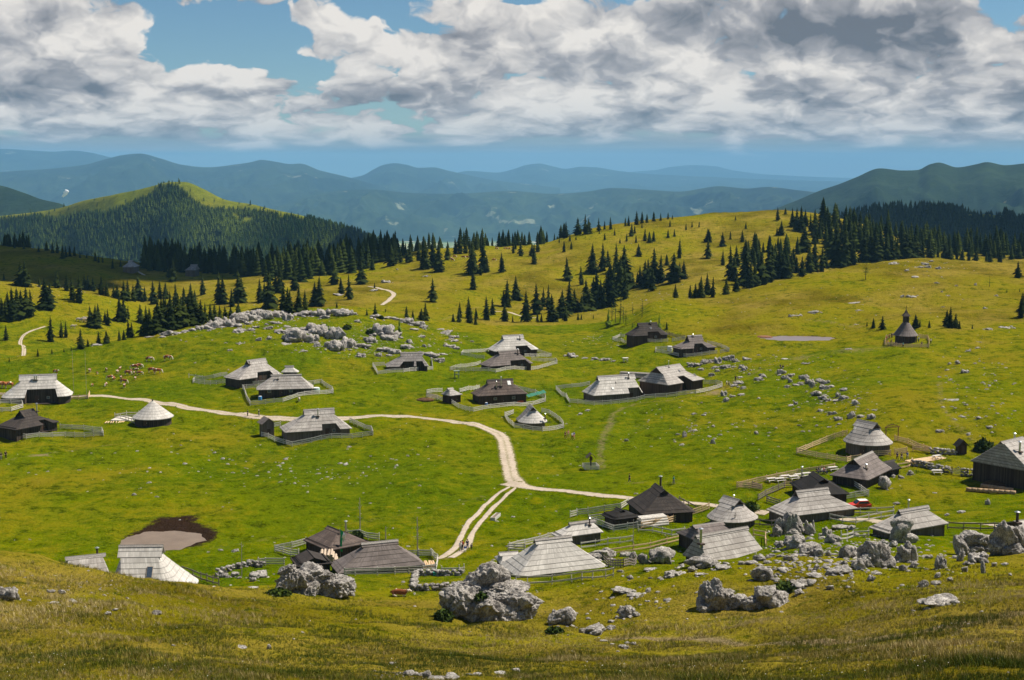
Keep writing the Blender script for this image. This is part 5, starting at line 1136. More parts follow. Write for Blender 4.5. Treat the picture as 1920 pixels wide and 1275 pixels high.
def road(name, px, width, seed=1, lift=.07, cols=6, grassy=0.0):
    P = smooth_path([(at(*q[:2]).x, at(*q[:2]).y, 0) for q in px])
    ws = [q[2] if len(q) > 2 else width for q in px]
    V = []; UV = []; s = 0; n = len(P)
    for i, p in enumerate(P):
        a = P[max(i-1, 0)]; b = P[min(i+1, n-1)]; d = (b-a).normalized(); nx, ny = -d.y, d.x
        if i: s += (p-P[i-1]).length
        w = np.interp(i/(n-1)*(len(ws)-1), range(len(ws)), ws)*(1+.14*float(nz(s/3.5, seed*3.1, 0))+.06*float(nz(s/.9, seed*5.1, 0)))
        for k in range(cols+1):
            q = (k/cols-.5)*w; x, y = p.x+nx*q, p.y+ny*q
            V.append((x, y, ground(x, y)+lift-.05*(k in (0, cols)))); UV.append((k/cols, s))
    F_ = []; U_ = []
    for i in range(n-1):
        for k in range(cols):
            a = i*(cols+1)+k; q = (a, a+1, a+cols+2, a+cols+1); F_.append(q); U_ += [UV[t] for t in q]
    return tag(obj(name, npmesh(name, V, F_, uv=U_, smooth=True, attrs=dict(grassy=np.full(len(V), grassy))), M_GRAVEL), kind='structure')
road('road', [(-40, 736), (0, 738), (60, 742), (165, 742), (210, 744), (260, 749), (330, 759), (400, 771), (480, 781), (540, 785), (620, 785), (690, 781), (750, 781), (800, 785), (860, 793), (905, 801), (932, 812), (945, 828), (950, 850), (955, 875), (962, 898), (975, 912)], 3.9, 1, grassy=.45)
road('road', [(950, 906, 4), (985, 913, 4), (1030, 919, 3), (1080, 924, 2.6), (1130, 930, 2.5), (1185, 935, 2.5), (1240, 940, 2.5), (1290, 943, 2.5), (1340, 948, 2.6), (1390, 955, 2.6), (1440, 963, 2.6)], 2.6, 2, lift=.10)
road('road', [(1575, 975, 2.2), (1620, 974, 3), (1660, 980, 3), (1700, 984, 2.4), (1780, 980, 2.2), (1860, 984, 2.2), (1925, 990, 2)], 2.5, 5, grassy=.3)
road('path', [(960, 910, .9), (935, 925, 1.0), (905, 952, 1.0), (880, 978, 1.1), (868, 1000, 1.2), (858, 1020, 1.2), (838, 1040, 1.4), (820, 1048, 1.8)], 1.2, 3, lift=.085, cols=3)
road('path', [(968, 913, .9), (948, 930, 1.0), (922, 955, 1.0), (900, 980, 1.1), (886, 1000, 1.1), (878, 1020, 1.2), (862, 1036, 1.5), (845, 1046, 1.6)], 1.2, 4, lift=.085, cols=3)
road('path', [(690, 537, 2), (720, 543, 2.6), (738, 551, 3), (730, 562, 3), (716, 572, 2.4)], 2.6, 6)
road('path', [(85, 612, 1.2), (60, 620, 1.6), (42, 632, 1.8), (38, 645, 1.8), (45, 655, 1.8), (34, 668, 1)], 3, 7, grassy=.8)
road('path', [(255, 507, 2), (262, 511, 2.4), (272, 516, 1.6)], 2, 8)
road('path', [(920, 583, 2), (950, 585, 2.4), (975, 592, 2), (1010, 596, 1.4)], 2, 9)

# ------------------------------------------------------------------ fences
M_GREYF = simple('weathered_fence_wood', (.56, .52, .47), .85, var=.25); M_FRESHF = simple('fresh_fence_wood', (.66, .46, .27), .75, var=.2); M_DARKF = simple('old_fence_wood', (.20, .165, .14), .85, var=.3)
FM = {'g': M_GREYF, 'f': M_FRESHF, 'd': M_DARKF}
def post_mesh(h, r, mt):
    m = MB(); m.tube((0, 0, -.4), (0, 0, h), r, r*.85, 6); me = m.mesh('post'); me.materials.append(FM[mt]); return me
POST = {(k): post_mesh(1.25 if k != 'f' else 1.3, .085, k) for k in FM}
def fence(label, kind, ox, oy, sc, lines, rails=3, h=1.15, gap=2.6):
    runs = [[at(ox+x/sc, oy+y/sc) for x, y in L] for L in lines]
    T = thing('fence', label, 'fence', runs[0][0], 0, 'rail fences round the huts'); o0 = T.location.copy()
    rr = random.Random(label); seen = []
    for R_ in runs:
        for i in range(len(R_)-1):
            a, b = R_[i], R_[i+1]; L_ = math.hypot(b.x-a.x, b.y-a.y); n = max(1, round(L_/gap)); pts = []
            for k in range(n+1):
                x, y = a.x+(b.x-a.x)*k/n, a.y+(b.y-a.y)*k/n; pts.append(Vector((x, y, ground(x, y))))
            m = MB()
            for k in range(n):
                p, q = pts[k], pts[k+1]
                for j in range(rails):
                    zz = h*(.28+.66*j/(rails-1)) if rails > 1 else h*.8
                    j0, j1 = rr.uniform(-.05, .05), rr.uniform(-.05, .05)
                    d = (q-p).normalized()*.12; off = Vector((-(q-p).y, (q-p).x, 0)).normalized()*-.09
                    m.beam(p-d-o0+off+Vector((0, 0, zz+j0)), q+d-o0+off+Vector((0, 0, zz+j1)), .06, .20)
            m.build('rail_panel', FM[kind], T)
            for p in pts:
                if any((p-s).length < .5 for s in seen): continue
                seen.append(p); po = obj('post', POST[kind], None, T, loc=p-o0, rot=(rr.uniform(-.05, .05), rr.uniform(-.05, .05), rr.uniform(0, 3)))
                po.scale = (1, 1, rr.uniform(.92, 1.12))
    return T
S1 = (0, 640, 4.571); S2 = (340, 600, 4.571); S3 = (680, 600, 4.571); S4 = (1020, 580, 4.571); S6 = (1360, 760, 3.4286); S7 = (1020, 840, 4.174); S8 = (1440, 880, 4); T2 = (480, 940, 4.571); T3 = (760, 960, 4.364); T1 = (80, 920, 4.571); W7 = (1480, 780, 7.5); W6 = (1640, 580, 13.71)
fence('fresh yellow board fence in front of the large pale hut at the far left', 'f', *S1, [[(-40, 480), (200, 500), (380, 507), (520, 503)], [(590, 500), (755, 492), (768, 462)]])
fence('grey rail fence corner between the pale hut and the dark brown hut', 'g', *S1, [[(-60, 612), (95, 603), (195, 572), (188, 542), (0, 535)]])
fence('grey rail fence around the dark brown hut at the left edge', 'g', *S1, [[(-60, 790), (110, 815), (225, 838), (560, 818), (885, 812), (870, 780), (720, 762), (515, 752)]])
fence('low rail fence on the left side of the white cone hut', 'g', *S1, [[(1150, 705), (1080, 680), (985, 655), (1085, 640), (1190, 636)]], rails=2, h=.9)
fence('long grey rail fence in front of the rust streaked hut', 'g', *S2, [[(100, 540), (300, 552), (590, 560), (730, 550)], [(100, 540), (110, 522), (280, 500), (390, 480)]])
fence('single sloping pole barrier beside the rust streaked hut', 'g', *S2, [[(65, 495), (180, 510)]], rails=1)
fence('rail fence around the hut with two windows', 'g', *S2, [[(590, 735), (720, 722), (870, 705), (1300, 630), (1290, 605), (1200, 545), (1070, 560)], [(590, 735), (525, 592), (560, 590), (700, 580)]])
fence('rail fence around the light grey hut with the deep notched porch', 'g', *S2, [[(690, 1000), (800, 1040), (950, 1085), (1200, 1030), (1640, 990), (1625, 950), (1510, 910), (1445, 880)], [(780, 925), (850, 912)]])
fence('rail fence around the grey hut with two dark porch openings', 'g', *S3, [[(88, 400), (130, 470), (350, 450), (600, 428), (588, 350)], [(88, 400), (185, 392)]])
fence('rail fence around the white roofed hut behind the brown grey hut', 'g', *S3, [[(845, 303), (860, 285), (950, 280), (1080, 270)], [(845, 303), (1040, 333)], [(1500, 275), (1620, 315), (1390, 318)]])
fence('broad rail fence around the brown grey hut', 'g', *S3, [[(750, 433), (950, 440), (1140, 452), (1540, 412), (1665, 378), (1655, 355), (1450, 350)], [(750, 433), (930, 400), (1010, 380)]])
fence('grey rail fence around the brown hut with green netting', 'g', *S3, [[(550, 660), (640, 682), (760, 715), (950, 788), (1240, 745), (1565, 700), (1560, 668)], [(550, 632), (680, 622)], [(830, 622), (1000, 590)], [(1310, 590), (1480, 632), (1560, 668)]])
fence('rail fence around the small rounded hut', 'g', *S3, [[(1220, 830), (1300, 925), (1540, 958), (1720, 928), (1712, 900), (1600, 810), (1535, 795)], [(1220, 830), (1290, 805)]])
fence('long rail fence enclosing the light roofed hut and the barn', 'g', *S4, [[(105, 690), (220, 803), (430, 823), (860, 768), (1050, 755), (1300, 725), (1525, 668), (1520, 655), (1370, 640)], [(105, 690), (240, 672), (390, 650)], [(860, 690), (1010, 728)]])
fence('rail fence in front of the dark brown hut under the pines', 'g', *S4, [[(590, 262), (690, 293), (1060, 280)], [(590, 262), (650, 238), (690, 240)], [(1100, 278), (1210, 262)]])
fence('dark old rail fence running behind the dark brown hut', 'd', *S4, [[(1050, 215), (1130, 245), (1210, 250)]])
fence('rail fence around the brown hut with the pale saddle roof', 'g', *S4, [[(955, 370), (1080, 388), (1225, 412), (1480, 380)], [(1512, 378), (1585, 362), (1560, 345), (1400, 300)], [(955, 370), (960, 350), (1060, 345)]])
fence('fresh yellow three rail fence around the large oval grey hut', 'f', *W7, [[(105, 528), (245, 558), (380, 584), (530, 608), (665, 634), (805, 655), (860, 640), (1000, 620)], [(105, 528), (225, 482), (325, 440), (430, 400), (530, 358), (635, 320), (745, 290), (810, 278)], [(1180, 570), (1250, 560), (1420, 560)], [(1480, 545), (1650, 520)]])
fence('fresh rail fence on the far right side of the oval hut', 'f', *S6, [[(1205, 292), (1320, 305)], [(1090, 228), (1175, 250), (1325, 304)]])
fence('pale yellow rail fence along the picnic tables', 'f', *S6, [[(75, 533), (200, 503), (330, 475), (460, 448), (700, 412)], [(75, 533), (230, 547)], [(385, 525), (500, 525)]], rails=3)
fence('old dark rail fence with a gate beside the picnic tables', 'd', *S6, [[(210, 612), (300, 565), (380, 530)], [(268, 622), (350, 648)], [(175, 530), (235, 545)]])
fence('fresh low rail fence below the black lean-to shed', 'f', *S6, [[(905, 447), (1050, 427), (1175, 400), (1200, 375)]], rails=2)
fence('grey rail fence corner beside the red car', 'g', *S6, [[(820, 505), (860, 455)], [(830, 525), (920, 585), (750, 615)]])
fence('tangled grey rails in front of the largest silver roof', 'g', *S6, [[(670, 735), (840, 762), (1080, 712)], [(760, 702), (1080, 692)]], rails=2)
fence('short low fence left of the silver hut with the boulder', 'g', *S6, [[(745, 865), (820, 850), (920, 843)]], rails=2, h=.9)
fence('dark rail fence running right from the silver hut with the boulder', 'd', *S6, [[(1430, 795), (1530, 800), (1640, 803), (1820, 803)]], rails=2)
fence('curved grey rail fence behind the small black shed', 'g', *S7, [[(205, 545), (260, 530), (345, 520), (600, 480), (660, 440)], [(350, 575), (480, 560)]])
fence('grey rail fence in front of the small black shed', 'g', *S7, [[(360, 585), (460, 620), (545, 655), (650, 640), (730, 630)]])
fence('pale rail fence climbing from the stacked firewood to the road', 'f', *S7, [[(760, 635), (875, 610), (970, 590), (1060, 565), (1140, 535), (1240, 500), (1290, 480)]])
fence('grey rail fence bounding the garden below the firewood', 'g', *S7, [[(740, 650), (850, 660), (1000, 692), (1100, 675)]], rails=2)
fence('long fresh yellow rails crossing the garden', 'f', *S7, [[(500, 835), (700, 805), (960, 752), (1100, 715)]], rails=2, h=.95, gap=4)
fence('grey rails beside the green walled hut', 'g', *S7, [[(290, 790), (400, 775), (690, 735)]], rails=2)
fence('weathered rail fence below the stone heap in the garden', 'd', *S7, [[(470, 900), (620, 935), (720, 905)]], rails=3)
fence('dark rail fence behind the oval silver roof', 'd', *S7, [[(1600, 605), (1780, 618), (1870, 600)]], rails=2)
fence('dark rails beside the right corner of the tall black hut', 'd', *S7, [[(1060, 430), (1130, 470), (1190, 500)]], rails=2)
fence('fresh yellow frame fence right of the grey board roof', 'f', *S7, [[(1640, 690), (1735, 705), (1740, 770)]], rails=2)
fence('grey rail fence behind the reddish brown roof', 'g', *T2, [[(165, 432), (310, 405), (430, 372)], [(165, 432), (300, 468), (365, 475)]])
fence('short rail fence by the branching pole', 'g', *T2, [[(790, 310), (880, 300)], [(890, 295), (960, 325), (1055, 335)]])
fence('long grey rail fence in front of the grey brown board roof', 'g', *T2, [[(760, 640), (850, 635), (1040, 632), (1190, 625), (1430, 615), (1540, 600), (1555, 520), (1500, 465)], [(1290, 478), (1500, 475)]])
fence('grey rail fence left of the large pale boulder', 'g', *T2, [[(20, 550), (80, 548), (240, 548)]])
fence('low rail fence behind the great boulder', 'g', *T3, [[(300, 500), (440, 498), (480, 492)]], rails=2, h=.8)
fence('grey rail fence left behind the biggest foreground hut', 'g', *T3, [[(845, 315), (980, 320)], [(850, 310), (975, 280), (1100, 250), (1230, 215)]])
fence('dark posted rail fence along the front eave of the biggest foreground hut', 'g', *T3, [[(810, 570), (1000, 598), (1200, 590), (1360, 572), (1530, 555), (1640, 545), (1700, 530)]], rails=2, h=1.3)
fence('dark rail fence right of the white roofed hut below the pond', 'd', *T1, [[(1200, 710), (1290, 740), (1360, 768), (1510, 810)]], rails=2)
fence('yellow board fence around the wooden chapel', 'f', *W6, [[(300, 760), (265, 925), (560, 965), (960, 995), (1390, 990), (1390, 840), (1345, 760), (1140, 725)], [(300, 760), (600, 690)]], gap=2.2)
# ------------------------------------------------------------------ people and cows
def skin_body(name, verts, edges, radii, root, mt, sub=1):
    me = bpy.data.meshes.new(name); me.from_pydata(verts, edges, []); o = bpy.data.objects.new(name, me); col.objects.link(o)
    sk = o.modifiers.new('s', 'SKIN'); s = o.modifiers.new('b', 'SUBSURF'); s.levels = sub; s.render_levels = sub
    for i, r in enumerate(radii):
        v = me.skin_vertices[0].data[i]; v.radius = r if isinstance(r, tuple) else (r, r); v.use_root = (i == root)
    dg = bpy.context.evaluated_depsgraph_get(); dg.update(); ev = o.evaluated_get(dg); out = bpy.data.meshes.new_from_object(ev)
    bpy.data.objects.remove(o); out.name = name; out.polygons.foreach_set('use_smooth', [True]*len(out.polygons)); out.materials.clear(); out.materials.append(mt); return out
M_SKIN = simple('skin', (.55, .33, .23), .6, var=.08)
def figure(stride=.22, arm=.25, bend=0.0, sit=False):
    """standing or walking figure 1.72 m tall facing -Y: one skeleton for the body, slightly wider ones for shirt and trousers"""
    hip = (0, 0, .93); kl = (.10, -stride*.55, .50); kr = (-.10, stride*.35, .50); fl = (.11, -stride, .07); fr = (-.11, stride, .09)
    tl = (.12, -stride-.17, .03); tr = (-.12, stride-.14, .04)
    if sit: hip = (0, .1, .52); kl = (.12, -.32, .50); kr = (-.12, -.32, .50); fl = (.13, -.36, .07); fr = (-.13, -.34, .07); tl = (.13, -.52, .03); tr = (-.13, -.50, .03)
    b = -bend; ch = (0, hip[1]+b*.5, hip[2]+.38); nk = (0, hip[1]+b*.8, hip[2]+.55); hd = (0, hip[1]+b*.9-.02, hip[2]+.66); tp = (0, hip[1]+b*.9-.02, hip[2]+.77)
    sl = (.19, ch[1], ch[2]+.08); sr = (-.19, ch[1], ch[2]+.08); el = (.25, ch[1]+arm*.35, ch[2]-.20); er = (-.25, ch[1]-arm*.35, ch[2]-.20)
    hl = (.25, ch[1]+arm*.1-.12, ch[2]-.43); hr = (-.25, ch[1]-arm*.6-.12, ch[2]-.40)
    V = [hip, ch, nk, hd, tp, kl, kr, fl, fr, tl, tr, sl, sr, el, er, hl, hr, (.10, hip[1], hip[2]-.06), (-.10, hip[1], hip[2]-.06)]
    E = [(0, 1), (1, 2), (2, 3), (3, 4), (0, 17), (0, 18), (17, 5), (18, 6), (5, 7), (6, 8), (7, 9), (8, 10), (1, 11), (1, 12), (11, 13), (12, 14), (13, 15), (14, 16)]
    Rr = [(.15, .11), (.16, .11), .06, (.085, .10), (.07, .08), .062, .062, .042, .042, .04, .04, .06, .06, .043, .043, .04, .04, .09, .09]
    return V, E, Rr
FIG = []
for kw in (dict(), dict(stride=.06, arm=.05), dict(stride=.3, arm=.4), dict(sit=True), dict(stride=.1, bend=.35)):
    V, E, Rr = figure(**kw)
    body = skin_body('body', V, E, Rr, 0, M_SKIN)
    k = [0, 1, 2, 11, 12, 13, 14]; sh = skin_body('shirt', [V[i] for i in k], [(0, 1), (1, 2), (1, 3), (1, 4), (3, 5), (4, 6)], [(.175, .135), (.185, .135), .075, .078, .078, .062, .062], 0, M_SKIN)
    k = [0, 17, 18, 5, 6, 7, 8]; tr = skin_body('trousers', [V[i] for i in k], [(0, 1), (0, 2), (1, 3), (2, 4), (3, 5), (4, 6)], [(.17, .13), .105, .105, .078, .078, .062, .062], 0, M_SKIN)
    hd = V[3]; m = MB(); v, f = ico(2)
    m.add([(hd[0]+q[0]*.105, hd[1]+.03+q[1]*.115, hd[2]+.07+q[2]*.10) for q in v], [tuple(q) for q in f]); hair = m.mesh('hair', True)
    FIG.append((body, sh, tr, hair))
def cloth(n, c): return simple(n, c, .8, .1, var=.12)
CL = {'black': cloth('black_cloth', (.015, .015, .018)), 'white': cloth('white_cloth', (.75, .74, .72)), 'red': cloth('red_cloth', (.50, .03, .03)), 'blue': cloth('blue_cloth', (.03, .10, .35)), 'navy': cloth('navy_cloth', (.02, .03, .09)),
      'teal': cloth('teal_cloth', (.02, .33, .36)), 'grey': cloth('grey_cloth', (.20, .20, .21)), 'pink': cloth('pink_cloth', (.60, .25, .22)), 'khaki': cloth('khaki_cloth', (.30, .24, .14)), 'brown': cloth('brown_cloth', (.13, .06, .03)), 'orange': cloth('orange_cloth', (.65, .20, .08)), 'green': cloth('green_cloth', (.03, .22, .08))}
HAIR = {'d': simple('dark_hair', (.03, .02, .015), .6), 'b': simple('light_hair', (.30, .20, .10), .6), 'w': CL['white'], 'r': CL['red']}
_me = {}
def recol(me, m):
    k = (me.name, m.name)
    if k not in _me: c = me.copy(); c.materials.clear(); c.materials.append(m); _me[k] = c
    return _me[k]
def person(label, u, v, shirt, trs, pose=0, face=0, h=1.72, hair='d', z=0, group='hikers on the plateau', loc=None):
    p = at(u, v) if loc is None else Vector(loc)
    T = thing('person', label, 'person', p+Vector((0, 0, z)), math.radians(face), group); T.scale = (h/1.72,)*3
    b, s, t, hh = FIG[pose]
    obj('body', b, None, T); obj('shirt', recol(s, CL[shirt]), None, T); obj('trousers', recol(t, CL[trs]), None, T); obj('hair', recol(hh, HAIR[hair]), None, T)
    return T
PP = [('hiker in black standing on the gravel road, the left one', 464.5, 781, 'black', 'black', 1, 80), ('hiker in black with a white cap on the gravel road', 485.5, 781.5, 'black', 'grey', 0, 80, 1.8, 'w'),
 ('tiny hiker in dark clothes at the left picture edge', 2, 862, 'black', 'grey', 1, 20), ('light haired hiker in black near the left picture edge', 11, 860, 'black', 'black', 0, 20, 1.75, 'b'),
 ('person in blue behind the yellow fence of the large pale hut', 102, 744, 'blue', 'navy', 1, 0), ('person in dark blue at the gap in the yellow fence', 118, 748, 'navy', 'grey', 1, 10),
 ('person in a red shirt on the forked track end', 867, 1032, 'red', 'black', 1, 160), ('person in white beside the red shirted one on the track', 863.5, 1034, 'white', 'grey', 1, 200), ('person in dark blue with a white bag on the track', 876.5, 1030, 'navy', 'navy', 1, 30),
 ('small child in grey standing right of the group on the track', 884, 1031.5, 'grey', 'black', 1, 0, 1.15), ('person crouched in blue on the track', 872, 1034, 'blue', 'white', 3, 0, 1.4),
 ('hiker in brownish red on the meadow path below the small rounded hut', 1060, 822, 'brown', 'brown', 0, 30), ('hiker in a pink shirt on the meadow path below the small rounded hut', 1065.5, 820, 'pink', 'khaki', 0, 30), ('hiker in a white shirt and brown trousers on the meadow path', 1073, 824, 'white', 'brown', 0, 30), ('hiker in a blue shirt at the right of the meadow group', 1076, 823, 'blue', 'pink', 0, 30),
 ('pale shirted hiker in shorts on the path right of the barn', 1362.5, 724, 'white', 'khaki', 0, 60), ('grey shirted hiker on the path right of the barn', 1366.5, 725, 'grey', 'navy', 0, 60), ('hiker in black among the stones right of the barn', 1379, 715, 'black', 'black', 1, 0),
 ('hiker in dark clothes on the footpath near the wayside shrine', 1180, 904, 'black', 'navy', 0, 90), ('hiker in teal on the footpath behind the tall black hut', 1263, 908, 'teal', 'grey', 0, 90),
 ('walker in black trousers at the oval hut fence', 1682, 863, 'navy', 'black', 0, 20), ('walker in black in the middle at the oval hut fence', 1690, 864, 'black', 'grey', 0, 20), ('walker carrying a bright blue pack at the oval hut fence', 1701, 862, 'blue', 'grey', 0, 20),
 ('person in black sitting on the boulder above the rubble tongue', 1463.5, 691, 'black', 'black', 3, 20), ('second person in black on the boulder above the rubble tongue', 1468, 692, 'black', 'grey', 3, -20)]
for q in PP: person(*q)
for q in [('visitor in a green blue shirt walking at the chapel gate', 1693, 652, 'teal', 'black', 2, 60), ('visitor in red at the left chapel fence', 1662, 640, 'red', 'grey', 1, 0), ('visitor in dark red by the left chapel fence', 1667, 636, 'red', 'black', 1, 90), ('visitor in black by the left chapel fence', 1672, 634, 'black', 'black', 1, 0),
          ('visitor in light blue beside the chapel wall', 1679.5, 635, 'blue', 'navy', 1, 0), ('visitor in a white top sitting before the chapel', 1700, 640, 'white', 'brown', 3, 0), ('visitor in purple and grey before the chapel', 1708.5, 641, 'grey', 'navy', 3, 0), ('visitor in pink at the right of the chapel front', 1717, 641, 'pink', 'khaki', 1, 0),
          ('visitor in white and navy leaning right of the chapel front', 1722, 642, 'white', 'navy', 4, 0), ('visitor in navy at the lower chapel fence', 1728, 651, 'navy', 'grey', 1, 0), ('visitor in white just outside the chapel fence', 1745, 645, 'white', 'black', 1, 0), ('visitor in orange seated at the lower left fence', 1665, 645, 'orange', 'white', 3, 30), ('visitor in khaki seated at the lower left fence', 1671, 644, 'khaki', 'black', 3, -30)]:
    person(*q[:7], group='visitors at the chapel')
def m_cow(nt, b):
    g = nt.new('ShaderNodeTexCoord').outputs['Object']; oi = nt.new('ShaderNodeObjectInfo').outputs['Random']
    x, y, z = nt.sep(g); s = nt.vmath('ADD', g, nt.comb(nt.math('MULTIPLY', oi, 37.0), 0, 0))
    n = nt.noise(s, 1.5, 2, .4)
    w = nt.math('MAXIMUM', nt.ramp(n, .58, .61), nt.ramp(y, -.95, -1.1))
    w = nt.math('MAXIMUM', w, nt.ramp(z, .38, .28))
    return nt.mix(w, nt.mix(oi, (.20, .060, .020), (.33, .115, .04)), (.72, .62, .52)), None
M_COW = mat('cow_hide', m_cow, .8, .15)
M_PALECOW = simple('pale_hide', (.62, .52, .44), .8, var=.15)
M_HORN = simple('horn', (.6, .52, .4), .5)
def cow_mesh(graze=True, lying=False):
    """body length along Y, head at -Y; 1.4 m at the withers"""
    L = -1.02 if lying else 0
    hip = (0, .72, 1.16+L*.55); mid = (0, .05, 1.06+L*.55); wit = (0, -.55, 1.14+L*.55); nk = (0, -.95, 1.18+L*.5)
    hd = (0, -1.25, .62) if graze else (0, -1.28, 1.35+L*.5); mz = (0, -1.38, .22) if graze else (0, -1.58, 1.15+L*.5)
    tl = (0, .98, 1.12+L*.55); te = (0, 1.08, .55+L*.3)
    V = [mid, hip, wit, nk, hd, mz, tl, te]; E = [(0, 1), (0, 2), (2, 3), (3, 4), (4, 5), (1, 6), (6, 7)]; Rr = [(.34, .40), (.28, .33), (.27, .36), (.17, .24), (.13, .16), (.09, .09), (.06, .06), (.03, .03)]
    if not lying:
        for s in (-1, 1):
            b = len(V); V += [(s*.2, .78, .85), (s*.21, .66, .55), (s*.21, .80, .34), (s*.21, .74, .04)]; E += [(1, b), (b, b+1), (b+1, b+2), (b+2, b+3)]; Rr += [(.13, .18), (.085, .10), .055, .06]
            b = len(V); V += [(s*.18, -.55, .80), (s*.18, -.60, .45), (s*.18, -.58, .04)]; E += [(2, b), (b, b+1), (b+1, b+2)]; Rr += [(.11, .14), .065, .058]
    else:
        for s in (-1, 1):
            b = len(V); V += [(s*.36, .55, .22), (s*.42, .1, .12)]; E += [(1, b), (b, b+1)]; Rr += [(.14, .16), .07]
            b = len(V); V += [(s*.26, -.75, .18), (s*.2, -.45, .08)]; E += [(2, b), (b, b+1)]; Rr += [.1, .06]
    me = skin_body('body', V, E, Rr, 0, M_COW)
    h = Vector(hd); m = MB()
    for s in (-1, 1):
        m.add([(h.x+s*.10, h.y+.03, h.z+.08), (h.x+s*.30, h.y+.08, h.z+.10), (h.x+s*.28, h.y+.02, h.z-.02), (h.x+s*.10, h.y-.02, h.z+.01)], [(0, 1, 2, 3)])
        m.tube((h.x+s*.07, h.y+.02, h.z+.12), (h.x+s*.17, h.y-.03, h.z+.27), .03, .008, 5)
    hm_ = m.mesh('horns'); hm_.materials.append(M_HORN); return me, hm_
COWS = [cow_mesh(True), cow_mesh(False), cow_mesh(False, True)]
_c = 0
def cow(label, u, v, pose, face, s=1.0, pale=False, group='cows on the pasture'):
    p = at(u, v); T = thing('cow', label, 'cow', p, math.radians(face), group); T.scale = (s,)*3
    b, h = COWS[pose]; obj('body', b if not pale else recol(b, M_PALECOW), None, T); obj('horns', h, None, T); return T
HERD = [(770, 268, 1, 5, .95), (833, 283, 0, 30, .6), (912, 262, 1, 20, .9), (1008, 278, 1, 0, .9), (1030, 250, 1, 180, .8), (1095, 290, 0, 80, 1.05), (1125, 272, 1, 200, .8), (1155, 240, 0, -80, 1.1), (1190, 232, 0, 85, 1.1), (1165, 262, 1, 60, .8), (1150, 285, 1, 10, .7), (1195, 290, 0, 90, .9), (1300, 268, 0, 85, 1.1), (1352, 278, 0, 90, 1.15),
        (1280, 172, 0, 95, 1.1), (1437, 165, 0, 90, 1.25), (950, 330, 0, -70, 1.0), (975, 340, 1, 0, .95), (1038, 330, 1, 10, .9), (1160, 330, 1, 0, .7), (792, 388, 1, 0, .65), (908, 388, 0, 0, .85), (1060, 365, 0, 85, 1.05), (1065, 400, 1, 10, .95), (476, 282, 1, 60, 1.0), (15, 405, 0, -60, 1.4), (75, 405, 0, -80, 1.35)]
hl = sorted(HERD[:24], key=lambda q: q[0])
for i, q in enumerate(hl): cow(f'brown and white cow of the grazing herd above the road, {ordn(i+1)} from left', S1[0]+q[0]/S1[2], S1[1]+q[1]/S1[2], q[2], q[3], q[4])
for lab, q in zip(('brown cow looking over the ridge end of the large pale hut', 'brown cow at the left picture edge behind the large pale hut', 'reddish cow right behind the left hip of the large pale hut'), HERD[24:]): cow(lab, S1[0]+q[0]/S1[2], S1[1]+q[1]/S1[2], q[2], q[3], q[4])
cow('pale cream cow standing in front of the white cone hut', 277, 800, 1, 80, 1.0, True)
cow('orange and white cow lying on the grass left of the great boulder', 748, 1118, 2, 80, 1.15)
cow('pale cow beside the fence of the notched porch hut, above the road', 561, 753, 1, 10, .8, True)
for i, (x, y, f) in enumerate([(1690, 275, 80), (1705, 285, 60), (1720, 258, 90), (1790, 262, 80), (1820, 262, 90)]): cow(f'tiny brown cow on the far hill shoulder, {ordn(i+1)} from left', B[0]+x/B[2], B[1]+y/B[2]+2, 0, f, 1.2)
for i, (x, y, f) in enumerate([(265, 435, 80), (285, 350, 60), (350, 350, 90), (375, 352, 85)]): cow(f'tiny brown cow among the far hillside spruces, {ordn(i+1)} from left', C6[0]+x/C6[2], C6[1]+y/C6[2]+1, 0, f, 1.2)
for i, (x, y, f) in enumerate([(590, 732, 80), (610, 735, 60), (632, 725, 90), (548, 785, 85), (640, 735, 30)]): cow(f'pale cow resting in the hollow left of the rocky ridge, {ordn(i+1)} from left', A[0]+x/A[2], A[1]+y/A[2], 1, f, 1.1, True)

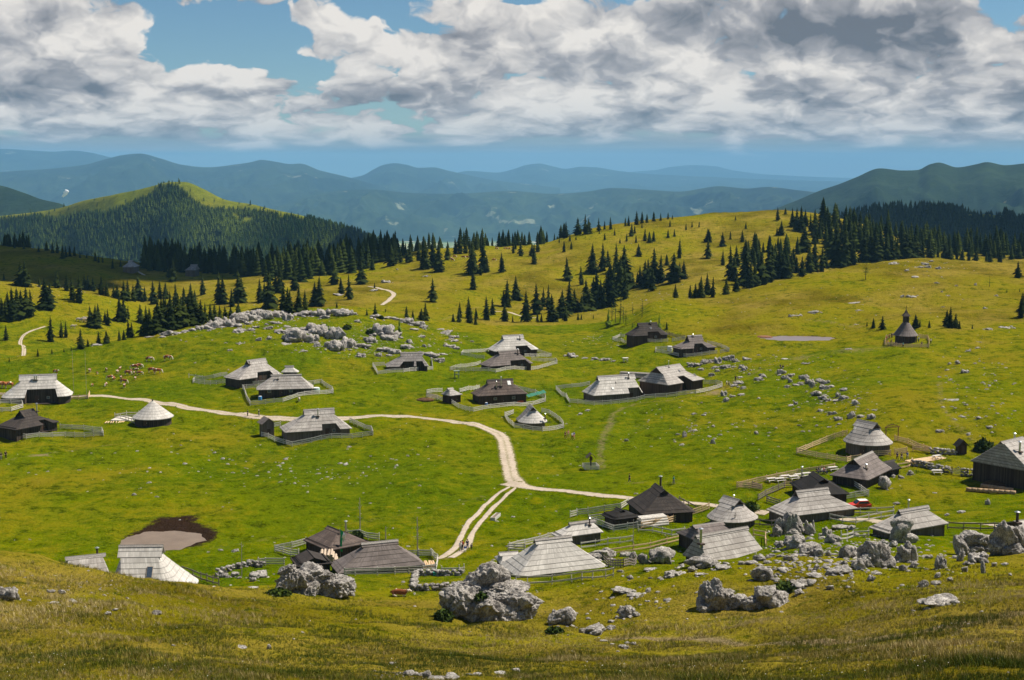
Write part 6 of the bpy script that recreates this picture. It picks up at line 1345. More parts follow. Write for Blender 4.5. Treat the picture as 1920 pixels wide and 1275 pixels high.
# ------------------------------------------------------------------ chapel
def chapel():
    c = at(1703, 644); s = c.y/F; T = thing('chapel', 'round wooden chapel with a shingled cone roof and a small belfry on its rise', 'chapel', c+Vector((0, 3.4, 0)), 0)
    R_ = 3.65; n = 28
    m = MB(); m.tube((0, 0, -1), (0, 0, 2.6), R_-.65, R_-.65, 24, cap=False); m.build('wall', WALL['dark'], T)
    V = []; Fc = []; UV = []; prof = [(R_+.15, 2.2), (R_-.5, 2.95), (R_-1.1, 3.75), (R_-1.7, 4.6), (R_-2.3, 5.5), (.75, 6.3)]
    for k in range(len(prof)-1):
        (r0, z0), (r1, z1) = prof[k], prof[k+1]
        for i in range(n):
            a, b_ = 2*math.pi*i/n, 2*math.pi*(i+1)/n; bb = len(V)
            V += [((r0+.06)*math.cos(a), (r0+.06)*math.sin(a), z0-.05), ((r0+.06)*math.cos(b_), (r0+.06)*math.sin(b_), z0-.05), (r1*math.cos(b_), r1*math.sin(b_), z1), (r1*math.cos(a), r1*math.sin(a), z1)]
            Fc.append((bb, bb+1, bb+2, bb+3)); UV += [(a*r0, k), (b_*r0, k), (b_*r0, k+.97), (a*r0, k+.97)]
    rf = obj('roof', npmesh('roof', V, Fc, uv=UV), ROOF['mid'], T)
    m = MB(); m.box((0, 0, 6.7), (1.5, 1.5, 2.6)); t = m.build('belfry', WALL['dark'], T)
    m = MB(); m.add([(-1.15, -1.15, 8.0), (1.15, -1.15, 8.0), (1.15, 1.15, 8.0), (-1.15, 1.15, 8.0), (-.5, -.5, 8.9), (.5, -.5, 8.9), (.5, .5, 8.9), (-.5, .5, 8.9), (0, 0, 10.2)], [(0, 1, 5, 4), (1, 2, 6, 5), (2, 3, 7, 6), (3, 0, 4, 7), (4, 5, 8), (5, 6, 8), (6, 7, 8), (7, 4, 8), (3, 2, 1, 0)])
    sp = obj('spire', m.mesh('spire'), M_DKT, T)
    m = MB(); m.box((0, 0, 10.6), (.08, .08, .9)); m.box((0, 0, 10.75), (.4, .08, .08)); m.build('cross', M_DKT, sp)
    m = MB()
    for i in range(9):
        a = math.pi*(1.08+.84*i/8); m.tube((3.35*math.cos(a), 3.35*math.sin(a), -.5), (3.35*math.cos(a), 3.35*math.sin(a), 2.45), .1, .1, 6)
        if i: pass
    posts = m
    for i in range(9):
        a = math.pi*(1.08+.84*i/8); m = MB(); m.tube((3.35*math.cos(a), 3.35*math.sin(a), -.5), (3.35*math.cos(a), 3.35*math.sin(a), 2.45), .1, .1, 6); m.build('post', M_DKT, T)
    m = MB(); m.box((0, -3.03, 1.0), (1.1, .12, 2.0)); d = m.build('door', M_DOOR, T)
chapel()
# ------------------------------------------------------------------ wayside shrine, tables, logs, wood and other yard things
def P3(s, x, y): return at(s[0]+x/s[2], s[1]+y/s[2])
def shrine():
    p = P3(S7, 368, 175); T = thing('wayside_shrine', 'small roofed wayside shrine post inside a square rail enclosure on the meadow', 'shrine', p+Vector((0, 1.2, 0)), .15)
    m = MB(); m.box((0, 0, 1.4), (.28, .28, 2.9)); m.build('post', M_DKT, T)
    m = MB(); m.box((0, -.16, 2.3), (.6, .3, .8)); m.build('niche', M_DOOR, T)
    m = MB()
    for s in (-1, 1): m.add([(0, -.9, 3.5), (0, .9, 3.5), (s*1.05, .9, 2.55), (s*1.05, -.9, 2.55), (0, -.9, 3.4), (0, .9, 3.4), (s*1.0, .9, 2.47), (s*1.0, -.9, 2.47)], [(0, 1, 2, 3), (7, 6, 5, 4), (0, 3, 7, 4), (2, 1, 5, 6), (3, 2, 6, 7)])
    m.build('roof', M_DKT, T)
    for x, y, rz in ((0, -1.5, 0), (0, 1.5, 0), (-1.5, 0, math.pi/2), (1.5, 0, math.pi/2)):
        m = MB()
        for z in (.35, .65, .95): m.box((x, y, z), (3.1 if rz == 0 else .06, .06 if rz == 0 else 3.0, .2))
        m.build('rail_panel', M_GREYF, T)
shrine()
def bench_table(label, p, rz, group='picnic tables', mt=None):
    T = thing('picnic_table', label, 'table', p, rz, group); mt = mt or M_GREYF
    m = MB()
    for k in range(4): m.box((0, -.33+.22*k, .75), (1.9, .2, .05))
    m.build('tabletop', mt, T)
    for s in (-1, 1): m = MB(); m.box((0, s*.75, .45), (1.9, .28, .05)); m.build('bench', mt, T)
    for s in (-1, 1):
        m = MB(); m.beam((s*.7, -.75, 0), (s*.7, .2, .74), .07, .1); m.beam((s*.7, .75, 0), (s*.7, -.2, .735), .07, .1); m.beam((s*.76, -.8, .42), (s*.76, .8, .42), .06, .09); m.build('leg', mt, T)
    return T
for i, (x, y) in enumerate([(295, 492), (385, 475), (440, 478), (475, 465), (350, 492), (520, 458), (690, 420)]):
    bench_table(f'weathered picnic table inside the pale yellow fence, {ordn(sorted([295,385,440,475,350,520,690]).index(x)+1)} from left', P3(S6, x, y), .35)
for lab, x, y, sh in [('seated guest in black at the picnic tables, left one', 590, 440, 'black'), ('seated guest in dark blue at the picnic tables', 603, 436, 'navy'), ('seated guest in white at the picnic tables', 622, 440, 'white'), ('seated guest in pink at the picnic tables', 635, 436, 'pink'), ('seated guest in grey at the picnic tables', 645, 440, 'grey')]:
    p = P3(S6, x, y); person(lab, 0, 0, sh, 'navy', 3, 40, group='guests at the picnic tables', loc=p)
bench_table('grey picnic table on the paved yard in front of the barn', P3(S4, 1135, 690), .2)
bench_table('picnic table on the lawn behind the sloping boards', P3(S6, 1360, 345), .5); bench_table('roofed looking table stand below the dry stone wall', P3(S6, 1360, 440), 0)
def log(label, a, b, r):
    p = (a+b)/2; m = MB(); n = 9; prev = None; rr = random.Random(label)
    pts = [a.lerp(b, i/n)+Vector((0, 0, r*.8)) for i in range(n+1)]
    for i in range(n): m.tube(pts[i]-p, pts[i+1]-p, r*(1+rr.uniform(-.06, .06)), r*(1+rr.uniform(-.06, .06)), 10)
    tag(m.build('log', simple('peeled_log', (.42, .28, .16), .8, var=.35, scale=2), None, True, loc=p), label, 'log', None)
log('long peeled tree trunk lying lowest on the lawn below the right edge hut', P3(S6, 1550, 550), P3(S6, 1865, 572), .38)
log('shorter peeled tree trunk lying just behind the long one', P3(S6, 1645, 525), P3(S6, 1850, 553), .36)
def pile(name, label, p, rz, n, L_, r, mt, cat, rows=3, spread=1.0):
    T = thing(name, label, cat, p, rz); rr = random.Random(label); k = 0
    for row in range(rows):
        for i in range(n-row):
            m = MB(); x = (i-(n-row-1)/2)*r*2.1*spread+rr.uniform(-.03, .03); z = r+row*r*1.75
            m.tube((x+rr.uniform(-.1, .1)*spread, -L_/2+rr.uniform(-.1, .1), z), (x+rr.uniform(-.1, .1)*spread, L_/2+rr.uniform(-.1, .1), z+rr.uniform(0, .05)), r, r*.9, 7); m.build('log', mt, T); k += 1
    return T
pile('log_pile', 'stack of fresh orange logs by the rail fence corner of the board roofed hut', P3(T2, 1485, 560), .15, 6, 3.0, .16, M_FRESHF, 'log pile', 2)
pile('board_pile', 'scatter of pale split boards on the grass left of the white cone hut', P3(S1, 985, 697), .1, 8, 2.2, .13, M_FRESHF, 'board pile', 1, 2.2)
pile('wood_pile', 'long stack of boards and wood behind the barn', P3(S4, 780, 580)+Vector((0, 0, 0)), 1.2, 8, 9, .2, M_OLD, 'wood pile', 4)
pile('firewood_stack', 'grey firewood stack with a tarpaulin in front of the tall black hut', P3(S7, 845, 600), -1.2, 7, 5.0, .22, M_GREYF, 'firewood', 4)
pile('board_pile', 'sloping pale boards laid from the stone wall towards the oval hut', P3(S6, 1290, 355), -1.05, 6, 9, .16, M_FRESHF, 'board pile', 1, 1.4)
pile('board_pile', 'stacked stone coloured boards between the reddish brown and board roofed huts', P3(T2, 610, 520), .1, 7, 3.5, .24, simple('sawn_boards', (.46, .36, .27), .8), 'board pile', 4)
def blobmound(name, label, cat, p, rx, ry, h, mt, seed, kind=None):
    v, f = ico(4); q = v.copy(); q = q[:, :]*np.array([rx, ry, h]); q[:, 2] = np.maximum(q[:, 2], -.3)
    q += v*(.18*fbm(q[:, 0]*1.3+seed, q[:, 1]*1.3, q[:, 2]*1.3, 3))[:, None]
    o = obj(name, npmesh(name, q, f, smooth=True), mt, None, loc=p); tag(o, label, cat, None, kind); return o
M_SOIL = simple('dung_soil', (.10, .055, .03), .95, .05, var=.4, scale=3)
blobmound('dung_heap', 'brown dung heap beside the right edge hut above the two logs', 'heap', P3(S6, 1740, 512), 2.6, 2.0, .8, M_SOIL, 1)
blobmound('dung_heap', 'brown dung heap at the left corner of the brown hut fence', 'heap', P3(S3, 535, 685), 2.4, 1.8, .5, M_SOIL, 2)
blobmound('dung_heap', 'reddish soil mound beside the pale pond', 'heap', P3(S4, 1890, 240), 2.8, 1.6, .6, simple('red_soil', (.22, .10, .05), .95, var=.3), 3)
M_BUSH = mat('bush_leaves', m_leaf((.028, .050, .008), (.07, .10, .014)), .9, .1)
def bush(label, p, r, h, n=260, seed=0, name='bush'):
    rr = np.random.default_rng(seed); d = rr.normal(size=(n, 3)); d /= np.linalg.norm(d, axis=1)[:, None]; d[:, 2] = abs(d[:, 2]); c = d*np.array([r, r, h])*rr.uniform(.55, 1.05, (n, 1))
    s = .16*r**.5; a = rr.normal(size=(n, 3))*s; b = rr.normal(size=(n, 3))*s
    V = np.stack([c-a, c+b, c+a, c-b], 1).reshape(-1, 3); o = obj(name, npmesh(name, V, np.arange(4*n).reshape(-1, 4)), M_BUSH, None, loc=p); tag(o, label, 'bush', 'low bushes and plants'); return o
bush('dark green plants at the left foot of the great boulder', P3(T3, 310, 880), 1.1, 1.1, 420, 1); bush('moss and shrubs hanging in the cleft of the great boulder', P3(T3, 620, 905)+Vector((0, 2.0, 2.0)), .8, 1.0, 300, 2)
bush('green nettle patch left below the large pale boulder', P3(T2, 190, 800), 1.5, .4, 380, 3); bush('green tuft below the boulder right of the great boulder', P3(T3, 1220, 985), 1.0, .35, 300, 4)
bush('leafy scrub right of the split boulder pair', P3(X5, 1000, 380)+Vector((0, 0, 0)), .1, .1, 4, 5) if False else bush('leafy scrub right of the split boulder pair', at(1475, 1108), 1.7, .8, 420, 5)
bush('round bush beside the branching pole', P3(T2, 860, 315), 1.3, 1.1, 300, 6); bush('dark shrub above the roof of the right edge hut', P3(S6, 1662, 290), 1.9, 2.4, 400, 7); bush('dark juniper right of the oval silver roof', P3(S7, 1620, 490), 1.6, 1.5, 350, 8)
for i, (x, y, r_) in enumerate([(1060, 860, 1.6), (690, 820, 1.8), (880, 820, 1.5), (1140, 740, 1.2)]): bush(f'dark green bush among the ridge boulders, {ordn(sorted([1060,690,880,1140]).index(x)+1)} from left', P3(B, x, y), r_, r_*.9, 300, 30+i)
# dry stone walls
def stonewall(label, pts, h=.9, w=.6, seed=1):
    T = thing('stone_wall', label, 'stone wall', pts[0], 0); rr = random.Random(seed); m = MB(); o0 = T.location.copy(); vs, fs = ico(2); V = []; Fs = []; n = 0
    nr = np.random.default_rng(seed)
    for a, b in zip(pts[:-1], pts[1:]):
        L_ = math.hypot(b.x-a.x, b.y-a.y); k = max(2, int(L_/.42))
        for i in range(k):
            for row in range(3):
                x = a.x+(b.x-a.x)*(i+rr.random())/k; y = a.y+(b.y-a.y)*(i+rr.random())/k
                c = np.array([x+rr.uniform(-w, w)*.4, y+rr.uniform(-w, w)*.4, ground(x, y)+h*(row+.4)/3]); c -= np.array(o0)
                s = np.array([rr.uniform(.26, .42), rr.uniform(.26, .42), rr.uniform(.17, .26)])
                V.append(vs*s*(1+.16*nr.normal(size=(len(vs), 1)))+c); Fs.append(fs+n); n += len(vs)
    o = obj('wall', npmesh('wall', np.concatenate(V), np.concatenate(Fs)), M_ROCK, T); return T
stonewall('low dry stone enclosure wall left behind the great boulder', [P3(T3, 470, 515), P3(T3, 340, 520)+Vector((0, 0, 0)), P3(T3, 230, 515), P3(T3, 85, 520), P3(T3, 65, 640), P3(T3, 250, 640), P3(T3, 400, 620)], .9, .6, 2)
stonewall('dry stone wall left of the wooden gate by the right edge hut', [P3(S6, 1195, 388), P3(S6, 1260, 395), P3(S6, 1350, 415), P3(S6, 1450, 438)], 1.3, .9, 3)
stonewall('dry stone wall stub between the wooden gate and the right edge hut', [P3(S6, 1515, 452), P3(S6, 1590, 455)], 1.6, .9, 4)
stonewall('broken stone wall above the lawn of the right edge hut', [P3(S6, 1320, 305), P3(S6, 1400, 315), P3(S6, 1480, 320)], 1.2, 1.0, 5)
stonewall('heaped stone wall with old boards left of the large pale boulder', [P3(T1, 1500, 720), P3(T1, 1600, 690), P3(T1, 1700, 660), P3(T1, 1790, 640), P3(T1, 1880, 660)], .9, .8, 6)
# gate, arch, troughs, poles, flag
def gate():
    a, b = P3(S6, 1455, 442), P3(S6, 1508, 448); T = thing('gate', 'wooden farm gate with a raised pointed brace in the dry stone wall', 'gate', a, math.atan2(b.y-a.y, b.x-a.x)); w = math.hypot(b.x-a.x, b.y-a.y); w = max(w, 2.6)
    m = MB()
    for z in (.3, .6, .9, 1.15): m.box((w/2, 0, z), (w, .05, .09))
    m.beam((0, 0, .3), (w/2, 0, 1.7), .06, .09); m.beam((w, 0, .3), (w/2, 0, 1.7), .06, .09); m.build('panel', M_OLD, T)
    for x in (0, w): m = MB(); m.box((x, .08, .7), (.14, .14, 1.6)); m.build('post', M_DKT, T)
gate()
def arch():
    p = P3(S6, 1070, 235); T = thing('garden_arch', 'wooden entrance arch behind the oval hut', 'arch', p, .2)
    for x in (-1.4, 1.4): m = MB(); m.tube((x, 0, -.3), (x, 0, 3.2), .11, .1, 7); m.build('post', simple('red_brown_post', (.20, .09, .05), .8), T)
    m = MB(); m.beam((-1.7, 0, 3.2), (1.7, 0, 3.2), .14, .16); m.beam((-1.3, 0, 3.4), (0, 0, 3.75), .1, .14); m.beam((1.3, 0, 3.4), (0, 0, 3.75), .1, .14); m.build('lintel', simple('red_brown_post', (.2, .1, .06)), T)
arch()
def trough(label, p, rz, L_, mt, w=.8, h=.55):
    T = thing('water_trough', label, 'trough', p, rz); m = MB()
    for s in (-1, 1): m.box((0, s*w/2, h/2), (L_, .1, h)); m.box((s*(L_/2-.05), 0, h/2), (.1, w-.1, h))
    m.box((0, 0, .08), (L_-.2, w-.1, .1)); m.build('basin', mt, T)
    m = MB(); m.add([(-L_/2+.1, -w/2+.05, h-.1), (L_/2-.1, -w/2+.05, h-.1), (L_/2-.1, w/2-.05, h-.1), (-L_/2+.1, w/2-.05, h-.1)], [(0, 1, 2, 3)]); m.build('water', WATER, T)
trough('pale concrete water trough lying in the meadow right of the forked track', P3(T3, 738, 50), 1.3, 3.6, simple('pale_concrete', (.52, .49, .43), .85))
trough('teal green bathtub trough in the dry stone enclosure', P3(T3, 275, 520), 0, 1.7, simple('teal_enamel', (.03, .30, .25), .4, .5), .8, .6)
def pole(label, p, h, arms, name='antenna_pole', r=.07, lean=0):
    T = thing(name, label, 'pole', p, 0); m = MB(); m.tube((0, 0, -.3), (lean, 0, h), r, r*.5, 6); m.build('shaft', M_OLD, T)
    for i, (z, L_, az, up) in enumerate(arms): m = MB(); f = z/h; m.tube((lean*f, 0, z), (lean*f+L_*math.cos(az), L_*math.sin(az), z+up), .045, .02, 5); m.build('arm', M_OLD, T)
pole('tall bare branching pole behind the reddish brown hut', P3(T2, 893, 270), 6.2, [(2.6, .5, 0, .1), (2.7, .5, 3.1, .1), (4.0, .5, 2.4, .6), (4.4, .4, .5, .5), (5.0, .3, 2.8, .3)], 'dead_pole', .11)
pole('pole with stacked crosspieces right of the grey brown board roof', P3(T2, 1385, 470), 6.5, [(3.2, .75, 0, .05), (3.2, .75, 3.14, .05), (2.9, .5, 0, .0), (2.9, .5, 3.14, 0), (3.5, .45, 1.2, .1), (3.5, .45, 4.3, .1), (4.2, .35, 0, .7), (4.2, .35, 3.1, .7)], 'dead_pole', .12)
pole('thin pole in the rubble left of the large pale boulder', P3(T1, 1705, 735), 5.4, [(4.6, .6, 1.2, .2), (5.0, .35, 3.0, .1)], 'dead_pole', .07, .12)
pole('thin mast right of the large pale hut, left one', P3(S1, 633, 450), 12, [(11, .3, 0, 0)], r=.06); pole('thin mast right of the large pale hut, by the road end', P3(S1, 742, 455), 12, [(11, .3, 0, 0)], r=.06)
pole('forked wooden pole with cups behind the grey board roof', P3(S7, 1493, 640), 3.0, [(1.8, .5, 0, .1), (1.8, .5, 3.1, .1), (2.4, .4, .3, .3), (2.4, .4, 2.9, .3)], 'dead_pole', .12)
pole('upright slim stake in the garden right of the green walled hut', P3(S7, 697, 800), 5.2, [(4.5, .2, 0, .1)], 'stake', .08); pole('short reddish signpost above the grey brown board roof', P3(T2, 1112, 325), 2.2, [(1.9, .3, 0, .1)], 'stake', .12)
def flag():
    p = P3(T2, 722, 475); T = thing('flag', 'green and white flag drooping from a pole between two brown roofs', 'flag', p+Vector((0, 0, -.5)), 0)
    m = MB(); m.tube((0, 0, -1), (0, 0, 5.2), .06, .04, 6); m.build('pole', M_OLD, T)
    for nm, mt, x0, x1 in (('green_cloth', simple('flag_green', (.01, .30, .10), .7), 0.03, .55), ('white_cloth', M_WHITE, .55, 1.0)):
        V = []; n = 12; k = 5
        for i in range(n+1):
            for j in range(k+1):
                f = i/n; x = x0+(x1-x0)*j/k; V.append((x*(1-.45*f)+.05*math.sin(6*f+3*x), .18*math.sin(5*x+4*f), 5.1-x*.9-(3.4 if x0 < .1 else 1.3)*f))
        m = MB(); m.add(V, [(i*(k+1)+j, i*(k+1)+j+1, (i+1)*(k+1)+j+1, (i+1)*(k+1)+j) for i in range(n) for j in range(k)]); m.build(nm, mt, T, True)
flag()
# yard objects
m = MB(); m.box((0, 0, 0), (6.5, 5.5, .25)); tag(m.build('terrace', simple('pale_slab', (.55, .50, .44), .9), loc=P3(S1, 1090, 668)+Vector((0, 0, .12)), rot=(0, 0, -.1)), 'pale stone terrace slab beside the white cone hut', 'terrace')
def barrel(label, p, r, h, mt):
    T = thing('barrel', label, 'barrel', p, 0); m = MB(); m.tube((0, 0, 0), (0, 0, h/2), r, r*1.08, 12); m.tube((0, 0, h/2), (0, 0, h), r*1.08, r, 12); m.build('drum', mt, T); m = MB(); m.tube((0, 0, h), (0, 0, h+.06), r*.9, r*.9, 12); m.build('lid', M_WHITE, T)
barrel('light blue rain barrel at the left front of the hut with two windows', P3(S2, 676, 690), .45, 1.1, simple('blue_plastic', (.05, .25, .60), .4)); barrel('pale mint water tank at the right end of the hut with two windows', P3(S2, 1155, 628), 1.0, 1.5, simple('mint_plastic', (.45, .60, .55), .5))
barrel('white water tank left of the brown hut with the pale saddle roof', P3(S4, 1078, 358), .8, 1.6, simple('white_plastic', (.75, .76, .77), .5)); barrel('small blue barrel in front of the brown plank hut', P3(S3, 1060, 735), .35, .8, simple('blue_plastic2', (.04, .15, .50), .4))
def outhouse(label, p, rz, w, d_, h, roof, wall):
    T = thing('outhouse', label, 'outhouse', p, rz); m = MB(); m.box((0, 0, h/2-.4), (w, d_, h+.8)); m.build('wall', WALL[wall], T)
    V = []; Fc = []; UV = []
    for s in (-1, 1):
        for k in range(3):
            t0, t1 = k/3, (k+1)/3; X = d_/2+.4; b = len(V); xx = lambda t: s*(w/2+.45)*(1-t); zz = lambda t: h-.25+1.35*t
            V += [(xx(t0)+s*.05, -X, zz(t0)+.03), (xx(t0)+s*.05, X, zz(t0)+.03), (xx(t1), X, zz(t1)+.05), (xx(t1), -X, zz(t1)+.05)]; Fc.append((b, b+1, b+2, b+3)); UV += [(0, k), (2*X, k), (2*X, k+.97), (0, k+.97)]
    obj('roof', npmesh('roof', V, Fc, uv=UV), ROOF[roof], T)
    m = MB()
    for e in (-1, 1): m.add([(-w/2, e*d_/2, h-.05), (w/2, e*d_/2, h-.05), (0, e*d_/2, h+1.05)], [(0, 1, 2)])
    if True: m2 = MB(); m2.add([(-w/2, -d_/2-.01, h-.02), (w/2, -d_/2-.01, h-.02), (0, -d_/2-.01, h+1.0)], [(0, 1, 2)]); m2.build('gable', WALL[wall], T)
    m = MB(); m.box((0, -d_/2-.03, .95), (.8, .06, 1.8)); d = m.build('door', M_DOOR, T)
outhouse('tall narrow plank outhouse left of the notched porch hut', P3(S2, 725, 1000)+Vector((0, 1.4, 0)), .5, 2.6, 3.0, 3.3, 'mid', 'grey')
outhouse('dark square outhouse in the broken stone wall on the right', P3(S6, 1527, 320)+Vector((0, 1.2, 0)), .1, 1.7, 1.6, 1.9, 'black', 'brown')
def stand(label, p, mt, h=2.2, name='milk_stand'):
    T = thing(name, label, 'stand', p, .2)
    for x in (-.6, .6):
        for y in (-.5, .5): m = MB(); m.box((x, y, h/2), (.12, .12, h)); m.build('leg', mt, T)
    m = MB(); m.box((0, 0, h*.55), (1.5, 1.2, .12)); m.build('shelf', mt, T); m = MB(); m.box((0, 0, h+.05), (1.8, 1.5, .12)); m.build('roof', mt, T)
stand('little grey green post stand on the meadow below the brown grey hut', P3(S3, 806, 500), simple('grey_green_paint', (.20, .26, .20), .7)); stand('small pale box stand in the stone line behind the long light roof', P3(S4, 698, 452), M_GREYF, 1.3)
# green netting and orange sledge by the brown hut
def net():
    a, b = P3(S3, 1400, 672), P3(S3, 1555, 655); T = thing('garden_net', 'green garden netting over low frames at the right end of the brown hut', 'net', a, math.atan2(b.y-a.y, b.x-a.x)); L_ = (b-a).length; m = MB()
    for i in range(6): m.add([(L_*i/6, -.8, .4), (L_*(i+1)/6-.1, -.8, .4), (L_*(i+1)/6-.1, 0, 1.0+.1*(i % 2)), (L_*i/6, 0, 1.0+.1*(i % 2))], [(0, 1, 2, 3)])
    m.build('netting', simple('green_net', (.02, .14, .09), .8), T)
    for i in range(4): m = MB(); m.tube((L_*i/3, 0, 0), (L_*i/3, 0, 1.1), .04, .04, 5); m.build('post', M_GREYF, T)
net()
m = MB(); m.box((0, 0, .35), (3.4, .9, .5)); m.box((0, 0, .65), (3.0, .6, .12)); tag(m.build('boat_cover', simple('orange_red_plastic', (.75, .12, .05), .5), loc=P3(S3, 1325, 712)), 'orange red plastic tub against the front of the brown hut', 'tub')
# ------------------------------------------------------------------ red car
def car():
    p = P3(S6, 862, 665); T = thing('parked_car', 'small red hatchback with a white roof parked beside the largest silver hut', 'car', p, math.radians(8)); T.scale = (1.05,)*3
    red = mat('red_car_paint', lambda nt, b: ((.62, .045, .02), None), .25, .6); blk = simple('car_trim', (.02, .02, .02), .5, var=.05); gl = simple('car_glass', (.02, .03, .04), .08, .7, var=.05)
    prof = [(-1.85, .32), (-1.88, .62), (-1.80, .86), (-1.05, .98), (-.85, 1.02), (-.25, 1.50), (1.25, 1.54), (1.62, 1.10), (1.84, .95), (1.86, .38)]
    def side(w, pr):
        m = MB(); n = len(pr); V = []
        for s in (-1, 1):
            for x, z in pr:
                k = 1 if z < 1.03 else .86; V.append((x, s*w*k, z))
        m.add(V, [tuple(range(n-1, -1, -1)), tuple(range(n, 2*n))]+[(i, (i+1) % n, n+(i+1) % n, n+i) for i in range(n)]); return m
    m = side(.86, prof); b = m.build('body', red, T); bv = b.modifiers.new('b', 'BEVEL'); bv.width = .06; bv.segments = 2
    m = MB(); m.box((.5, 0, 1.545), (1.55, 1.3, .05)); m.build('roof', M_WHITE, T)
    for s in (-1, 1):
        m = MB(); V = [(-.72, s*.80, 1.05), (1.40, s*.80, 1.08), (1.10, s*.745, 1.46), (-.22, s*.745, 1.44)]; m.add(V, [(0, 1, 2, 3)]); w = m.build('window', gl, T); w.location = (0, s*.035, 0)
        for x in (-1.2, 1.2):
            m = MB(); m.tube((x, s*.70, .33), (x, s*.90, .33), .33, .33, 16); wh = m.build('wheel', blk, T); m = MB(); m.tube((x, s*.88, .33), (x, s*.915, .33), .2, .18, 10); m.build('rim', M_METAL, wh)
        m = MB(); m.box((-1.86, s*.58, .72), (.08, .34, .18)); m.build('headlight', M_WHITE, T)
        m = MB(); m.box((1.85, s*.62, .85), (.06, .26, .2)); m.build('tail_light', simple('red_lens', (.4, .01, .01), .3), T)
        m = MB(); m.box((-.75, s*.95, 1.05), (.16, .16, .12)); m.build('mirror', red, T)
    m = MB(); m.add([(-.90, -.68, 1.06), (-.90, .68, 1.06), (-.30, .62, 1.47), (-.30, -.62, 1.47)], [(0, 1, 2, 3)]); q = m.build('windscreen', gl, T); q.location = (-.03, 0, .02)
    m = MB(); m.box((0, 0, .36), (3.4, 1.76, .12)); m.build('sill', blk, T)
car()
# factory smoke in the far valley
sv, sf = ico(3); m = MB()
p = Vector(pt(122, 366, 9000)); V = []; Fq = []; n = 0
for k, (x, z, r_) in enumerate([(-14, -6, 7), (-6, 2, 9), (3, 10, 11), (10, 18, 12), (-2, 16, 9), (16, 24, 9), (7, 28, 8)]): V.append(sv*r_*(1+.25*fbm(sv[:, 0]*2+k, sv[:, 1]*2, sv[:, 2]*2, 3))[:, None]+np.array([x, 0, z])); Fq.append(sf+n); n += len(sv)
so = obj('smoke', npmesh('smoke', np.concatenate(V), np.concatenate(Fq), smooth=True), simple('white_smoke', (.85, .85, .85), 1, 0, var=.03), None, loc=p); tag(so, kind='stuff')
# ------------------------------------------------------------------ sky with broken cumulus
w = bpy.data.worlds.new('World'); w.cycles.sampling_method = 'MANUAL'; w.cycles.sample_map_resolution = 256; scene.world = w; w.use_nodes = True
nt = NT(w.node_tree); bg = w.node_tree.nodes['Background']; bg.inputs['Strength'].default_value = .086
sky = nt.new('ShaderNodeTexSky'); sky.sky_type = 'NISHITA'; sky.sun_disc = False
sky.sun_elevation = SUN_EL; sky.sun_rotation = SUN_AZ; sky.altitude = 1600; sky.air_density = 1.0; sky.dust_density = .6; sky.ozone_density = 2.0
D = nt.new('ShaderNodeTexCoord').outputs['Generated']
dx, dy, dz = nt.sep(D)
az = nt.math('ARCTAN2', dx, dy); el = nt.math('ARCSINE', dz)
elc = nt.math('MAXIMUM', el, -.02)
K0 = .040
def coords(off_e, off_a=0.0):
    k = nt.math('ADD', elc, K0+off_e)
    X = nt.math('MULTIPLY', nt.math('ADD', az, off_a), 21.0)
    Y = nt.math('MULTIPLY', nt.math('LOGARITHM', k, math.e), 4.0)
    return nt.comb(X, Y, 4.4)
P0 = coords(0)
wob = nt.new('ShaderNodeTexNoise', ins={'Scale': 1.3, 'Detail': 3.0}); nt.l.new(P0, wob.inputs['Vector'])
WV = nt.vmath('MULTIPLY', nt.vmath('SUBTRACT', wob.outputs['Color'], (.5, .5, .5)), (.9, .55, 0))
def cloud_field(off_e, off_a=0.0, fine=True):
    P2 = nt.vmath('ADD', coords(off_e, off_a), WV)
    big = nt.noise(P2, .55, 2, .5)
    bil = nt.voro(P2, 1.15, 'F1', 1.0, 3.5)
    n = nt.math('ADD', nt.math('MULTIPLY', big, 1.0), nt.math('MULTIPLY', nt.math('SUBTRACT', .5, bil), .66))
    if fine: n = nt.math('ADD', n, nt.math('MULTIPLY', nt.math('SUBTRACT', nt.noise(P2, 2.4, 7, .60), .5), .46))
    return n, big
def blob(u, v, ru, rv):
    a0, b0, c0 = pdir(u, v); A = math.atan2(a0, b0); E = math.atan2(c0, math.hypot(a0, b0))
    x = nt.math('DIVIDE', nt.math('SUBTRACT', az, A), ru/F); y = nt.math('DIVIDE', nt.math('SUBTRACT', el, E), rv/F)
    r = nt.math('ADD', nt.math('MULTIPLY', x, x), nt.math('MULTIPLY', y, y))
    return nt.math('EXPONENT', nt.math('MULTIPLY', r, -1.0))
n0, bg0 = cloud_field(0)
n1, _ = cloud_field(.0045, .003)
n2, _ = cloud_field(.019, .010, False)
n0s = nt.math('SUBTRACT', n0, 0)
cov = nt.math('ADD', n0, nt.ramp(el, .12, .35, .37, .2))
for u, v, ru, rv, a in [(390, 70, 150, 40, -.62), (665, 14, 45, 22, -.5), (575, 130, 50, 24, -.5), (600, 168, 60, 12, -.1), (860, 95, 200, 70, .42), (120, 50, 170, 60, .3), (1500, 110, 450, 130, .42), (600, 25, 55, 22, .3), (300, 150, 140, 30, .28), (1150, 60, 200, 80, .25), (80, 140, 140, 60, .3), (470, 165, 90, 25, .25), (950, 2, 60, 8, -.4)]:
    cov = nt.math('ADD', cov, nt.math('MULTIPLY', blob(u, v, ru, rv), a))
cov = nt.math('ADD', cov, nt.ramp(el, .060, .030, 0, .34))
alpha = nt.ramp(cov, .50, .64, 0, 1, kind='SMOOTHSTEP')
alpha = nt.math('MULTIPLY', alpha, nt.ramp(nt.math('ADD', el, nt.math('MULTIPLY', nt.math('SUBTRACT', bg0, .5), .055)), .0090, .0150, 0, 1, kind='SMOOTHSTEP'))
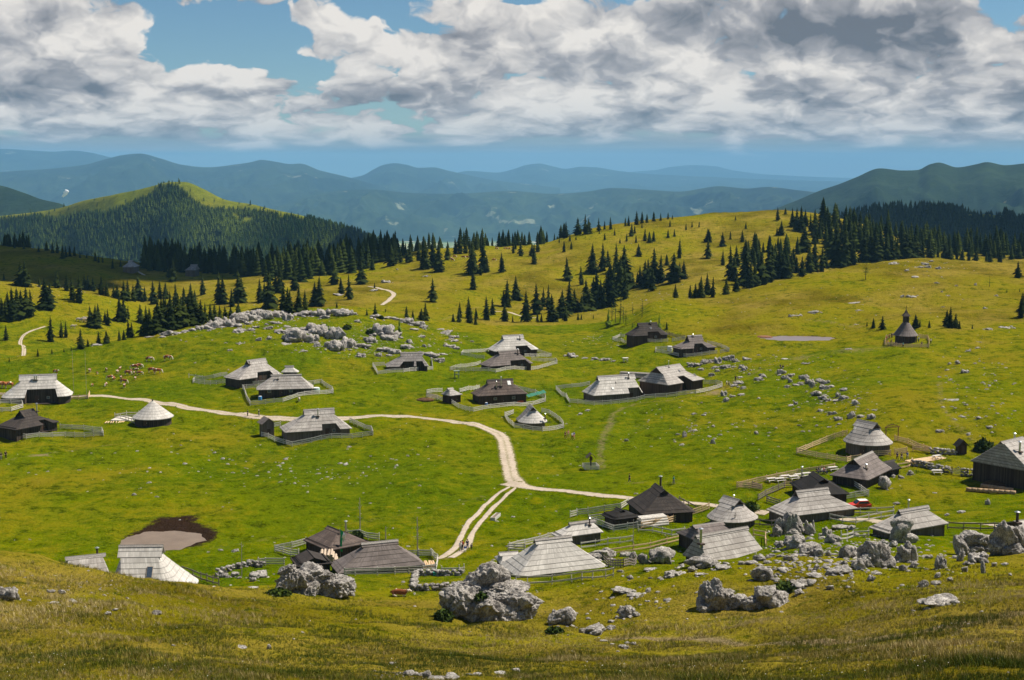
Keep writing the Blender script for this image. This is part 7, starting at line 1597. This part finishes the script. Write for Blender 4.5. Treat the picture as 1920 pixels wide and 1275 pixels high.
lit = nt.math('ADD', nt.math('MULTIPLY', nt.math('SUBTRACT', n0, n1), 1.05), nt.math('MULTIPLY', nt.math('SUBTRACT', nt.math('SUBTRACT', n0, nt.math('MULTIPLY', nt.math('SUBTRACT', n0, bg0), .3)), n2), 1.55))
lit = nt.math('ADD', lit, .31)
# where a cloud is thin its edge is bright
lit = nt.math('ADD', lit, nt.ramp(cov, .95, .60, 0, .20))
for u, v, ru, rv, a in [(1790, 55, 240, 48, -.75), (725, 178, 85, 22, -.75), (1480, 50, 200, 50, -.4), (800, 25, 110, 30, .30), (890, 30, 60, 30, .25), (1880, 180, 90, 16, -.5), (1290, 25, 160, 30, -.35), (50, 180, 150, 25, -.4), (1480, 170, 120, 20, -.25), (650, 225, 500, 22, .14), (120, 20, 130, 25, -.2), (330, 165, 120, 20, -.12), (960, 262, 900, 10, -.2)]:
    lit = nt.math('ADD', lit, nt.math('MULTIPLY', blob(u, v, ru, rv), a))
litc = nt.ramp(lit, -.45, 1.0, 0, 1, kind='LINEAR')
cc = nt.mix(nt.ramp(litc, 0, .5), (1.35, 1.55, 1.85), (3.55, 3.55, 3.7))
cc = nt.mix(nt.ramp(litc, .45, 1), cc, (7.1, 6.75, 6.3))
cc = nt.mix(nt.ramp(el, .16, .5), cc, (2.6, 2.6, 2.7))
cc = nt.mix(nt.ramp(el, .045, .012, 0, .30), cc, (3.3, 3.6, 3.9))
skyc = nt.mix(1.0, sky.outputs[0], (.46, .60, .66), 'MULTIPLY')
hn = nt.noise(nt.comb(nt.math('MULTIPLY', az, 5), nt.math('MULTIPLY', el, 120), 0), 2.0, 4)
hazec = nt.mix(nt.ramp(hn, .35, .7), (2.1, 2.65, 3.05), (3.1, 3.4, 3.5))
hazec = nt.mix(nt.ramp(el, .006, -.006, 0, .5), hazec, (2.3, 2.8, 3.1))
base = nt.mix(nt.ramp(el, .024, .012, 0, .95, kind='SMOOTHSTEP'), skyc, hazec)
nt.l.new(nt.mix(alpha, base, cc), bg.inputs['Color'])
# ------------------------------------------------------------------ tall grass and flowers of the near slope
def m_blade(nt, b):
    t = nt.attr('tone')
    c = nt.mix(nt.ramp(t, 0, .45), (.055, .085, .006), (.150, .150, .014))
    c = nt.mix(nt.ramp(t, .45, .75), c, (.33, .25, .08))
    return nt.mix(nt.ramp(t, .8, 1), c, (.58, .46, .22)), None
def grass():
    r = np.random.default_rng(4); n = 230000
    y = 62*np.exp(r.random(n)*math.log(205/62)); t = r.uniform(-.42, .42, n); x = t*y
    ti, di = cell(x, y); i = np.clip(ti.astype(int), 0, TN-2); j = np.clip(di.astype(int), 0, DN-2); a = ti-i; b = di-j
    z = (ZG[i, j]*(1-a)+ZG[i+1, j]*a)*(1-b)+(ZG[i, j+1]*(1-a)+ZG[i+1, j+1]*a)*b
    u, v = proj(x, y, z)
    dens = .62+.9*fbm(x/6, y/6, 2, 3)-.25*np.clip((y-120)/60, 0, 1)
    ok = (dens > r.random(n)*.9) & (y < 150+60*(r.random(n)**3)) & (v > 1055) & (z > 2.5)
    x, y, z = x[ok], y[ok], z[ok]
    tone = np.clip(.50+.45*fbm(x/9, y/9, 5, 3)+.5*fbm(x/30, y/30, 8, 2)+.26*r.normal(size=len(x)), 0, 1)
    vs = []
    for s in range(6):
        q = np.random.default_rng(s); V = []; Q = []
        for k in range(7):
            an = q.uniform(0, 6.28); l = q.uniform(.1, .45); w = .028; b0 = len(V); cx, cy = q.normal(size=2)*.16
            V += [(cx-w*math.sin(an), cy+w*math.cos(an), -.05), (cx+w*math.sin(an), cy-w*math.cos(an), -.05), (cx+l*math.cos(an)+.12, cy+l*math.sin(an), q.uniform(.7, 1.1))]; Q.append((b0, b0+1, b0+2))
        vs.append((np.array(V), np.array(Q)))
    H = (.20+.20*np.clip(fbm(x/12, y/12, 9, 2)+.5, 0, 1.3))*r.uniform(.6, 1.3, len(x))
    scatter('tall_grass', mat('grass_blades', m_blade, .8, .1), np.stack([x, y, z], 1), H, vs, 2, tone, 1.3)
    # small white and yellow flowers
    s = r.integers(0, len(x), 900); s = s[fbm(x[s]/14, y[s]/14, 31, 2) > .05]
    c = np.array([(math.cos(k*math.pi/3), math.sin(k*math.pi/3), 0) for k in range(6)])*.5; c[:, 2] = 1; V = np.concatenate([c, [(0, 0, .85)]])
    scatter('flowers', simple('petals', (.75, .72, .62), .8, var=.1), np.stack([x[s], y[s], z[s]+.22], 1), r.uniform(.04, .08, len(s)), [(V, np.array([(6, k, (k+1) % 6) for k in range(6)]))], 3)
grass()
# ------------------------------------------------------------------ drifting clouds high above, outside the picture, that shade the far pasture and woods
def cloud(x, y, h, rx, ry, seed):
    """its shadow falls on the land round (x, y)"""
    v, f = ico(5); cx, cy = x+h*SD.x/SD.z, y+h*SD.y/SD.z
    d = .35*fbm(v[:, 0]*1.6+seed, v[:, 1]*1.6, v[:, 2]*1.6, 5)+.12*ridged(v[:, 0]*4+seed, v[:, 1]*4, v[:, 2]*4, 3)
    q = v*(1+d)[:, None]*np.array([rx, ry, min(rx, ry)*.35]); q[:, 2] = np.maximum(q[:, 2], -.12*min(rx, ry))
    o = obj('cloud', npmesh('cloud', q, f, smooth=True), simple('cloud_white', (.9, .9, .9), 1, 0, var=.02), None, loc=(cx, cy, h)); tag(o, kind='stuff')
cloud(-520, 900, 950, 330, 150, 1)
cloud(-230, 2250, 1200, 130, 300, 2)
cloud(760, 2080, 1200, 520, 330, 3)
cloud(560, 1010, 900, 190, 110, 6)
